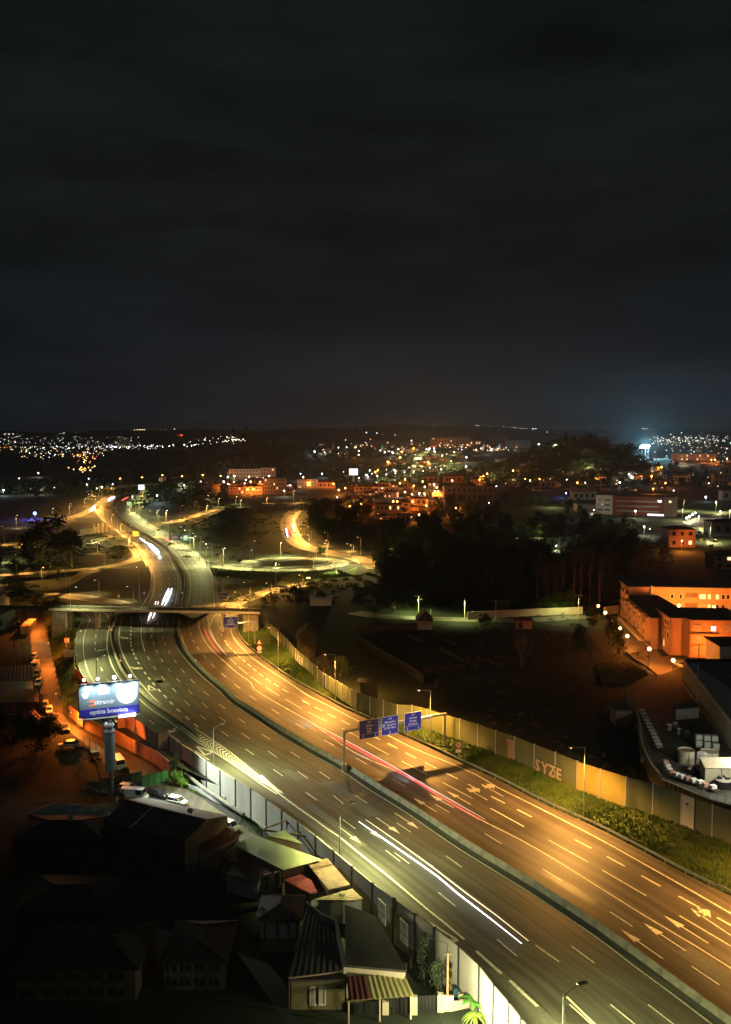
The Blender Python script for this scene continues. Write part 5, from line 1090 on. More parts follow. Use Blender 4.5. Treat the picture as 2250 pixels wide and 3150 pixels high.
for x, y, h in ((608, 1000, 2.2), (370, 1000, 1.6), (828, 978, 2.2)): p = g('J', x, y, zz)-t.location; part('pillar', MB().box((p.x, p.y, h/2), .75, .6, h), M_CREAM, t)
garden_wall('low cream garden wall stepping up to the noise wall', tr('J 935,972 1085,940 1150,920', zz), 1.1, .3, M_CREAM); garden_wall('short upper cream wall beside the noise wall panel', tr('J 975,895 1085,880', zz), 1.0, .3, M_CREAM)
for lab, spec, h in (('black sheet gate between the cream pillars', 'J 640,985 815,975', 2.0), ('black sheet gate under the carport', 'J 385,1000 590,990', 1.9), ('dark fence panel left of the carport post', 'J 100,1005 360,985', 1.4)):
    P = tr(spec, zz); t = thing('gate', lab, 'gate', P[0]); d = P[1]-P[0]
    for i in range(6): a, b = d*(i/6+.01), d*((i+1)/6-.01); part('gate_panel', MB().beam(a+UPV*h/2, b+UPV*h/2, .06, h), M_BLACK, t)
P0 = g('J', 885, 965, zz); t = thing('utility_pole', 'brown wooden utility pole before the conifers', 'utility pole', P0); h = zat(P0, px('J', 0, 488)[1])-zz; part('pole', MB().tube((0, 0, 0), (0, 0, h), .17, .13, 10), mat('pole_wood', (.30, .20, .11), .9, noise=.2), t); part('crossarm', MB().beam((-.5, 0, h-.3), (.5, 0, h-.2), .1, .1), M_DSTEEL, t)
for i, (x, y0, y1) in enumerate(((1283, 810, 1200), (1340, 925, 1200))): P0 = g('J', x, y0+330, zz)
# doors in the near noise wall
for lab, c4 in (('pale escape door with arrow marks in the noise wall, the left one of two', ((320, 32), (381, 92), (381, 262), (318, 205))), ('pale escape door with arrow marks in the noise wall, right one of two', ((503, 195), (567, 258), (567, 432), (500, 375)))):
    (x0, y0), (x1, y1), (x2, y2), (x3, y3) = c4
    pa, pb = g('J', x0, y0, 1.75), g('J', x1, y1, 1.75); d = pb-pa; d.z = 0; W2 = d.length; d.normalize(); n = Vector((-d.y, d.x, 0)); n = n if n.y < 0 else -n; zb_ = zat(pa, px('J', 0, y3)[1]); c = (pa+pb)/2; c.z = (1.75+zb_)/2; hh = (1.75-zb_)/2
    t = thing('wall_door', lab, 'door', (c.x, c.y, zb_)); o = Vector((c.x, c.y, zb_)); q = c-o+n*.18; ax = d
    if ax.cross(UPV).dot(n) < 0: ax = -d
    part('door_leaf', MB().obox(q, ax*W2/2, n*.05, UPV*hh), mat('door_white', (.55, .55, .42), .7), t)
    f = q+n*.06; part('door_arrow', MB().beam(f+UPV*hh*.72-ax*.2, f+UPV*hh*.48+ax*.15, .02, .22), M_BLACK, t)
    m = MB(); m.quad(f+UPV*hh*.58+ax*.3+n*.01, f+UPV*hh*.32+ax*.1+n*.01, f+UPV*hh*.42-ax*.02+n*.01); part('door_arrow', m, M_BLACK, t)
    for v_ in (-.12, -.24): part('door_stripe', MB().obox(f+UPV*hh*v_, ax*(W2/2-.08), n*.01, UPV*.09), M_GREY, t)
    part('door_symbol', MB().obox(f-UPV*hh*.62-ax*.2, ax*.16, n*.01, UPV*.25), M_GREY, t)
for lab, k, x, y, w_, h_, mt in (('dark door in the right noise wall beside the graffiti', 'H', -145, -95, .8, 1.9, M_BROWN), ('pale door with a bird mark in the right noise wall', 'H', 1335, 440, 1.15, 2.6, M_GREY), ('dark square door in the noise wall by the yellow bush', 'B', 1240, 945, .7, 1.7, M_BLACK)):
    P0 = g(k, x, y, 2.3); best = min(range(len(NWR2)-1), key=lambda i: ((NWR2[i]+NWR2[i+1])/2-Vector((P0.x, P0.y, 0))).length); a, b = NWR2[best], NWR2[best+1]; d = (b-a).normalized(); n = Vector((-d.y, d.x, 0)); n = n if n.y < 0 else -n
    s_ = max(1, min((b-a).length-1, (Vector((P0.x, P0.y, 0))-a).dot(d))); c = a+d*s_; c.z = 1.0; t = thing('wall_door', lab, 'door', c)
    ax = d if d.cross(UPV).dot(n) > 0 else -d
    part('door_leaf', MB().obox(n*.14+UPV*(h_+.1), ax*w_, n*.03, UPV*h_*.95), mt, t)
    m = MB()
    for s in (-1, 1): m.obox(n*.16+UPV*(h_+.1)+ax*s*(w_+.05), ax*.06, n*.05, UPV*h_)
    m.obox(n*.16+UPV*(2*h_+.1), ax*(w_+.1), n*.05, UPV*.06); part('door_frame', m, M_STEEL, t)
    if mt is M_GREY: m = MB(); q = n*.19+UPV*(h_*1.55); m.quad(q-ax*.5+UPV*.1, q+ax*.05-UPV*.45, q+ax*.15, q+ax*.5+UPV*.15, q+UPV*.2); part('bird_mark', m, M_BLACK, t)
# graffiti
def graffiti(parent, W, sx, z, s, size, k0=0, outline=M_BLACK, fill=None, gap=.8, mirror=False):
    o = parent.location; a = Vector((sx.x, sx.y, 0)); j = min(range(len(W)-1), key=lambda i: ((W[i]+W[i+1])/2-a).length)
    d = (W[j+1]-W[j]).normalized(); n = Vector((-d.y, d.x, 0)); n = n if n.y < 0 else -n; ax = d if d.cross(UPV).dot(n) > 0 else -d; p0 = W[j]+d*((a-W[j]).dot(d))
    for i, ch in enumerate(s):
        p = p0+ax*(i-(len(s)-1)/2)*size*gap; jj = min(range(len(W)-1), key=lambda q: ((W[q]+W[q+1])/2-p).length); u = (W[jj+1]-W[jj]).normalized(); p = W[jj]+u*((p-W[jj]).dot(u))
        c = Vector((p.x, p.y, z))-o+n*.20
        text(parent, ch, c, size*1.12, outline, ax, UPV, 'graffiti', sx=.95, bold=.2); text(parent, ch, c+n*.03, size*1.02, fill or M_PINK, ax, UPV, 'graffiti', sx=.92, bold=.10)
graffiti(NWALL, NWR2, trw('H 60,0')[0] if False else G(1679, 2374, 2.1), 2.2, 'SYZE', 3.0, fill=mat('graffiti_beige', (.30, .24, .17), .8, noise=.3, scale=2), gap=.62)
graffiti(NWALL1, NWR1, G(921, 2035, 1.8), 2.3, 'JAEP', 3.2, fill=mat('graffiti_pale', (.36, .36, .33), .8), outline=M_BLACK, gap=.7); graffiti(NWALL, NWR2, G(1158, 2185, 1.8), 2.5, 'MZ', 2.5, fill=M_WALLG, outline=M_BLACK, gap=1.2)
# green metal fence in the yard
P = tr('M 500,455 620,432 705,412 775,400', STREET_Z)+tr('M 775,400', STREET_Z); P2 = tr('M 775,470 830,455 885,443 940,432 1000,416', STREET_Z); t = thing('sheet_fence', 'dark green sheet metal fence between the side street and the yard', 'fence', P2[0])
wall_panels(t, P2, lambda p, i: STREET_Z, lambda p, i: STREET_Z+2.3, mat('green_sheet', (.02, .13, .06), .6), .06, pm=M_DSTEEL, w=.08); t = thing('mesh_fence', 'dark fence with thin posts continuing the green fence to the column', 'fence', P[0])
wall_panels(t, tr('M 420,470 520,448 620,428 705,412 775,398', STREET_Z), lambda p, i: STREET_Z, lambda p, i: STREET_Z+1.6, mat('dark_green_mesh', (.03, .05, .035), .9), .05, pm=M_DSTEEL, w=.08)
# rusty pipe frame by the pale roof
t = thing('steel_portal', 'rusty steel portal frames standing between the pale roof and the noise wall', 'steel frame', g('F', 565, 470, zz)); o = t.location.copy()
for nm, a, b, mt in (('beam', g('F', 580, 405, 1.2), g('F', 765, 340, 1.2), M_ROOFT), ('upright', g('F', 765, 340, 1.2), g('F', 768, 420, -.6), M_ROOFT), ('beam', g('F', 560, 415, .9), g('F', 945, 472, .9), M_DSTEEL), ('upright', g('F', 942, 472, .9), g('F', 945, 565, -1), M_STEEL), ('beam', g('F', 820, 455, .8), g('F', 885, 432, .9), M_ROOFT), ('upright', g('F', 885, 432, .9), g('F', 887, 520, -1), M_ROOFT), ('upright', g('F', 555, 412, .9), g('F', 555, 470, -.8), M_DSTEEL), ('beam', g('F', 490, 330, -1.2), g('F', 585, 395, -1.2), M_CREAM)):
    part(nm, MB().beam(a-o, b-o, .22, .22), mt, t)
P = tr('F -60,60 20,90 150,170 330,250 470,330 540,375', STREET_Z); garden_wall('low white base wall under the weeds along the noise wall', P, .7, .25, M_GREY)
P = [G(x, y, -2.0) for x, y in (px('M', 1135, 350), px('M', 1300, 480), px('M', 1480, 600), px('M', 1624, 690))]; t = thing('pipe', 'old grey pipe lying along the foot of the pale noise wall', 'pipe', P[0])
for a, b in zip(P, P[1:]): part('pipe_length', MB().tube(a-P[0], b-P[0], .35, .35, 8), M_CONCD, t)

# ---- left edge, beside the orange side street
front('teal lit building cut by the left edge of the frame', 'Z', -260, 60, 395, 640, 2.2, 10, M_TEAL, M_ROOFG, 'flat', grid_win(4, 1, 4, w=.35, hh=.5))
P = [g('Z', 290, 690, STREET_Z), g('Z', 412, 685, STREET_Z)]; t = thing('container', 'container box glowing orange under the side street lamp', 'container', P[0]); dp = Vector((-2.2, 13, 0)); wv = P[1]-P[0]
part('box', MB().prism([Vector((0, 0, 0)), wv, wv+dp, dp], 0, 2.6), M_CREAM, t); part('lid', MB().prism([Vector((-.06, -.06, 0)), wv+Vector((.06, -.06, 0)), wv+dp+Vector((.06, .06, 0)), dp+Vector((-.06, .06, 0))], 2.6, 2.72), M_PEACH, t)
t, Q, o = quad_roof('open brown roofed garage left of the parked row', 'Z 0,1150 455,1110 475,1330 -60,1345', (.4, .4, -.3, -.3), M_BROWN, M_CREAM, 'garage', 'garage', pitch=.8)
for i, x in enumerate((250, 345)): a, b = g('Z', x, 1335, -.4)-o, g('Z', x+88, 1335, -.4)-o; part('garage_door', MB().quad(Vector((a.x, a.y-.2, 0.1)), Vector((b.x, b.y-.2, .1)), Vector((b.x, b.y-.2, 2.4)), Vector((a.x, a.y-.2, 2.4))), M_CREAM, t)
P = tr('Z -250,1660 0,1650 545,1630', STREET_Z); t = thing('sheet_fence', 'ribbed metal fence glowing orange at its end by the side street', 'fence', P[0]); wall_panels(t, resample(P, 26), lambda p, i: STREET_Z, lambda p, i: STREET_Z+3.4, M_PEACH, .08, pm=M_DSTEEL, w=.1)
quad_roof('small shed with red brown front below the ribbed metal fence', 'Z 60,1650 480,1640 480,1760 60,1780', (-.6, -.6, -1.6, -1.6), M_ROOFR, M_PINK, pitch=.8)
quad_roof('stack of yellow lit timber or sheets beside the lower side street', 'Z 395,1770 480,1745 615,1880 510,1890', (-1.8, -1.8, -1.8, -1.8), mat('timber_sheets', (.42, .28, .12), .8, noise=.3, scale=3), M_BROWN, 'sheet stack', 'sheet_stack', pitch=.7, amp=.12)
for lab, x, yt, yb in (('dark utility pole with a bundle of cables at the left edge', 205, 760, 1070), ('thin dark pole behind the container', 320, 800, 1120), ('thin pole in front of the yellow lit car', 603, 1530, 1690)):
    P0 = g('Z', x, yb, STREET_Z); t = thing('utility_pole', lab, 'utility pole', P0); h = zat(P0, px('Z', 0, yt)[1])-STREET_Z; part('pole', MB().tube((0, 0, 0), (0, 0, h), .13, .09, 8), M_DSTEEL if x != 205 else M_TRUNK, t); part('crossarm', MB().beam((-.9, 0, h-.3), (.9, 0, h-.3), .09, .09), M_DSTEEL, t)
front('dark house with lit greenish flank at the top of the side street', 'Z', -300, -10, 150, 380, 3, 10, M_GREY, M_ROOFG, 'hip')
for i, (x, y) in enumerate(((230, 610), (240, 640))): pass
# clutter in the dark lot behind the column
t = thing('mesh_fence', 'rusty post fence around the dark lot left of the billboard column', 'fence', g('M', 230, 130, zz)); P = tr('M 230,130 290,140 340,160 395,200 410,300 430,400', zz); wall_panels(t, P, lambda p, i: zz, lambda p, i: zz+.35, M_CONCD, .1, pm=M_DSTEEL, w=.09)
for p in P: part('post', MB().beam(p-t.location, p-t.location+UPV*2.6, .09, .09), M_DSTEEL, t)
for lab, x, y in (('heap of pale boards in the dark lot, behind the post fence', 290, 280), ('leaning pallet in the dark lot beside the boards', 230, 330)):
    q = thing('scrap_pile', lab, 'scrap pile', g('M', x, y, zz)); 
    for i in range(6): part('board', MB().beam((random.uniform(-.9, .9), random.uniform(-.6, .6), .05), (random.uniform(-.9, .9), random.uniform(-.6, .6), random.uniform(.7, 1.7)), .3, .05), M_PEACH, q)
t = thing('tripod_stand', 'yellow lit metal frame stand at the foot of the column', 'metal stand', g('M', 520, 400, zz)); m = MB(); [m.beam((0, 0, 2), (a, b, 0), .1, .1) for a, b in ((-.8, -.4), (.8, -.4), (0, .8))]; part('legs', m, M_SIGNW, t)

# ================================================================ right side: apartment blocks
MB_AP = M_PEACH
def block(label, P, z1, wm, group=None, name='apartment_building', rm=M_ROOFD, par=.55):
    P = ccw([Vector((p.x, p.y, 0)) for p in P]); o = Vector((P[0].x, P[0].y, 0)); t = thing(name, label, 'apartment building', o, group)
    part('wall', MB().prism([p-o for p in P], -.5, z1-.4), wm, t); c = sum(P, Vector())/len(P); part('roof', MB().prism([p+(p-c).normalized()*.5-o for p in P], z1-.4, z1), mat('pink_fascia', (.50, .33, .25), .8), t); part('roof', MB().prism([p+(p-c).normalized()*.1-o for p in P], z1+.003, z1+.25), rm, t)
    return t, P, o
# A: front right block
A1, A2, A3 = g('N', 632, 402, 11.0), g('N', 805, 532, 11.0), g('N', 1010, 534, 11.0); A4 = g('N', 1075, 556, 11.0); A5 = g('N', 1800, 570, 11.0)
d = (A5-A4).normalized(); A6 = A5+Vector((2, 17, 0)); A7 = g('N', 925, 398, 11.0)
t, P, o = block('orange lit three storey apartment block nearest the warehouse', [A1, A2, A3, A4, A5, Vector((A5.x+2, A7.y-1, 11)), A7], 11.0, M_PEACH)
def fac(t, o, a, b, rows, frame=M_WHITE):
    a = Vector((a.x, a.y, 0)); b = Vector((b.x, b.y, 0)); windows(t, a, b, 0, rows, o, frame=frame, d0=.04)
fl3 = (1.2, 4.5, 7.8)
fac(t, o, A4, A5, [(x, x+.145, z, z+1.7, M_SHUT) for z in fl3 for x in (.05, .60)] + [(x, x+.10, z, z+1.5, M_GLASS if not (z > 7 and x < .45) else M_LITW) for z in fl3 for x in (.385, .93 - .05)])
for z in (3.7, 7.0): a = A4.lerp(A5, .02)-o; b = A4.lerp(A5, .52)-o; part('balcony_slab', MB().beam((a.x, a.y-.35, z), (b.x, b.y-.35, z), .8, .22), M_PINK, t)
fac(t, o, A1, A2, [(x, x+.12, z, z+1.8, M_GLASS) for z in (4.6, 8.0) for x in (.10, .27, .62, .80)] + [(.55, .62, 1.2, 3.4, M_LIT)])
part('downpipe', MB().beam(A2-o-UPV*11+Vector((.3, -.3, 0)), A2-o+Vector((.3, -.3, -.5)), .2, .2), M_PINK, t)
# B: stepped wing
B1, B2 = g('N', 245, 262, 9.5), g('N', 545, 530, 9.5); B3 = g('N', 640, 532, 9.5); B4 = g('N', 905, 392, 9.5); B5 = g('N', 600, 212, 9.5); B6 = g('N', 270, 168, 9.5)
t, P, o = block('stepped wing of the apartment block with five bays facing the lamp lit lane', [B1, B2, B3, B4, B5, B6], 9.5, M_PEACH)
d = B2-B1; d.z = 0; L_ = d.length; d.normalize(); n = Vector((d.y, -d.x, 0)); n = n if n.x < 0 else -n
for k in range(5):
    a = B1+d*L_*(k/5+.02); b = B1+d*L_*((k+1)/5-.045); a.z = b.z = 0; q = part('bay', MB().prism([p-o for p in ccw([a, b, b+n*1.3, a+n*1.3])], 2.6, 9.3), M_PEACH, t); a2, b2 = a+n*1.3, b+n*1.3
    windows(q, a2, b2, 0, [(.25, .75, 7.0, 8.6, M_GLASS), (.25, .75, 3.6, 5.6, M_GLASS)], o, frame=M_WHITE)
    windows(t, a, b, 0, [(.1, .9, .4, 2.2, M_LIT if k in (0, 3) else M_SHUT)], o, frame=M_WHITE)
part('terrace', MB().beam(B1-o-UPV*6.9+n*1.8, B2-o-UPV*6.9+n*1.8, 3.4, .25), M_CREAM, t); rl = MB(); e0, e1 = B1-o+n*3.4-UPV*6.0, B2-o+n*3.4-UPV*6.0; rl.beam(e0, e1, .08, .08); [rl.beam(e0.lerp(e1, k/40), e0.lerp(e1, k/40)-UPV*.9, .05, .05) for k in range(41)]; part('railing', rl, M_WHITE, t)
for s_ in (0, 1):
    st = thing('outside_stairs', ('left pale outside staircase at the apartment block', 'right pale outside staircase at the apartment block')[s_], 'staircase', g('N', 545+s_*85, 880, 0)); q0 = g('N', 545+s_*85, 880, 0); dv = (g('N', 610+s_*80, 1040, 0)-q0); dv = dv.normalized()
    for k in range(10): p = dv*k*.75; part('step', MB().box((p.x, p.y, 1.5-k*.15), 2.2, .9, 3-k*.3, 0), M_CREAM, st)
# C: back block
C1, C2 = g('N', 135, 28, 12.5), g('N', 250, 112, 12.5); C3 = g('N', 1900, 135, 12.5)
t, P, o = block('long back apartment block with lit orange courtyard facade', [C1, C2, C3, C3+Vector((3, 16, 0)), C1+Vector((10, 9, 0))], 12.5, M_PEACH)
L_ = (C3-C2).length
def fx(x): return (x-250)/(1900-250)
rows = []
for x0, x1, m9, m6 in ((815, 855, M_GLASS, M_SHUT), (935, 970, M_GLASS, M_GLASS), (1205, 1290, M_LIT, M_SHUT), (1318, 1358, M_LIT, M_LIT), (1425, 1468, M_LIT, M_GLASS), (1502, 1548, M_GLASS, M_GLASS), (1568, 1612, M_GLASS, M_SHUT), (1680, 1760, M_SHUT, M_SHUT)): rows += [(fx(x0), fx(x1), 8.7, 10.3, m9), (fx(x0), fx(x1), 5.2, 6.8, m6)]
fac(t, o, C2, C3, rows); 
for z in (8.2, 4.7):
    a, b = C2.lerp(C3, fx(1015))-o, C2.lerp(C3, fx(1180))-o; q = part('loggia', MB().beam((a.x, a.y-.03, z+1.3), (b.x, b.y-.03, z+1.3), .12, 2.6), M_BROWN, t); part('parapet', MB().beam((a.x, a.y-.25, z+.5), (b.x, b.y-.25, z+.5), .15, 1.0), M_PEACH, q)
fac(t, o, C1, C2, [(x, x+.14, z, z+1.6, M_GLASS) for z in (2.5, 5.8, 9.3) for x in (.12, .32, .62, .8)]); p = C2.lerp(C3, fx(550))-o; part('chimney', MB().beam((p.x, p.y-.4, 8.5), (p.x, p.y-.4, 13.1), .5, .5), M_WHITE, t)
# courtyard, lane, kerb
m = MB(); m.uv = []; P = tr('N 60,500 150,560 330,700 560,900 700,1060 780,1040 980,1090 960,1200 620,1317 520,1290 230,1010 180,900 130,760 20,640')
for p in P: m.v.append((p.x, p.y, .03)); m.uv.append((p.x, p.y))
m.f.append(tuple(range(len(P)))); struct(m.build('lamp_lit_lane', mat('lane_asphalt', (.16, .14, .10), .85, noise=.25, scale=.3)))
m = MB(); m.v = [(p.x, p.y, .02) for p in (A7+Vector((0, 1, 0)), Vector((A5.x+2, A7.y, 0)), C3, C2, B6)]; m.f = [(0, 1, 2, 3, 4)]; struct(m.build('courtyard', mat('courtyard_paving', (.3, .26, .2), .9)))
garden_wall('dark low wall curving between the lane and the dry grass slope', tr('N 200,1010 235,1030 300,1090 400,1150 520,1230 620,1317'), .6, .3, M_CONCD)
0 and struct(MB().quad(*[Vector((p.x, p.y, .0)) for p in tr('a 1200,620 1330,560 1520,470 1624,640 1500,780 1300,700')]).build('dry_grass', mat('dry_grass', (.10, .095, .03), .95, col2=(.17, .13, .06), scale=.6)))
tufts('grass', 'rough yellow grass on the slope between the bare trees and the lane', [(tr('O 500,120 600,100 720,60'), tr('O 560,300 760,290 940,210'), lambda u, p: 0, 1)], 3500, mat('dry_blades', (.10, .10, .03), .95, col2=(.22, .20, .05), scale=.4), (.3, .8))
# warehouse
W1, W2 = g('O', 1227, 78, 7.6), g('O', 1640, 610, 7.6); W3 = W2+(W2-W1).normalized()*20; W4 = W1+Vector((40, 0, 0))
o = Vector((W1.x, W1.y, 0)); t = thing('warehouse', 'long pale walled warehouse with dark flat roof at the right edge', 'warehouse', o)
Pp = [W1, W3, W3+Vector((45, 0, 0)), W4]; part('wall', MB().prism([p-o for p in ccw([Vector((p.x, p.y, 0)) for p in Pp])], 0, 6.9), mat('warehouse_wall', (.30, .29, .25), .9, noise=.1, scale=.3), t)
d = (W3-W1).normalized(); n = Vector((d.y, -d.x, 0)); n = n if n.x < 0 else -n
part('parapet', MB().beam(W1-o-UPV*.3, W3-o-UPV*.3, .35, .9), M_CREAM, t); part('parapet', MB().beam(W1-o-UPV*.3, W4-o-UPV*.3, .35, .9), M_BLACK, t)
part('ledge', MB().beam(W1-o-UPV*5.0+n*.25, W3-o-UPV*5.0+n*.25, .5, .35), M_BROWN, t)
for k in range(5):
    a = W1-o+Vector((2.5, -.8-13*k, -.55)); corr_roof('roof_bay', a, a+Vector((36, 0, 0)), a+Vector((36, -11.5, -.0)), a+Vector((0, -11.5, -.0)), M_ROOFG, t, Vector(), 1.0, .1)
for k, (x, y) in enumerate(((1425, 175), (1390, 630))): pass
P0 = W1.lerp(W3, .33); P0.z = 0; q = thing('mast', 'tall thin pale mast standing against the warehouse wall', 'mast', P0+n*1.2); part('pole', MB().tube((0, 0, 0), (0, 0, 12.5), .12, .09, 8), M_STEEL, q)
P0 = g('U', 1355, 1020, 6); q = thing('flue', 'thin dark flue rising before the orange facade', 'flue', (P0.x, P0.y, 7.6-1.2)); part('pipe', MB().tube((0, 0, 0), (0, 0, 3.6), .14, .14, 8), M_BLACK, q)
front('low white walled shed with dark roof behind the warehouse, at the frame edge', 'U', 1535, 1900, 915, 1020, 9.0, 10, M_WHITE, M_ROOFD, 'flat', z0=0)
# yard with tanks
YZ = 1.0
FW_T = tr('O 757,320 772,395 800,450 835,520 860,600 866,660 872,720 890,800 925,880 960,950 1010,1010 1055,1075 ; H 1000,80 1050,130 1140,168 1230,205 1350,258 1480,312 1624,350 1800,395', 3.4)
m = MB(); Yp = [Vector((p.x, p.y, 0)) for p in FW_T]+[Vector((W3.x, 120, 0)), Vector((W3.x, W3.y, 0)), Vector((W1.x, W1.y, 0)), Vector((W1.x-4, W1.y+6, 0))]; k = len(Yp); m.prism(ccw(Yp), -.3, YZ); struct(m.build('tank_yard', mat('yard_concrete', (.045, .043, .038), .9, noise=.3, scale=.4)))
t = thing('corrugated_wall', 'curved fluted retaining wall of the tank yard behind the noise wall', 'retaining wall', (FW_T[0].x, FW_T[0].y, 0)); o = t.location.copy(); PP = resample(smooth(FW_T, 2), 160); m = MB()
for i, p in enumerate(PP):
    q = Vector((p.x, p.y, 0))-o; tt = (PP[min(i+1, 159)]-PP[max(0, i-1)]); tt.z = 0; tt.normalize(); nn = Vector((tt.y, -tt.x, 0)); nn = nn if nn.x < 0 or nn.y < 0 else -nn; q = q+nn*(.16 if i % 2 else 0)
    m.v += [(q.x, q.y, 0), (q.x, q.y, 3.4), (q.x+.4, q.y+.4, 3.4), (q.x+.4, q.y+.4, 0)]
for i in range(159): a = 4*i; m.f += [(a, a+4, a+5, a+1), (a+1, a+5, a+6, a+2), (a+2, a+6, a+7, a+3)]
part('fluted_panel', m, mat('fluted_concrete', (.26, .22, .16), .9, noise=.2), t)
rl = MB(); Q_ = [PP[i]-o+Vector((.8, .8, -3.4+3.4)) for i in range(60, 160, 3)]
for a, b in zip(Q_, Q_[1:]): rl.beam(Vector((a.x, a.y, 4.4)), Vector((b.x, b.y, 4.4)), .05, .05); rl.beam((a.x, a.y, 3.4), (a.x, a.y, 4.45), .06, .06)
part('railing', rl, M_DSTEEL, t)
def tank(label, P0, r, h, mt, open_=True, seam=True):
    t = thing('storage_tank', label, 'storage tank', P0); m = MB(); m.tube((0, 0, 0), (0, 0, h), r, r, 36, False)
    n = len(m.v); part('shell', m, mt, t, True); rim = MB(); rim.tube((0, 0, h-.03), (0, 0, h+.05), r+.05, r+.05, 36, False); part('rim', rim, M_CREAM, t)
    part('lid', MB().tube((0, 0, h-.28), (0, 0, h-.22), r*.98, r*.98, 36), mt if not open_ else M_BROWN, t)
    if seam: part('seam', MB().beam((0, -r-.03, 0), (0, -r-.03, h), .15, .06), M_BROWN, t)
    return t
M_TANK = mat('tank_cream', (.38, .36, .27), .7, noise=.06, scale=.5)
p = px('P', 622, 1060); P0 = G(p[0], p[1], YZ); P0.y += 1.6; tank('left cylindrical cream tank with a rusty dished top', P0, 1.56, zat(P0, px('P', 0, 672)[1])-YZ, M_TANK)
p = px('P', 1205, 1040); P0 = G(p[0], p[1], YZ); P0.y += 2.2; tank('right wider cream tank behind the lit shed', P0, 1.68, zat(P0, px('P', 0, 705)[1])-YZ, M_TANK, False)
t = thing('platform', 'small railed steel platform bridging the two tanks', 'platform', g('P', 935, 850, 2.6)); m = MB(); [m.beam((x, y, -1.5), (x, y, .9), .08, .08) for x in (-.8, .8) for y in (-.4, .4)]; [m.beam((-.8, y, z), (.8, y, z), .08, .08) for y in (-.4, .4) for z in (.4, .9)]; part('railing', m, M_SIGNW, t); part('floor', MB().box((0, 0, 0), 1.7, .9, .06), M_STEEL, t)
S1_, S2_ = g('P', 1012, 1104, 3.75), g('P', 870, 848, 4.15); dv = S2_-S1_; dv.z = 0; o = Vector((S1_.x, S1_.y, YZ)); t = thing('site_shed', 'brightly lit cream shed with ribbed roof in the tank yard', 'shed', o)
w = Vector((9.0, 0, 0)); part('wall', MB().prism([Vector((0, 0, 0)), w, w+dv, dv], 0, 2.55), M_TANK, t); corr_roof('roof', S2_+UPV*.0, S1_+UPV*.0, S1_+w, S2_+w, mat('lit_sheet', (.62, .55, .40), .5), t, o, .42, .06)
part('drainpipe', MB().beam((3.0, -.06, .6), (3.0, -.06, 2.6), .1, .1), M_DSTEEL, t)
fl_ = thing('yard_floodlight', 'floodlight on a thin stalk over the lit shed roof', 'floodlight', S1_+Vector((7.2, 2.2, .3))); part('stalk', MB().tube((0, 0, 0), (0, 0, 2.6), .04), M_DSTEEL, fl_); part('lamp_head', MB().box((0, 0, 2.6), .4, .25, .15), M_DSTEEL, fl_); light('lamp_light', 'POINT', tuple(S1_+Vector((7.0, 1.6, 2.7))), 2200, (1, .93, .75), fl_, .2)
light('lamp_light', 'SPOT', tuple(S1_+Vector((3, -9, 6))), 7000, (1, .95, .72), fl_, .3, 150, .8, (-.1, .6, -1))
for i, (x, y, z_) in enumerate([(848, 430, 2), (1040, 445, 2), (1222, 455, 2), (845, 570, 1), (1045, 600, 1), (1255, 640, 1), (850, 660, 0), (1240, 700, 0)]):
    p = px('P', x, y); P0 = G(p[0], p[1], YZ+1.25*z_); 
    if i == 0: tt = thing('liquid_container', '', 'container', P0); part('tote', MB().box((0, 0, .6), 1.2, 1.1, 1.0), mat('tote_plastic', (.34, .40, .34), .6), tt); part('pallet', MB().box((0, 0, .06), 1.25, 1.15, .12), M_BROWN, tt); m = MB(); [m.box((x_, -.58, .6), .04, .03, 1.0) for x_ in (-.5, -.3, -.1, .1, .3, .5)]; [m.box((0, -.58, z), 1.22, .03, .04) for z in (.15, .6, 1.1)]; part('cage', m, M_STEEL, tt); IBC = tt
    else: tt = copy_tree(IBC); tt.location = P0
    tag(tt, 'pale caged liquid container, ' + ('top left of the stack', 'top middle of the stack', 'top right of the stack', 'middle row left', 'middle row centre', 'middle row right', 'bottom left of the stack', 'bottom right of the stack')[i], 'container', 'stacked liquid containers behind the tanks')
for i, (x, y) in enumerate(((150, 140), (300, 95), (400, 240), (570, 310))): P0 = g('P', x, y+60, YZ); t = thing('barrel', 'dim round barrel in the dark part of the yard, ' + ('farthest left', 'second from the left', 'third from the left', 'nearest the containers')[i], 'barrel', P0, 'barrels in the tank yard'); part('body', MB().tube((0, 0, 0), (0, 0, 1.2), .6, .6, 14), M_GREY, t); part('lid', MB().tube((0, 0, 1.2), (0, 0, 1.3), .5, .4, 14), M_SIGNW, t)
P0 = g('P', 1440, 1560, YZ); t = thing('water_tank', 'low black round tank with debris on its lid, front of the lit shed', 'tank', P0); part('body', MB().tube((0, 0, 0), (0, 0, 1.4), 1.6, 1.55, 28), M_BLACK, t); part('lid', MB().tube((0, 0, 1.4), (0, 0, 1.65), 1.5, .9, 28), M_GREY, t); [part('debris', MB().box((random.uniform(-1, 1), random.uniform(-.6, .6), 1.85), .4, .3, .3, random.random()), M_DSTEEL, t) for _ in range(7)]
P0 = g('P', 730, 1230, YZ); t = thing('scrap_pile', 'dark pile of scrap before the left cream tank', 'scrap pile', P0); part('heap', MB().ball((0, 0, .3), 1.3, 10, 5, .6), M_BLACK, t); [part('scrap', MB().box((random.uniform(-1.1, 1.1), random.uniform(-.6, .4), .9+random.random()*.5), .5, .3, .3, random.random()*3), M_GREY if i % 2 else M_BROWN, t) for i in range(9)]
gpI = 'crates and bags lined along the yard railing'
P_ = [(60, 960), (110, 1050), (150, 1140), (210, 1210), (350, 1270), (480, 1320), (600, 1360), (740, 1405), (900, 1450), (1020, 1510), (1200, 1560)]
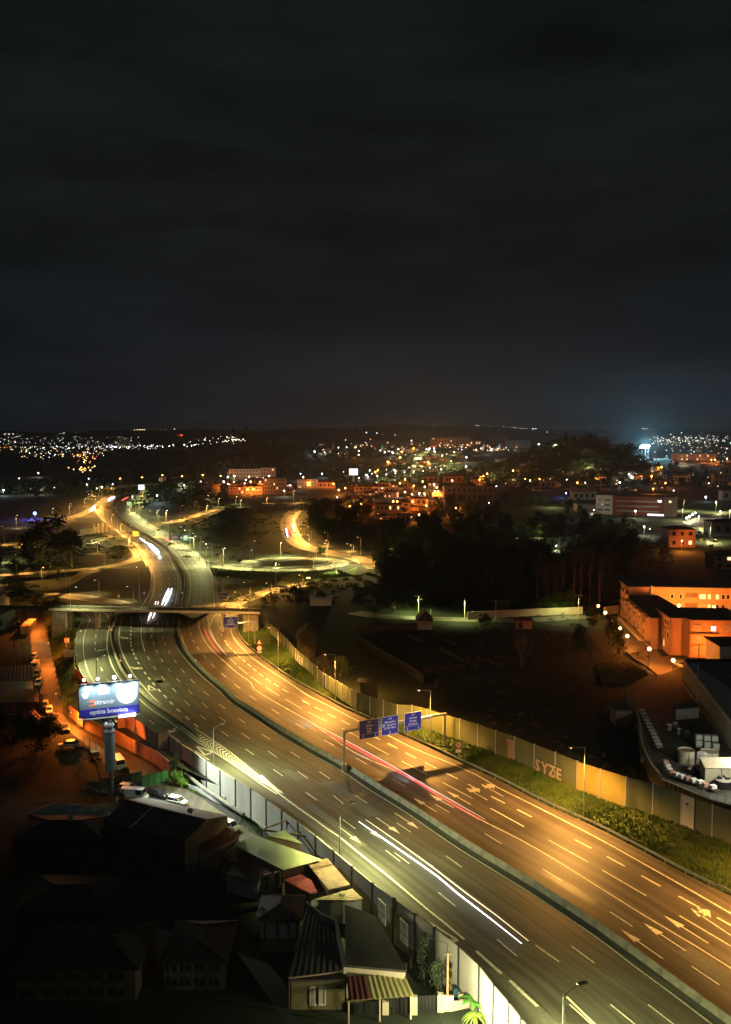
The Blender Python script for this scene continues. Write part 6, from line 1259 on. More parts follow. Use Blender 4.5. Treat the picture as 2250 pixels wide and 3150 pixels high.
for i, (x, y) in enumerate(P_): P0 = g('P', x, y+40, YZ+.6); t = thing('pallet_load', 'pale bagged load on the yard edge behind the railing, ' + ('farthest of the near row', 'second of the near row', 'third of the near row', 'fourth of the near row', 'fifth of the near row', 'sixth of the near row', 'seventh of the near row', 'eighth of the near row', 'ninth of the near row', 'tenth of the near row', 'nearest of the near row')[i], 'pallet load', P0, gpI); part('pallet', MB().box((0, 0, .07), 1.1, 1.0, .14), M_BROWN, t); part('bags', MB().box((0, 0, .42), 1.0, .9, .55, .2), M_SIGNW if i % 3 else M_PINK, t)
for i in range(12): P0 = g('O', 880+i*14, 510+i*28, YZ+.6); t = thing('pallet_load', 'dim slatted crate in the dark curved row, ' + ('first', 'second', 'third', 'fourth', 'fifth', 'sixth', 'seventh', 'eighth', 'ninth', 'tenth', 'eleventh', 'twelfth')[i] + ' from the far end', 'pallet load', P0, gpI); part('crate', MB().box((0, 0, .3), 1.3, .5, .5, -.2), M_GREY, t)
quad_roof('open fronted grey shed in the dark part of the tank yard', 'O 1145,460 1320,425 1365,470 1160,490', (4, 4, 3.6, 3.6), M_ROOFD, M_GREY)
front('dim brown shed in the dark field left of the tank yard', 'O', 665, 795, 505, 660, 3.6, 5, M_BROWN, M_ROOFD, 'flat', None, z0=0)
M_OLDW = mat('old_dark_stone', (.035, .03, .024), .95, noise=.4, scale=1); M_OLDW2 = mat('old_grey_post', (.10, .10, .09), .9)
# ---- dark plots behind the right noise wall
front('roofless ruin with tan gable behind the curved noise wall', 'B', 985, 1140, 560, 800, 6, 9, M_OLDW, M_OLDW, 'gable', [(.55, .75, 2.5, 4.2, M_BLACK), (.2, .35, 2.5, 4.2, M_BLACK)], z0=0, rise=2.2, name='ruin', cat='ruin')
front('orange lit ruin wall with an empty window just behind the noise wall', 'E', 430, 575, 140, 260, 5.5, 3, M_OLDW, M_OLDW, 'flat', [(.3, .5, 2.5, 4.5, M_BLACK)], z0=0, name='ruin', cat='ruin')
for lab, spec, h in (('old stone wall with graffiti across the dark field', 'a 520,800 640,785 760,775 880,765 960,760', 2.6), ('crumbling garden wall running diagonally in the dark plots', 'a 0,490 60,530 150,590 260,650 350,700 440,770', 2.4), ('low pale wall along the dark plot beside the lane', 'a 0,430 150,415 300,405 500,395', 2.0), ('wall of the small dark orchard in the middle of the field', 'a 400,710 560,690 720,670', 1.6)):
    P = tr(spec); P = resample(smooth(P), 14); t = thing('stone_wall', lab, 'stone wall', P[0])
    for a, b in zip(P, P[1:]): part('wall_section', MB().beam(a-P[0]+UPV*h/2, b-P[0]+UPV*h/2*1.02, .4, h*random.uniform(.9, 1.05)), M_OLDW, t)
P = resample(tr('a 550,545 790,665'), 26); t = thing('picket_fence', 'line of pale fence posts in the dark field', 'fence', P[0]); [part('post', MB().box((p.x-P[0].x, p.y-P[0].y, .6), .14, .14, 1.3), M_OLDW2, t) for p in P]
P = resample(tr('a 335,455 430,500'), 12); t = thing('picket_fence', 'short line of fence posts below the lane', 'fence', P[0]); [part('post', MB().box((p.x-P[0].x, p.y-P[0].y, .6), .14, .14, 1.3), M_OLDW2, t) for p in P]
P = resample(smooth(tr('a 735,338 850,330 1000,322 1200,312 1400,305 1500,300')), 30); t = thing('lane_wall', 'long pale wall along the far side of the dim lane', 'wall', P[0])
for a, b in zip(P, P[1:]): part('wall_section', MB().beam(a-P[0]+UPV*1.3, b-P[0]+UPV*1.3, .3, 2.6), M_CREAM, t)
P = tr('N -95,500 0,480 105,470'); garden_wall('lit wall at the head of the globe lamp lane', P, 3.0, .3, M_CREAM)
front('small open wooden shelter beside the dim lane', 'a', 1062, 1165, 345, 380, 2.8, 4, M_PINK, M_ROOFR, 'hip', [(.1, .4, .2, 2.2, M_BLACK)], z0=0, rise=1)
front('dark gabled barn with a pale ridge on the near side of the lane', 'a', 400, 500, 345, 400, 3, 6, M_GREY, M_ROOFD, 'gable', None, z0=0, rise=3)
for lab, x, yt, yb, ar in (('lit utility pole with crossed arms beside the lane', 408, 172, 290, 2), ('plain lit pole on the near side of the lane', 715, 195, 332, 0), ('dark pole with small crossarm by the lane', 922, 208, 340, 1), ('pale pole at the right end of the lane wall', 1473, 172, 335, 1), ('short post beside the lane', 489, 268, 305, 0)):
    P0 = g('a', x, yb); t = thing('utility_pole', lab, 'utility pole', P0); h = zat(P0, px('a', 0, yt)[1]); part('pole', MB().tube((0, 0, 0), (0, 0, h), .14, .10, 8), M_WHITE, t)
    for k in range(ar): part('crossarm', MB().beam((-1.6+k, 0, h-.5-k*1.4), (1.9-k*.4, .4, h-.4-k*1.4), .09, .09), M_WHITE, t)
    if x in (408, 715): light('lamp_light', 'SPOT', tuple(P0+Vector((-2, -1.5, h))), 8500, (.85, .95, .30), t, .3, 150)
    if x == 1473: light('lamp_light', 'SPOT', tuple(P0+Vector((-3, 0, h))), 8500, (.85, .95, .35), t, .3, 150)
# ================================================================ trees
def crown_mesh(n, seed, shape='round', leaf=.42):
    """leaf clumps through the crown's volume, unit radius 1, height 2 (z 0..2)"""
    rd = random.Random(seed); m = MB(); cl = []
    for i in range(22 if shape != 'cone' else 14):
        a = rd.uniform(0, 2*math.pi); zz = rd.uniform(.15, 1.85); rr = {'round': math.sqrt(max(0, 1-(zz-1)**2)), 'cone': (2-zz)/2*.9, 'tall': .75*math.sqrt(max(0, 1-(zz-1)**2))}[shape]*rd.uniform(.35, .85)
        cl.append((Vector((rr*math.cos(a), rr*math.sin(a), zz)), rd.uniform(.22, .45)))
    for i in range(n):
        c, r = rd.choice(cl); p = c + Vector((rd.gauss(0, 1), rd.gauss(0, 1), rd.gauss(0, .8)))*r*.6; u = Vector((rd.gauss(0, 1), rd.gauss(0, 1), rd.gauss(0, .7))).normalized(); v = u.orthogonal().normalized(); s = leaf*rd.uniform(.10, .26)
        m.quad(p-u*s, p+v*s*.6, p+u*s, p-v*s*.5)
    return m
def bare_mesh(seed, n=9, spread=.8):
    rd = random.Random(seed); m = MB()
    def grow(p, d, l, r, k):
        q = p+d*l; m.tube(p, q, r, r*.6, 5 if k > 1 else 3, False)
        if k <= 0: return
        for _ in range(3 if k > 1 else 4): nd = (d+Vector((rd.gauss(0, 1), rd.gauss(0, 1), rd.gauss(.1, .5)))*.42*spread).normalized(); grow(p.lerp(q, rd.uniform(.55, 1)), nd, l*rd.uniform(.6, .85), r*.55, k-1)
    m.tube((0, 0, 0), (0, 0, .25), .05, .04, 6, False)
    for _ in range(n): grow(Vector((0, 0, rd.uniform(.1, .3))), Vector((rd.gauss(0, .35), rd.gauss(0, .35), 1)).normalized(), .5, .02, 3)
    return m
def tmp_mesh(mb, mt, nm): o_ = mb.build(nm, mt); me = o_.data; bpy.data.objects.remove(o_); return me
CROWN = {}
for kind, shape, n, mts in (('dark', 'round', 1500, 0), ('olive', 'round', 1400, 1), ('bright', 'round', 1500, 2), ('brown', 'tall', 900, 3), ('cone', 'cone', 1300, 0), ('tall', 'tall', 1300, 0)):
    CROWN[kind] = [tmp_mesh(crown_mesh(n, 10*mts+s, shape, .5 if kind != 'brown' else .3), M_LEAF[mts], 'crown') for s in (1, 2)]
BARE = [tmp_mesh(bare_mesh(s), M_TRUNK, 'branches') for s in (3, 4)]
TRUNK = tmp_mesh(MB().tube((0, 0, 0), (0, 0, 1), .5, .3, 7), M_TRUNK, 'trunk')
tcount = [0]
def tree(label, P, h, w, kind='dark', group=None, name='tree', trunk=.25, seed=None):
    tcount[0] += 1; rd = random.Random(tcount[0]); t = thing(name, label, 'tree', P, group)
    if kind == 'bare':
        b = link('branches', rd.choice(BARE)); b.parent = t; b.scale = (w*.75, w*.75, h*.8); b.rotation_euler = (0, 0, rd.uniform(0, 6)); tk = link('trunk', TRUNK); tk.parent = t; tk.scale = (.35, .35, h*.2); return t
    c = link('crown', rd.choice(CROWN[kind])); c.parent = t; c.location = (0, 0, h*trunk*.6); hh = h*(1-trunk*.6); c.scale = (w, w*rd.uniform(.8, 1.1), hh/2); c.rotation_euler = (0, 0, rd.uniform(0, 6)); 
    tk = link('trunk', TRUNK); tk.parent = t; tk.scale = (max(.3, h*.04),)*2+(h*(trunk+.2),); return t
def tree_px(label, x, yt, yb, wpx, kind='dark', z=None, **kw):
    P = Tm(x, yb) if z is None else G(x, yb, z); h = zat(P, yt)-P.z; return tree(label, P, h, wpx*P.y/FPX/2, kind, **kw)
tree_px('round bush lit golden by the street lamp behind the noise wall', *px('B', 1345, 730), px('B', 0, 900)[1], 75, 'olive', name='bush', trunk=.1)
tree_px('brown bare shrub left of the golden bush behind the noise wall', *px('B', 1215, 710), px('B', 0, 860)[1], 55, 'brown', name='shrub', trunk=.05)
tree_px('reddish brown shrub below the ruin behind the curved noise wall', *px('B', 1070, 640), px('B', 0, 820)[1], 50, 'brown', name='shrub', trunk=.05)
light('lamp_light', 'SPOT', tuple(G(1032, 2155)+Vector((3, 2, 11))), 9000, LCOL['gold'], None, .3, 120, .8, (.5, .8, -1))
t = tree_px('large dense dark tree between the valley roads and the motorway', *px('K', 420, 370), px('K', 0, 800)[1], 165, 'dark', trunk=.12)
for lab, k, x, yt, yb, w, kd in (('dark tree leaning out left of the large dark tree', 'K', 250, 500, 790, 60, 'dark'), ('dark round tree right of the large dark tree', 'K', 600, 480, 800, 70, 'dark'), ('small dark tree by the lower valley road', 'K', 115, 735, 830, 38, 'dark'), ('tiny dark tree at the left frame edge', 'K', 5, 700, 800, 18, 'tall'), ('dark bush on the slope inside the inner slip road', 'K', 985, 620, 745, 80, 'dark'),
        ('slim dark cypress on the embankment of the inner slip road', 'K', 487, 820, 905, 14, 'cone'), ('bright green tree at the bend of the curving slip road', 'L', 1325, 490, 560, 32, 'bright'), ('bare tree standing inside the oval loop', 'L', 1260, 560, 665, 40, 'bare'), ('dark shrub by the mouth of the loop', 'L', 500, 560, 650, 45, 'brown'),
        ('green shrub row beside the loop entry', 'L', 630, 585, 625, 38, 'olive'), ('dark conifer right of the exit slip road', 'B', 985, 120, 300, 62, 'dark'), ('brown hedge on the outer side of the exit slip road', 'B', 800, 195, 300, 60, 'brown'), ('second brown hedge clump on the exit slip road', 'B', 720, 235, 300, 42, 'brown'),
        ('yellowish willow above the lit roof right of the slip road', 'B', 1190, 190, 290, 38, 'olive'), ('brown bare bush right of the dark conifer', 'B', 1110, 110, 210, 50, 'brown')):
    tree_px(lab, *px(k, x, yt), px(k, 0, yb)[1], w, kd)
for lab, k, x, yt, yb, w, kd, z in (('tall dark conifers against the noise wall, left one behind the utility pole', 'J', 690, 330, 760, 62, 'tall', STREET_Z), ('dark conifer between noise wall and utility pole', 'J', 800, 545, 860, 60, 'tall', STREET_Z), ('conifer to the right of the utility pole, greener side lit', 'J', 905, 560, 800, 42, 'tall', STREET_Z), ('tall dark bush below the left escape door', 'J', 580, 380, 620, 26, 'brown', STREET_Z),
        ('prickly pear like green bush at the end of the green fence', 'M', 1065, 325, 445, 40, 'bright', STREET_Z), ('ivy tangle over the start of the pale noise wall', 'M', 1060, 200, 400, 44, 'dark', STREET_Z), ('bright yellow green bush at the foot of the pale wall', 'M', 1130, 405, 460, 34, 'bright', STREET_Z), ('dark bush right of the parked white van under the column', 'M', 630, 300, 390, 40, 'olive', STREET_Z),
        ('large dark bush between the timber stack and the street', 'C', 430, 680, 900, 60, 'dark', STREET_Z), ('black hedge below the timber stack', 'C', 300, 700, 1000, 120, 'dark', STREET_Z), ('second black hedge at the left edge', 'C', 120, 640, 950, 110, 'dark', STREET_Z), ('dark bush at the foot of the billboard column', 'M', 590, 480, 600, 44, 'dark', STREET_Z), ('dark hedge left of the billboard column', 'M', 380, 430, 560, 90, 'dark', STREET_Z),
        ('leafy weeds on the mossy pale roof strip', 'F', 1215, 940, 1035, 60, 'olive', -1.5), ('brown reeds in the strip under the terracotta wall', 'C', 1130, 780, 860, 30, 'brown', -1.5), ('second brown reeds in the strip beside the terracotta wall', 'C', 1360, 900, 990, 32, 'brown', -1.5), ('third clump of reeds under the billboard', 'C', 1000, 700, 790, 34, 'brown', -1.5),
        ('dark shrub at the top of the side street', 'Z', 230, 440, 640, 30, 'dark', STREET_Z), ('dark trees left of the bridge approach', 'Z', 560, 120, 290, 70, 'dark', 0), ('black trees behind the teal building', 'Z', 250, 20, 260, 80, 'dark', 0), ('ivy bush on the bank under the footbridge end', 'Z', 760, 330, 470, 30, 'olive', -1)):
    tree_px(lab, *px(k, x, yt), px(k, 0, yb)[1], w, kd, z=z, name='bush' if 'bush' in lab or 'hedge' in lab or 'reeds' in lab or 'weeds' in lab or 'ivy' in lab else 'tree')
# banana plant and palm at the bottom
def leafy(label, P, n, L_, col, droop=.8, w=.22):
    t = thing('banana_plant', label, 'plant', P); part('stem', MB().tube((0, 0, 0), (0, 0, L_*.5), .12, .08, 8), col, t)
    for i in range(n):
        a = 2*math.pi*i/n+random.uniform(-.2, .2); m = MB(); prev = None
        for k in range(7):
            f = k/6; r_ = L_*f; zz = L_*(.5+.75*f-droop*f*f); c = Vector((r_*math.cos(a)*.8, r_*math.sin(a)*.8, zz)); s = Vector((-math.sin(a), math.cos(a), 0))*w*math.sin(math.pi*(.12+.83*f))
            cur = (c-s, c+Vector((0, 0, .06)), c+s)
            if prev: m.quad(prev[0], prev[1], cur[1], cur[0]); m.quad(prev[1], prev[2], cur[2], cur[1])
            prev = cur
        part('leaf', m, col, t)
    return t
GB = mat('banana_leaf', (.06, .22, .02), .5, noise=.2, scale=2); GY = mat('yellow_frond', (.12, .20, .02), .6)
leafy('big leafed banana plant glowing green against the lit noise wall', g('J', 1125, 985, STREET_Z), 9, 2.6, GB, .7, .38); leafy('yellow green fronded palm below the banana plant, bottom of the frame', g('J', 1120, 1100, STREET_Z), 18, 2.0, GY, 1.0, .10)
rd = random.Random(9)
for i in range(34):
    x = rd.uniform(960, 1160); P = Tm(x, rd.uniform(1560, 1655)); tree('dark tree on the slope behind the golden curving slip road', P, rd.uniform(8, 12), rd.uniform(4, 6), 'dark', 'trees behind the curving slip road', trunk=.1)
# bare trees of the dark field
for lab, x, yt, yb, w in (('large bare tree before the dry slope, its twigs catching lane light', 450, -110, 200, 120), ('bare tree in the dark field left of the large one', -120, -100, 150, 130), ('small bare tree beside the curved yard wall', 880, 900, 1060, 40)):
    tree_px(lab, *px('O', x, yt), px('O', 0, yb)[1], w, 'bare')
for i, (x, yt, yb, w, kd) in enumerate(((1880, 1888, 2000, 44, 'dark'), (1908, 1935, 2025, 34, 'dark'), (1790, 1925, 2010, 60, 'dark'), (1826, 1860, 1935, 40, 'dark'), (1490, 1888, 1935, 40, 'dark'), (1210, 1850, 1885, 30, 'brown'), (1150, 1860, 1885, 60, 'bright'), (1550, 1840, 1890, 40, 'bright'), (1700, 1818, 1882, 60, 'bright'), (1745, 1810, 1880, 50, 'bright'), (1660, 1840, 1885, 40, 'olive'))):
    tree_px('' + ('black round hedge tree opposite the stepped facade', 'black hedge next to the lane kerb', 'dark thicket left of the globe lamps', 'dark trees at the head of the lane', 'dark shrub standing before the lit lane', 'brown bush beside the crossed pole', 'low green weeds at the left end of the lane', 'green tree behind the left part of the lane wall', 'large leafy tree lit green behind the lane wall', 'leafy tree lit green at the right end of the lane wall', 'dim tree behind the middle of the lane wall')[i], x, yt, yb, w, kd)
GW = 'trees of the dark wood between the loop and the apartment blocks'
rd = random.Random(5)
for i in range(150):
    x = rd.uniform(1175, 1960); yb = rd.uniform(1640, 1870)
    if x > 1880 and yb > 1775: yb = rd.uniform(1700, 1775)
    P = Tm(x, yb); tree('dark unlit tree in the black wood right of the loop' if x < 1450 else 'dark unlit tree in the black wood behind the lane wall', P, rd.uniform(9, 15), rd.uniform(3.5, 6), rd.choice(('dark', 'dark', 'tall')), GW, trunk=.1)
for i in range(80):
    x = rd.uniform(1340, 2060); P = Tm(x, rd.uniform(1500, 1640)); h_ = rd.uniform(6, 11)
    if P.y < 900 and not (1825 < x < 2090 and P.y > 600): tree('dark round tree between the houses below the school building', P, h_, h_*.42, rd.choice(('dark', 'dark', 'olive')), 'trees between the houses in the middle distance', trunk=.1)
for i in range(60):
    x = rd.uniform(1560, 2240); P = Tm(x, rd.uniform(1425, 1500)); h_ = rd.uniform(7, 12); tree('dark tree among the far right hand houses', P, h_, h_*.45, 'dark', 'trees among the far right hand houses', trunk=.1)
for i in range(16):
    x = 1660+i*26+rd.uniform(-8, 8); P = Tm(x, rd.uniform(1845, 1880)); 
    if x < 1890: tree('thin pale trunked eucalyptus at the dark wood edge beside the lane head', P, rd.uniform(15, 22), rd.uniform(2.2, 3.2), 'brown', 'thin eucalyptus trees behind the lane', trunk=.5)
for i, (x, y) in enumerate(((1960, 1765), (2000, 1760), (2050, 1768), (1985, 1735), (2040, 1730), (1930, 1770))): tree('reddish tree behind the back apartment block, ' + ('left one', 'middle one', 'right one', 'upper left one', 'upper right one', 'leftmost one')[i], Tm(x, y), 13, 5.5, 'brown')
# forests on the hills
def forest(name, label, spots, mt, size=3.2):
    m = MB(); r2 = random.Random(11)
    for (x, y, r, h) in spots:
        z = hgt(x, y)-.5
        for k in range(34):
            a = r2.uniform(0, 2*math.pi); b = r2.random()**.5; p = Vector((x+r*b*math.cos(a), y+r*b*math.sin(a), z+h*(1-b*b*.6)*r2.uniform(.25, 1.0))); u = Vector((r2.gauss(0, 1), r2.gauss(0, 1), r2.gauss(0, .6))).normalized(); v = u.orthogonal().normalized(); s = size*r2.uniform(.25, .7)
            m.quad(p-u*s, p+v*s*.7, p+u*s, p-v*s*.7)
    return tag(m.build(name, mt), label, 'forest', kind='stuff')
sp_ = []
for bx, by, sx, sy, n in ((-205, 1760, 150, 240, 520), (-420, 1850, 150, 180, 260), (330, 1330, 80, 110, 330), (250, 1360, 75, 90, 160), (-172, 850, 20, 60, 60)):
    for _ in range(n): sp_.append((bx+rd.gauss(0, sx*.75), by+rd.gauss(0, sy*.75), rd.uniform(3.5, 7), rd.uniform(8, 15)))
for _ in range(420): sp_.append((rd.uniform(-420, -170), rd.uniform(950, 1500), rd.uniform(4, 7), rd.uniform(6, 12)))
for _ in range(260): sp_.append((rd.uniform(-60, 300), rd.uniform(1080, 1600), rd.uniform(4, 7), rd.uniform(5, 9)))
scr = []
for _ in range(700):
    x_, y_ = rd.uniform(-10, 85), rd.uniform(170, 330)
    if x_ > 20+(330-y_)*.05 and sdist(x_, y_, [Vector((p.x, p.y, 0)) for p in smooth(NWR1+NWR2)]) < -4 and not (x_ > 62 and y_ < 250) : scr.append((x_, y_, rd.uniform(.5, 1.6), rd.uniform(.4, 1.5)))
forest('scrub', 'low scrub and brambles over the dark field behind the right noise wall', scr, M_LEAF[3], .5)
scr = [(rd.gauss(-92, 22), rd.gauss(640, 60), rd.uniform(1, 3), rd.uniform(.6, 2)) for _ in range(300)]+[(rd.uniform(-60, 10), rd.uniform(355, 425), rd.uniform(1, 2.5), rd.uniform(.6, 2)) for _ in range(200)]+[(rd.uniform(-230, -140), rd.uniform(380, 600), rd.uniform(1, 3), rd.uniform(.6, 2.5)) for _ in range(260)]
forest('scrub', 'low bushes on the dark mounds between the interchange roads', scr, M_LEAF[0], 1.0)
und = []
for _ in range(900):
    P_ = Tm(rd.uniform(1180, 1900), rd.uniform(1640, 1862)); und.append((P_.x, P_.y, rd.uniform(2, 5), rd.uniform(2, 6)))
forest('undergrowth', 'black undergrowth and thickets filling the wood beyond the dark field', und, M_LEAF[0], 2.4)
forest('forest', 'dark forest covering the near hills and valley sides', sp_, M_LEAF[0])
for i, (x, y, w, h, kd) in enumerate(((1835, 1395, 120, 52, 'dark'), (1880, 1390, 110, 48, 'dark'), (1795, 1400, 90, 36, 'dark'), (1925, 1398, 80, 34, 'dark'), (1850, 1375, 90, 40, 'dark'), (1760, 1408, 70, 26, 'dark'))):
    P = Tm(x, y); tree('big tree crowning the dark knoll left of the stadium light, ' + ('front centre', 'right of centre', 'left of centre', 'right end', 'at the very top', 'left end')[i], P, h*P.y/FPX, w*P.y/FPX/2, kd, trunk=.05)

# ================================================================ the town
WM = [M_CREAM, M_WHITE, M_PEACH, M_GREY, M_BROWN, M_PINK]
def town(label, x0, x1, yt, yb, wm, rm=M_ROOFD, roof='hip', nx=3, ny=2, lit=.1, depth=10, slope=0, rise=1.5, cat='house', name='house', mlit=None, w=.4, hh=.42, frame=None, win=None, group=None, m0=None, back=None):
    a, b = Tm(x0, yb), Tm(x1, yb); b.y += slope; z0 = min(a.z, b.z); z1 = zat(a, yt); 
    if roof in ('hip', 'gable'): z1 -= rise*.8
    z1 = max(z1, z0+2.6); d = (b-a); d.z = 0; d.normalize(); n = Vector((-d.y, d.x, 0)); n = n if n.y > 0 else -n
    win = grid_win(nx, ny, z1-z0, w=w, hh=hh, lit=lit, rnd=rd, mlit=mlit, m0=m0) if win is None and nx else win
    return house(label, [a, b, b+n*depth, a+n*depth], z0, z1, wm, rm, cat, name, roof, rise, win=win or None, frame=frame, group=group)
# school-like long building, built as three bodies of one thing
a, b = Tm(1833, 1581), Tm(2078, 1590); z0 = 0; h = zat(a, 1522)
t = thing('school_building', 'long school building with dark red facade, pale left end and ribbon windows', 'building', a); L_ = (b-a).length; dx = (b-a).normalized(); nn = Vector((-dx.y, dx.x, 0))
for x0, x1, mt, dz in ((0, .216, M_WHITE, 0), (.218, .857, M_REDB, -.6), (.859, 1, M_BROWN, -.3)): p, q = dx*L_*x0, dx*L_*x1; part('wing', MB().prism([p, q, q+nn*14, p+nn*14], -.5, h+dz), mt, t)
part('roof', MB().prism([-dx*.4-nn*.4, dx*(L_+.4)-nn*.4, dx*(L_+.4)+nn*14.4, -dx*.4+nn*14.4], h+.01, h+.35), M_ROOFD, t)
for k in range(3): windows(t, Vector((a.x, a.y, 0)), Vector((b.x, b.y, 0)), 0, [(.27, .80, h*(.18+.25*k), h*(.18+.25*k)+1.1, mat('ribbon_window', (.32, .28, .24), .5))], a, 'window_band'); windows(t, Vector((a.x, a.y, 0)), Vector((b.x, b.y, 0)), 0, [(.03+.09*j, .09+.09*j, h*(.2+.25*k), h*(.2+.25*k)+1.2, M_GLASS) for j in (0, 1)], a)
windows(t, Vector((a.x, a.y, 0)), Vector((b.x, b.y, 0)), 0, [(.78, .83, h*.70, h*.70+1.7, M_LITW), (.92, .95, h*.70, h*.7+1.6, M_LIT), (.66, .86, .2, 1.6, M_LITW)], a)
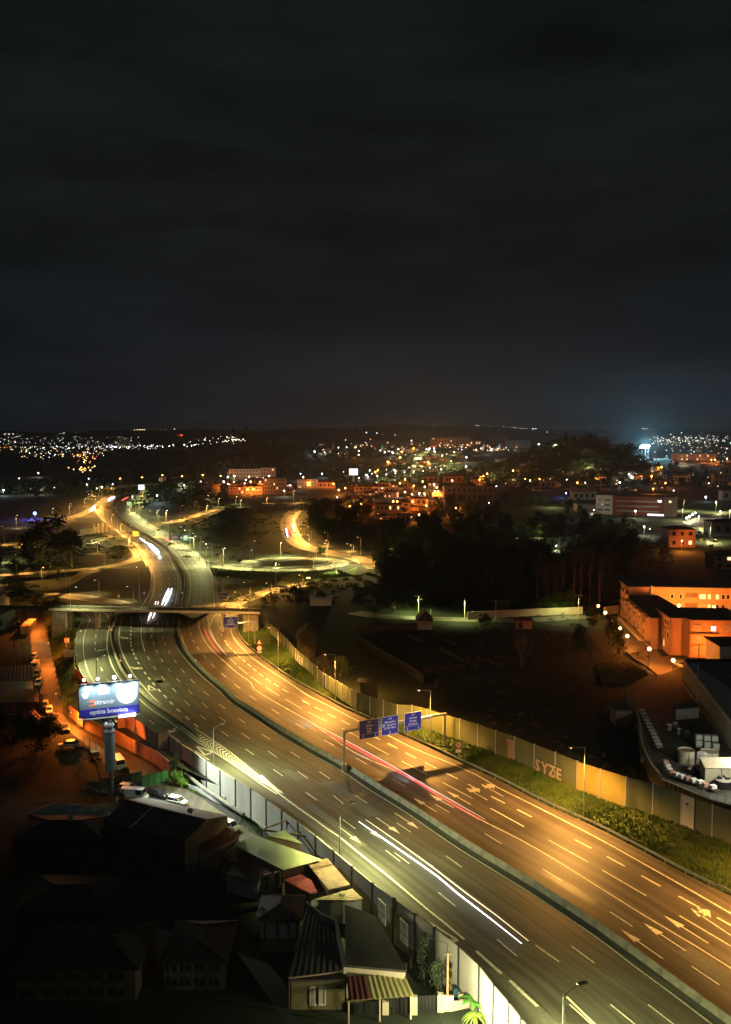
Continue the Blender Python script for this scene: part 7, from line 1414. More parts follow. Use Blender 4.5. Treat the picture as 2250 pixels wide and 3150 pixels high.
LT = [
 ('long dull brown institute building with a row of nine dark windows', 1367, 1523, 1498, 1540, M_BROWN, M_ROOFG, 'flat', 9, 2, 0, 16), ('white two storey building with four dark windows beside the orange houses', 1315, 1370, 1536, 1563, M_WHITE, M_ROOFG, 'flat', 4, 1, 0, 9),
 ('house glowing orange under a lamp, left of the white building', 1262, 1314, 1529, 1556, M_PEACH, M_ROOFR, 'hip', 3, 1, 0, 9), ('brown apartment house with lit ground floor windows', 1155, 1235, 1551, 1597, M_BROWN, M_ROOFD, 'flat', 6, 2, .45, 12),
 ('orange annex with dark balcony right of the brown apartment house', 1236, 1263, 1546, 1576, M_PEACH, M_ROOFD, 'flat', 1, 2, 0, 9), ('pink house with three dark windows in front of the brown apartment house', 1222, 1263, 1582, 1613, M_PINK, M_ROOFR, 'flat', 3, 1, 0, 8),
 ('teal white gabled wall lit by an orange lamp', 1093, 1153, 1535, 1560, M_TEAL, M_ROOFG, 'flat', 2, 1, 0, 12), ('orange lit villa with balconies under the avenue', 1090, 1145, 1493, 1522, M_PEACH, M_ROOFR, 'hip', 4, 2, .1, 10),
 ('cream villa with arched front right of the orange villa', 1148, 1202, 1493, 1515, M_CREAM, M_ROOFR, 'hip', 3, 1, 0, 10), ('long orange lit apartment row on the ridge', 1325, 1443, 1346, 1367, M_PEACH, M_ROOFD, 'flat', 12, 3, .08, 14),
 ('low pinkish block right of the long orange row', 1445, 1490, 1356, 1370, M_PINK, M_ROOFD, 'flat', 5, 1, .2, 12), ('dim brown tower block right of the ridge row', 1507, 1565, 1338, 1368, M_BROWN, M_ROOFD, 'flat', 6, 4, 0, 16),
 ('greenish white sports hall with low gabled roof', 1558, 1632, 1352, 1379, M_WHITE, M_ROOFG, 'gable', 0, 0, 0, 20), ('orange lit block left of the ridge row', 1234, 1292, 1361, 1379, M_PEACH, M_ROOFD, 'flat', 6, 2, .15, 12),
 ('dim long block at the left end of the ridge', 1139, 1229, 1357, 1375, M_BROWN, M_ROOFD, 'flat', 9, 2, .05, 12), ('lit cream villa at the foot of the climbing street', 1268, 1300, 1437, 1457, M_CREAM, M_ROOFR, 'hip', 3, 2, .2, 9),
 ('dim tan apartment slab below the forest hill', 705, 800, 1443, 1475, M_CREAM, M_ROOFD, 'flat', 9, 3, .03, 14), ('taller right part of the tan apartment slab', 801, 846, 1439, 1475, M_PEACH, M_ROOFD, 'flat', 5, 3, .05, 14),
 ('orange lit house cluster, leftmost', 677, 704, 1491, 1518, M_PEACH, M_ROOFR, 'hip', 3, 2, .1, 9), ('orange lit house cluster, second with red roof', 706, 752, 1494, 1520, M_PINK, M_ROOFR, 'hip', 5, 2, .1, 9), ('orange lit house cluster, third under three lamps', 754, 808, 1493, 1520, M_PEACH, M_ROOFR, 'hip', 5, 2, .1, 9),
 ('small orange house on the upper row, left', 697, 714, 1473, 1487, M_PEACH, M_ROOFD, 'hip', 2, 1, 0, 8), ('orange red house on the upper row, right', 760, 809, 1471, 1488, M_PINK, M_ROOFR, 'hip', 4, 1, .1, 8), ('dark brown apartment block with a blue sign', 811, 878, 1471, 1520, M_BROWN, M_ROOFD, 'flat', 7, 4, .06, 14),
 ('grey white flat building right of the dark brown block', 915, 977, 1475, 1502, M_WHITE, M_ROOFG, 'flat', 6, 3, .05, 12), ('orange lit low house beside the grey white building', 979, 1032, 1480, 1502, M_PEACH, M_ROOFR, 'hip', 4, 1, .1, 9), ('dim brown house left of the orange cluster', 652, 676, 1487, 1511, M_BROWN, M_ROOFD, 'hip', 3, 2, .05, 9), ('dim house at the left end of the cluster', 605, 640, 1490, 1508, M_PINK, M_ROOFD, 'hip', 3, 1, 0, 9),
 ('pair of cabins with warm lights on the far viaduct, left', 488, 511, 1467, 1486, M_CREAM, M_ROOFD, 'flat', 4, 1, .9, 8), ('pair of cabins with warm lights on the far viaduct, right', 514, 541, 1468, 1486, M_CREAM, M_ROOFD, 'flat', 5, 1, .9, 8),
 ('long pink orange lit hall at the right, many small windows', 2066, 2204, 1396, 1418, M_PEACH, M_ROOFG, 'flat', 16, 2, .2, 18), ('orange red house under two lamps at the right edge', 2197, 2242, 1459, 1493, M_PEACH, M_ROOFR, 'flat', 3, 2, .1, 10), ('yellow lit house at the right frame edge', 2231, 2270, 1437, 1464, M_CREAM, M_ROOFD, 'flat', 3, 1, 0, 10),
 ('small villa lit bright yellow on the dark slope', 1797, 1834, 1437, 1456, M_CREAM, M_ROOFD, 'hip', 2, 1, 0, 9), ('low house with bright yellow windows', 1901, 1926, 1446, 1460, M_CREAM, M_ROOFR, 'hip', 3, 1, 1, 8), ('curved tan wall building lit from the side', 2075, 2124, 1464, 1482, M_CREAM, M_ROOFD, 'flat', 5, 1, 0, 9),
 ('pale villa with lit ground floor on the dark slope', 1831, 1865, 1464, 1486, M_CREAM, M_ROOFR, 'hip', 3, 1, .7, 9), ('reddish flat house right of the institute', 1663, 1712, 1480, 1502, M_PINK, M_ROOFG, 'flat', 3, 1, .1, 9), ('modern house of pale cubes with glass front', 1761, 1836, 1512, 1538, M_WHITE, M_ROOFG, 'flat', 4, 1, .1, 10),
 ('pale low hall beside the floodlit lawn, lower one', 1742, 1809, 1590, 1612, M_WHITE, M_ROOFG, 'flat', 2, 1, 0, 12), ('pale low hall beside the floodlit lawn, upper one', 1777, 1832, 1552, 1574, M_WHITE, M_ROOFG, 'flat', 0, 0, 0, 14), ('house with violet lit gable in the dark wood', 1493, 1536, 1603, 1644, M_WHITE, M_ROOFD, 'gable', 2, 1, 0, 10),
 ('low building behind the row of vans', 1562, 1702, 1660, 1683, M_GREY, M_ROOFG, 'flat', 9, 1, .1, 8), ('pale narrow building in trees above the vans', 1645, 1664, 1573, 1610, M_CREAM, M_ROOFG, 'flat', 1, 2, .3, 8), ('gabled tan house with orange lit door by the bright road', 2058, 2140, 1622, 1684, M_PINK, M_ROOFD, 'hip', 3, 2, .1, 14), ('pink house with glowing window below the bright road', 2197, 2290, 1700, 1752, M_PINK, M_ROOFD, 'hip', 3, 2, .1, 12),
 ('big dark roofed house right of the bright road', 2190, 2290, 1600, 1650, M_GREY, M_ROOFD, 'hip', 3, 1, .0, 14), ('pale house behind trees at the right frame edge', 2222, 2290, 1505, 1540, M_CREAM, M_ROOFD, 'hip', 3, 1, .1, 10), ('orange roofed house below the ridge lamps', 1450, 1478, 1472, 1487, M_PEACH, M_ROOFR, 'hip', 3, 1, .2, 8),
 ('house lit yellow beside a red lamp', 1578, 1640, 1478, 1498, M_CREAM, M_ROOFD, 'hip', 4, 1, .2, 9), ('house with yellow awning among white lamps', 1322, 1345, 1437, 1451, M_PEACH, M_ROOFR, 'hip', 2, 1, .5, 8), ('tan house with shallow roof behind the orange street', 1366, 1426, 1462, 1486, M_PINK, M_ROOFR, 'hip', 3, 1, 0, 12), ('second tan house with shallow roof behind the orange street', 1300, 1352, 1463, 1485, M_PINK, M_ROOFR, 'hip', 3, 1, 0, 12),
 ('petrol station canopy lit green and white by the slip road', 955, 1020, 1846, 1864, M_WHITE, M_WHITE, 'flat', 0, 0, 0, 6), ('tall pale apartment tower in the far left city', 367, 391, 1346, 1374, M_WHITE, M_ROOFD, 'flat', 5, 8, .1, 18), ('second dim tower behind the pale city tower', 358, 368, 1343, 1372, M_GREY, M_ROOFD, 'flat', 2, 6, .1, 18)]
for row in LT:
    lab, x0, x1, yt, yb, wm, rm, rf, nx, ny, lit, dep = row; far_ = yb < 1480
    town(lab, x0, x1, yt, yb, wm, rm, rf, nx, ny, lit, dep, rise=1.6 if not far_ else 2.5, cat='apartment building' if 'apartment' in lab or 'block' in lab or 'tower' in lab else 'house', name='building' if ('block' in lab or 'tower' in lab or 'building' in lab or 'hall' in lab) else 'house')
def dense(n, x0, x1, y0, y1, lab, grp, mats, lit):
    for i in range(n):
        x = rd.uniform(x0, x1); y = rd.uniform(y0, y1); w_ = rd.uniform(20, 42)*(.5+(y-1385)/300); h_ = w_*rd.uniform(.35, .6); town(lab, x, x+w_, y-h_, y, rd.choice(mats), rd.choice((M_ROOFD, M_ROOFR, M_ROOFR, M_ROOFG)), rd.choice(('hip', 'hip', 'flat', 'gable')), 3, 1 if h_ < 13 else 2, lit, 9, rise=1.8, group=grp, slope=rd.uniform(-4, 4))
dense(46, 1060, 1340, 1492, 1600, 'house in the orange lit quarter below the bright avenue', 'houses of the orange lit quarter', (M_PEACH, M_PINK, M_CREAM, M_BROWN), .18)
dense(34, 1100, 1620, 1365, 1394, 'house on the lit middle ridge', 'houses on the middle ridge', (M_PEACH, M_PINK, M_WHITE), .25)
dense(14, 980, 1100, 1372, 1400, 'house at the left end of the middle ridge', 'houses on the middle ridge', (M_PEACH, M_WHITE), .3)
dense(24, 620, 900, 1488, 1520, 'house of the orange cluster under the forest hill', 'houses of the orange cluster', (M_PEACH, M_PINK, M_BROWN), .1)
dense(40, 1560, 2230, 1440, 1515, 'house on the dark right hand slopes', 'houses on the right hand slopes', (M_CREAM, M_WHITE, M_GREY), .2)
dense(20, 1190, 1330, 1400, 1460, 'house beside the green lit climbing street', 'houses of the climbing street', (M_CREAM, M_WHITE, M_GREY), .15)
path_road('climbing_street', [Tm(x, y) + Vector((0, 0, .25)) for x, y in (px('T', 470, 455), px('T', 500, 380), px('T', 480, 330), px('T', 560, 270), px('T', 570, 220))], 9, M_FAR, 1.0, False); path_road('climbing_street', [Tm(x, y) for x, y in (px('T', 830, 430), px('T', 770, 380), px('T', 820, 330))], 12, M_FAR, 1.2, False)
# ordinary houses filling the town
LAB = [('small dark roofed house in the unlit part of the town', 'dim houses scattered through the town')]
for i in range(70):
    for _ in range(30):
        x = rd.uniform(1050, 2240); y = rd.choice((rd.uniform(1385, 1440), rd.uniform(1440, 1600)))
        if y > 1540 and x < 1780: continue
        if y > 1500 and 1820 < x < 2230: continue
        if 1700 < x < 1960 and y < 1425: continue
        break
    w_ = rd.uniform(14, 30)*(.6+(y-1385)/300); hgt_ = w_*rd.uniform(.3, .42)
    town('small dark roofed house in the unlit part of the town', x, x+w_, y-hgt_, y, rd.choice(WM), rd.choice((M_ROOFD, M_ROOFR, M_ROOFG)), 'hip', 2 if w_ < 18 else 3, 1, .12, 9, rise=1.8, group='dim houses scattered through the town')
def town_light(x, y, col, e, h=7, r=None, lab=None, group=None, real=True, pole=True, P=None):
    """lamp seen at pixel (x,y), standing h above the terrain"""
    if P is None:
        P = Tm(x, y+h*FPX/max(300, Tm(x, min(3000, y+8)).y)); 
    r = r or max(.22, P.y*.00055); z = zat(P, y)-P.z; z = max(3, min(z, 16))
    t = thing('street_lamp', lab, 'street lamp', P, group)
    if pole: part('pole', MB().tube((0, 0, 0), (0, 0, z), max(.07, r*.2), max(.05, r*.15), 4), M_STEEL, t)
    part('bulb', MB().ball((0, 0, z), r, 6, 4), BULBS[col], t)
    if real: light('lamp_light', 'POINT', (P.x, P.y-1.0, P.z+z-.2), e, LCOL[col], t, r)
    return t
OR = 'T 543,490 470,525 455,595 660,540 672,570 645,572 560,592 463,657 572,690 515,765 820,710 790,483 1018,475 1050,445 1080,425 1297,400 1437,482 405,188 370,242 480,200 820,168 740,165 470,215 10,268 32,680 330,655 300,652 253,325 170,395 150,410 410,178 500,190 695,172 860,150 915,185 355,505 58,545 -100,545 -155,560 ; V 470,520 630,535 880,572 980,565 1085,555 930,440 1110,515 125,330 430,345 1090,445 905,360 ; W 950,370 1115,365 1155,375 1345,390 1290,560 1385,543 ; S 1460,310 1487,307 1543,462 1567,470 975,550 1213,985 1150,935 1590,300 1600,410'
i = 0; ords = []
def src_pts(spec):
    out = []
    for sg in spec.split(';'):
        w = sg.split(); out += [px(w[0], *map(float, s.split(','))) for s in w[1:]]
    return out
for i, (x, y) in enumerate(src_pts(OR)):
    reg = 'ridge' if y < 1385 else ('orange house cluster' if x < 900 else ('lower streets' if x < 1400 else 'right hand slopes'))
    town_light(x, y, 'amber' if i % 4 else 'orange', 17000 if y > 1420 else 26000, 6, lab='orange street lamp among the houses of the '+reg, group='orange street lamps of the town')
WH = 'T 77,435 105,398 317,403 430,375 512,378 605,375 652,372 192,232 245,390 303,392 550,405 1095,668 905,365 868,200 1168,195 1262,188 1355,188 990,225 1118,225 230,247 292,247 1158,530 398,577 208,548 515,590 340,222 908,288 1030,215 600,215 575,220 640,215 1515,180 450,150 ; S 875,468 1038,405 255,475 697,497 1437,505 1535,740 480,728 825,735 1130,655 775,430 410,500 560,480 1145,565 900,865 945,885 410,882 520,905 165,1025 20,180 160,185 ; V 97,440 550,360 650,450 560,485 850,415 660,350 1140,380 480,440 830,470 1030,315 1090,320 1235,350 1490,505 1590,500 1390,465 1490,595 980,255 ; W 903,317 880,290 1060,290 1240,275 1457,262 1185,487 50,355 1475,290 997,105 1080,112 1195,72 1265,70 1340,70 1365,100 1545,95 1580,110 ; K 727,110 455,137 325,145 253,150 30,155 160,58 322,14 940,107 850,128 808,142 1310,200 1555,203 1535,115 740,60'
for i, (x, y) in enumerate(src_pts(WH)):
    reg = 'dark left valley' if x < 400 else ('slopes under the forest hill' if x < 1050 else ('middle of the town' if x < 1650 else 'right part of the town'))
    town_light(x, y, 'white' if i % 3 else 'cool', 7000 if y > 1420 else 14000, 6, lab='white street lamp in the '+reg, group='white street lamps of the town', real=(i % 2 == 0))
for x, y in src_pts('S 1325,752 1300,765 1275,778 1253,793'): town_light(x, y, 'white', 3000, 4, .62, 'one of four round white globes in a row by the bright road', 'white globes by the bright road')
for i, (x, y, e) in enumerate(((1845+260, 1545, 9000), (2203, 1550, 9000), (2245, 1580, 9000), (2150, 1600, 7000), (2185, 1640, 7000), (2100, 1575, 5000))): P = Tm(x, y+26); q = thing('street_lamp', 'tall lamp lighting the yellow road at the far right, ' + ('above the lawn', 'at the fork', 'at the frame edge', 'on the left bend', 'above the parked cars', 'next to the school end')[i], 'street lamp', P); part('pole', MB().tube((0, 0, 0), (0, 0, 9), .12, .08, 6), M_STEEL, q); part('lamp_head', MB().box((0, -.4, 9), .3, .9, .12), M_STEEL, q); add_light(q, P+Vector((0, -.6, 8.8)), 'yellow', e*.9)
for i in range(7): x, y = 1105+i*28, 1468-i*2.6; P = Tm(x, 1492-i*4); q = thing('street_lamp', 'tall lamp on the bright avenue, ' + ('first', 'second', 'third', 'fourth', 'fifth', 'sixth', 'seventh')[i] + ' from the left', 'street lamp', P, 'lamps of the bright avenue'); hh_ = 9; part('pole', MB().tube((0, 0, 0), (0, 0, hh_), .2, .12, 6), M_STEEL, q); part('bulb', MB().ball((0, 0, hh_), .5, 6, 4), B_COOL, q); add_light(q, P+Vector((0, -.6, hh_-.6)), 'white', 6500)
# stadium floodlight
P = Tm(1983, 1412); zt2 = zat(P, 1374)-P.z; q = thing('floodlight_mast', 'stadium mast with dazzling blue white floodlights on the right horizon', 'floodlight', P)
for s in (-6, 2, 9): part('mast', MB().tube((s*1.2, s, 0), (s*1.2, s, zt2), .5, .35, 6), M_STEEL, q)
for j in range(3):
    for i in range(7): part('floodlight', MB().ball((-9+i*3.0+j, 0, zt2-2+j*2.2), .9, 8, 5), mat('stadium', (1, 1, 1), .4, emit=(.80, 1, 1), strength=40, sample=False), q)
light('lamp_light', 'POINT', tuple(P+Vector((0, -6, zt2+6))), 1600000, (.35, .8, 1), q, 2)
# violet, blue and far billboard lights
for lab, x, y, col, e, r in (('blue glowing lamp in the dark left valley', 108, 1579, 'blue', 26000, 1.3), ('blue lit sign on the brown apartment block', 846, 1496, 'blue', 1200, .9), ('small blue sign on the tan slab', 723, 1460, 'blue', 900, .8), ('blue white shop sign near the bright road', 2172, 1529, 'blue', 2200, .9), ('violet garden lamp beside the cube house', 1742, 1517, 'blue', 9000, .6), ('violet lamp at the gabled house in the wood', 1510, 1613, 'blue', 6500, .25), ('small blue sign in the middle of the right slopes', 2051, 1463, 'blue', 800, .8)): 
    town_light(x, y, 'cool' if 'white' in lab else col, e, 4, r, lab)
P = Tm(1088, 1481); zt2 = zat(P, 1442)-P.z; s = P.y/FPX; q = thing('billboard', 'far billboard shining plain white above the avenue', 'billboard', P); zb2 = zat(P, 1461)-P.z; part('poster', MB().box((0, 0, (zt2+zb2)/2), 26*s, .6, (zt2-zb2)), mat('far_poster', (.9, .9, .9), .5, emit=(.93, .9, 1), strength=2.2, sample=False), q); part('frame', MB().box((0, .5, (zt2+zb2)/2), 27*s, .3, (zt2-zb2)*1.05), M_DSTEEL, q); part('column', MB().tube((0, 0, 0), (0, 0, zb2), .9, .9, 10), M_WHITE, q)
# random lamps and bodiless lights added to brighten the town
for i in range(46):
    x, y = rd.uniform(1080, 2240), rd.uniform(1372, 1500); 
    if 1600 < x < 2010 and y < 1460: continue
    town_light(x, y, 'amber' if i % 3 else 'warm', 24000 if y < 1420 else 15000, 6, lab='added orange lamp deeper in the town, between dim houses', group='orange street lamps of the town') if i < 24 else light('lamp_light', 'POINT', tuple(Tm(x, y)+Vector((0, -3, 6))), 22000, LCOL['amber' if i % 2 else 'yellow'], None, .5)
for x, y, e, col in ((1280, 1465, 26000, 'yellow'), (1290, 1440, 26000, 'yellow'), (1282, 1420, 30000, 'yellow'), (1300, 1400, 30000, 'yellow'), (1310, 1388, 30000, 'yellow'), (1395, 1448, 24000, 'yellow'), (1390, 1428, 26000, 'yellow'), (1120, 1510, 22000, 'amber'), (1290, 1545, 16000, 'amber'), (1180, 1575, 12000, 'amber'), (1240, 1590, 9000, 'amber'), (1330, 1520, 14000, 'orange'), (700, 1508, 22000, 'orange'), (740, 1508, 22000, 'orange'), (780, 1508, 26000, 'orange'), (1812, 1446, 16000, 'yellow'), (1700, 1560, 9000, 'yellow'), (1590, 1488, 9000, 'yellow'), (1300, 1400, 14000, 'yellow'), (1390, 1430, 14000, 'yellow'), (1255, 1385, 12000, 'orange'), (1370, 1372, 42000, 'orange'), (1410, 1372, 42000, 'orange'), (1330, 1374, 30000, 'orange'), (1265, 1384, 30000, 'orange'), (2100, 1425, 30000, 'amber'), (2165, 1425, 30000, 'amber'), (1590, 1386, 20000, 'white'), (1800, 1590, 3500, 'white'), (1590, 1676, 1200, 'yellow'), (1660, 1676, 1200, 'yellow'), (2080, 1610, 1600, 'yellow')):
    P = Tm(x, y); light('lamp_light', 'POINT', (P.x, P.y-2, P.z+7), e, LCOL[col], None, .5)  # no lamp bodies here, lights added over streets and facades
# ---- viaduct on the horizon of the motorway, sign backs, far gantries
P = smooth(tr('K 925,140 1000,128 1100,118 1300,106 1624,97 1800,95', 6)); t = thing('viaduct', 'long thin viaduct crossing beyond the far end of the motorway', 'bridge', (P[0].x, P[0].y, 0)); o = t.location.copy(); m = MB()
for a, b in zip(P, P[1:]): m.beam(a-o, b-o, 12, 1.3)
part('deck', m, M_CONC, t)
for k in range(5, len(P)-1, 14): q = P[k]-o; part('pier', MB().beam((q.x, q.y, 0), (q.x, q.y, 5.6), 1.2, 1.2), M_CONC, t)
def far_gantry(label, k, xl, xr, yt, yb, boards, mt, z0=0, foot=None):
    P = g(k, xr, yb, 0); s = P.y/FPX; x0 = (px(k, xl, 0)[0]-px(k, xr, 0)[0])*s; h = zat(P, px(k, 0, yt)[1]); t = thing('sign_gantry', label, 'sign gantry', P); part('leg', MB().beam((0, 0, 0), (0, 0, h), .5, .5), M_STEEL, t); part('beam', MB().beam((0, 0, h), (x0, 0, h), .5, .5), M_STEEL, t)
    for a, b, ya, yb_ in boards: xa, xb = (px(k, a, 0)[0]-px(k, xr, 0)[0])*s, (px(k, b, 0)[0]-px(k, xr, 0)[0])*s; za, zb = zat(P, px(k, 0, ya)[1]), zat(P, px(k, 0, yb_)[1]); bd = part('sign_panel', MB().box(((xa+xb)/2, -.4, (za+zb)/2), xb-xa, .15, za-zb), mt, t); 
    if mt is M_BLUE or mt.name == 'far_sign_blue':
        for a, b, ya, yb_ in boards:
            xa, xb = (px(k, a, 0)[0]-px(k, xr, 0)[0])*s, (px(k, b, 0)[0]-px(k, xr, 0)[0])*s; za, zb = zat(P, px(k, 0, ya)[1]), zat(P, px(k, 0, yb_)[1])
            for j in range(3): part('sign_line', MB().box(((xa+xb)/2, -.5, zb+(za-zb)*(.25+.25*j)), (xb-xa)*(.6 if j % 2 else .45), .03, .25), M_SIGNW, t)
    return t
far_gantry('far gantry with two turquoise blue signs before the red trails', 'K', 1410, 1615, 552, 650, ((1408, 1505, 527, 575), (1518, 1572, 527, 575)), mat('far_sign_blue', (.01, .10, .22), .4))
far_gantry('far gantry seen from behind with two dark panels', 'K', 800, 968, 300, 350, ((797, 830, 285, 313), (862, 940, 288, 313)), M_BROWN)
far_gantry('yellow lit cantilever sign beside the inner slip road', 'K', 1165, 1076, 535, 612, ((1110, 1158, 498, 540),), mat('yellow_sign', (.75, .62, .25), .6))
P0 = g('K', 1078, 320); s = P0.y/FPX*.369; t = thing('road_sign', 'pale blue board sign at the far junction', 'road sign', P0); part('sign_panel', MB().box((0, 0, 5), 40*s, .2, 28*s), M_SIGNW, t); part('sign_face', MB().box((0, -.15, 5), 37*s, .1, 24*s), mat('far_sign_pale', (.2, .4, .45), .5), t); part('post', MB().box((0, 0, 2), .3, .3, 4), M_STEEL, t)
P0 = g('K', 1178, 160, 6); t = thing('billboard', 'small white lit board at the end of the far viaduct', 'billboard', P0); part('poster', MB().box((0, 0, 3.5), 6, .4, 5), mat('far_poster2', (.8, .8, .9), .5, emit=(.8, .85, 1), strength=1.3, sample=False), t); part('post', MB().box((0, .2, .5), .6, .4, 2), M_STEEL, t)
# concrete abutment with pillars under the far carriageway
t = thing('underpass', 'concrete underpass wall and pillars below the far left carriageway', 'underpass', g('K', 830, 540)); o = t.location.copy(); a, b = g('K', 650, 540), g('K', 905, 500); part('wall', MB().beam(a-o+UPV*2, b-o+UPV*2, .6, 4), M_CONC, t)
for k in range(4): p = a.lerp(b, .55+k*.14)-o; part('pillar', MB().box((p.x, p.y-2, 3.2), 1, 1, 6.4), M_CREAM, t)
light('lamp_light', 'POINT', tuple(g('K', 800, 575)+Vector((0, 0, 7))), 14000, LCOL['yellow'], t, .4)
# yellow mirror-like bulb dots near the ramps
for x, y in src_pts('L 1207,757 1225,757'): P = G(x, y+3); q = thing('headlamp_pair', 'warm headlamp seen on the exit slip road below the loop', 'lamp', P, 'headlamps on the exit slip road'); part('bulb', MB().ball((0, 0, .7), .32, 8, 5), B_WARM, q)

# ================================================================ city lights
cols = ['white']*7+['cool']*2+['warm']*5+['amber']*6+['red', 'teal']
BM = {c: tmp_mesh(MB().ball((0, 0, 0), 1, 6, 4), BULBS[c], 'bulb') for c in set(cols)}
def city(n, fx_, label, group, things):
    m = {c: [] for c in set(cols)}; cnt = 0
    for i in range(n):
        x, y, col, k = fx_(); P = Tm(x, y); r = P.y*.00025*k*rd.uniform(.6, 1.25)
        if things: q = thing('street_lamp', label, 'street lamp', (P.x, P.y, P.z), group); b = link('bulb', BM[col]); b.parent = q; b.scale = (r, r, r); b.location = (0, 0, 5); pl = link('pole', POLE); pl.parent = q; pl.scale = (r*.3, r*.3, 5)
        else: m[col].append((P+Vector((0, 0, 5)), r))
    if not things:
        for c, L_ in m.items():
            if not L_: continue
            mb = MB(); [mb.ball(p, r, 5, 3) for p, r in L_]; tag(mb.build('city_lights', BULBS[c]), label + ' in ' + {'cool': 'cold white', 'amber': 'orange'}.get(c, c), 'city lights', kind='stuff')
POLE = tmp_mesh(MB().tube((0, 0, 0), (0, 0, 1), .5, .5, 4), M_STEEL, 'pole')
def left_city():
    u = rd.random()
    if u < .30: x = rd.uniform(0, 480); y = rd.gauss(1381, 4.5); col = rd.choice(('white', 'white', 'cool', 'warm')) if x > 110 else rd.choice(cols); k = 1.1
    elif u < .40: x = rd.uniform(320, 610); y = rd.gauss(1377, 2.2); col = 'white'; k = 1.5
    elif u < .62: x = rd.uniform(60, 330); y = rd.gauss(1398, 9); col = rd.choice(cols+['warm', 'amber']*3); k = 1.2
    elif u < .70: x = rd.gauss(262, 22); y = rd.gauss(1418, 12); col = rd.choice(('amber', 'red', 'warm', 'amber')); k = 1.6
    elif u < .74: x = rd.gauss(262, 16); y = rd.gauss(1452, 5); col = rd.choice(('amber', 'warm')); k = 2.2
    else: x = rd.uniform(0, 430); y = rd.uniform(1345, 1375); col = rd.choice(cols[:12]); k = .8
    return x, min(y, 1470), col, k
def right_city():
    u = rd.random()
    if u < .75: return rd.uniform(2000, 2250), rd.gauss(1357, 9), rd.choice(cols[:14]), 1.1
    return rd.uniform(1960, 2250), rd.gauss(1390, 10), rd.choice(cols[:14]), 1.0
def ridge_city(): return rd.uniform(985, 1600), rd.gauss(1380, 12), rd.choice(cols+['amber']*6), 1.3
city(22, left_city, 'bright street light among the far left city lights', 'separate street lights of the far city on the left', True)
city(10, right_city, 'bright street light among the lights on the right horizon', 'separate street lights of the right horizon', True)
city(400, left_city, 'countless far city lights on the left', None, False)
city(165, right_city, 'countless far city lights on the right', None, False)
city(120, ridge_city, 'small lights along the middle ridge', None, False)
def spotset(L_): 
    it = iter(L_); return lambda: next(it)
far_ = [(438+rd.gauss(0, 9), 1311+rd.gauss(0, 2.5), 'warm', 1.3) for _ in range(12)]+[(rd.gauss(558, 9), rd.gauss(1341, 2), 'red', 1.3) for _ in range(9)]+[(rd.uniform(580, 750), rd.gauss(1362, 6), 'white', 1.2) for _ in range(42)]+[(rd.uniform(690, 760), rd.gauss(1362, 3), 'warm', 1.7) for _ in range(14)]+[(537, 1325, 'white', 1.4), (510, 1330, 'white', 1), (40, 1337, 'white', 1), (750, 1300+6, 'white', .9)]+[(rd.uniform(10, 70), rd.gauss(1337, 2), 'white', .9) for _ in range(12)]+[(rd.uniform(170, 200), rd.gauss(1335, 1), 'white', .8) for _ in range(5)]
far_ += [(x, y, 'white', 1.5 if b else 1.0) for x, y, b in ((1128, 1333, 1), (1160, 1335, 1), (1178, 1340, 0), (1216, 1341, 0), (1010, 1313, 0), (1085, 1323, 0), (1465, 1306, 0), (1472, 1306, 0), (1508, 1306, 0), (1550, 1306, 0), (1571, 1312, 0), (1580, 1312, 1), (1588, 1311, 0), (1605, 1313, 0), (1612, 1314, 0), (1620, 1315, 0), (1640, 1314, 1), (1645, 1314, 1), (1650, 1314, 1), (1684, 1331, 1), (1811, 1310, 0), (1761, 1316, 0), (1979, 1314, 1), (1984, 1314, 1), (1990, 1314, 1), (1330, 1296+8, 0), (1337, 1296+8, 0))]
random.shuffle(far_); city(len(far_), spotset(far_), 'scattered lights on the far hills', None, False)

# ================================================================ wires, dishes and clutter on the near roofs
def wire(label, a, b, sag=1.2, r=.025):
    t = MB(); P = [a.lerp(b, k/12)-UPV*sag*4*(k/12)*(1-k/12) for k in range(13)]
    for p, q in zip(P, P[1:]): t.tube(p, q, r, r, 4, False)
    return tag(t.build('overhead_wire', M_DSTEEL), label, 'wire')
_p = g('J', 885, 965, STREET_Z)+UPV*8.2
wire('thin wire from the wooden pole up across the large grey roof', _p, g('J', 190, -40, 3.0)); wire('thin wire from the wooden pole towards the frame bottom', _p, _p+Vector((-6, -40, 1)))
def dish(label, P):
    t = thing('satellite_dish', label, 'satellite dish', P); part('mast', MB().tube((0, 0, 0), (0, 0, .9), .03), M_STEEL, t); m = MB(); n = 12
    for j in range(3):
        r0, r1 = j*.16, (j+1)*.16
        for i in range(n): a0, a1 = 6.283*i/n, 6.283*(i+1)/n; m.quad(*[(r_*math.cos(a_), -.1-r_*r_*.6, .95+r_*math.sin(a_)) for r_, a_ in ((r0, a0), (r0, a1), (r1, a1), (r1, a0))])
    part('reflector', m, M_GREY, t); return t
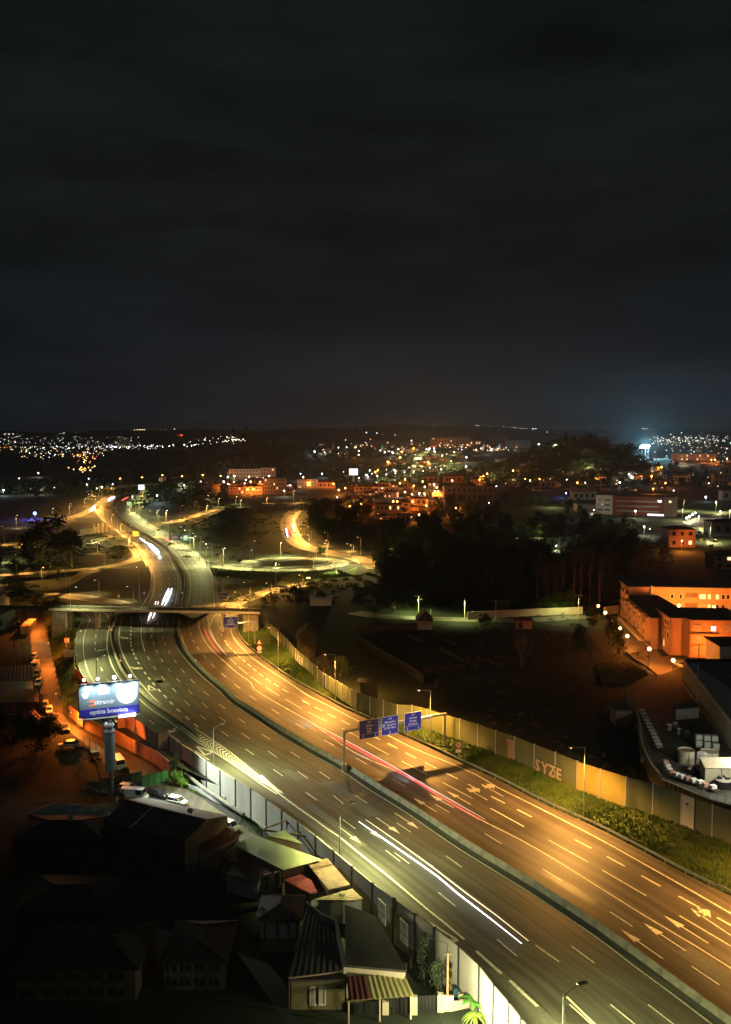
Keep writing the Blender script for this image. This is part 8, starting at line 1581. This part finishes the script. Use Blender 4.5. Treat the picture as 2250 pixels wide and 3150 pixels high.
dish('satellite dish on the ridge of the workshop building', g('M', 1180, 705, 4.2)); dish('satellite dish on the dark terrace house', g('Q', 560, 190, 1.6)); dish('satellite dish at the left parapet of the steep roof', g('Q', 1000, 130, 3.0))
for lab, k, x, y, z in (('water tank on the dark roof behind the red corrugated shed', 'F', 690, 830, 0.2), ('second water tank among the dark roofs', 'F', 610, 850, .2)):
    P = g(k, x, y, z); t = thing('water_tank', lab, 'tank', P); part('body', MB().tube((0, 0, -1), (0, 0, 1.0), .55, .5, 14), M_DSTEEL, t); part('cap', MB().ball((0, 0, 1.0), .5, 12, 6, .5), M_DSTEEL, t)
for lab, k, x, y in (('stack of black tyres in the yard by the weeds', 'F', 470, 280), ('heap of planks leaning at the base wall of the yard', 'F', 250, 190)):
    P = g(k, x, y, STREET_Z); t = thing('junk_heap', lab, 'junk heap', P)
    for i in range(7): part('piece', MB().beam((rd.uniform(-.8, .8), rd.uniform(-.5, .5), .1), (rd.uniform(-.8, .8), rd.uniform(-.5, .5), rd.uniform(.5, 1.6)), .25, .08), (M_BLACK, M_GREY, M_ROOFT)[i % 3], t)
for lab, k, x, y in (('blue bin beside the lit noise wall panel', 'J', 960, 850), ('grey bin next to the blue bin at the noise wall', 'J', 1005, 870)):
    P = g(k, x, y, STREET_Z); t = thing('wheeled_bin', lab, 'bin', P); part('body', MB().box((0, 0, .55), .8, .8, 1.1), mat('bin_blue', (.02, .07, .12), .6) if 'blue' in lab else M_GREY, t); part('lid', MB().box((0, 0, 1.14), .86, .86, .07), M_DSTEEL, t)
HAZE = .00006

# ================================================================ haze
hm = bpy.data.materials.new('haze'); hm.use_nodes = True; nt = hm.node_tree; nt.nodes.clear()
ho = nt.nodes.new('ShaderNodeOutputMaterial'); pv = nt.nodes.new('ShaderNodeVolumePrincipled'); pv.inputs['Density'].default_value = HAZE; pv.inputs['Color'].default_value = (.82, .92, 1, 1); pv.inputs['Anisotropy'].default_value = .6
nt.links.new(pv.outputs[0], ho.inputs['Volume'])
hz = MB().box((0, 7000, 90), 21000, 15600, 190).build('haze', hm); tag(hz, kind='stuff')
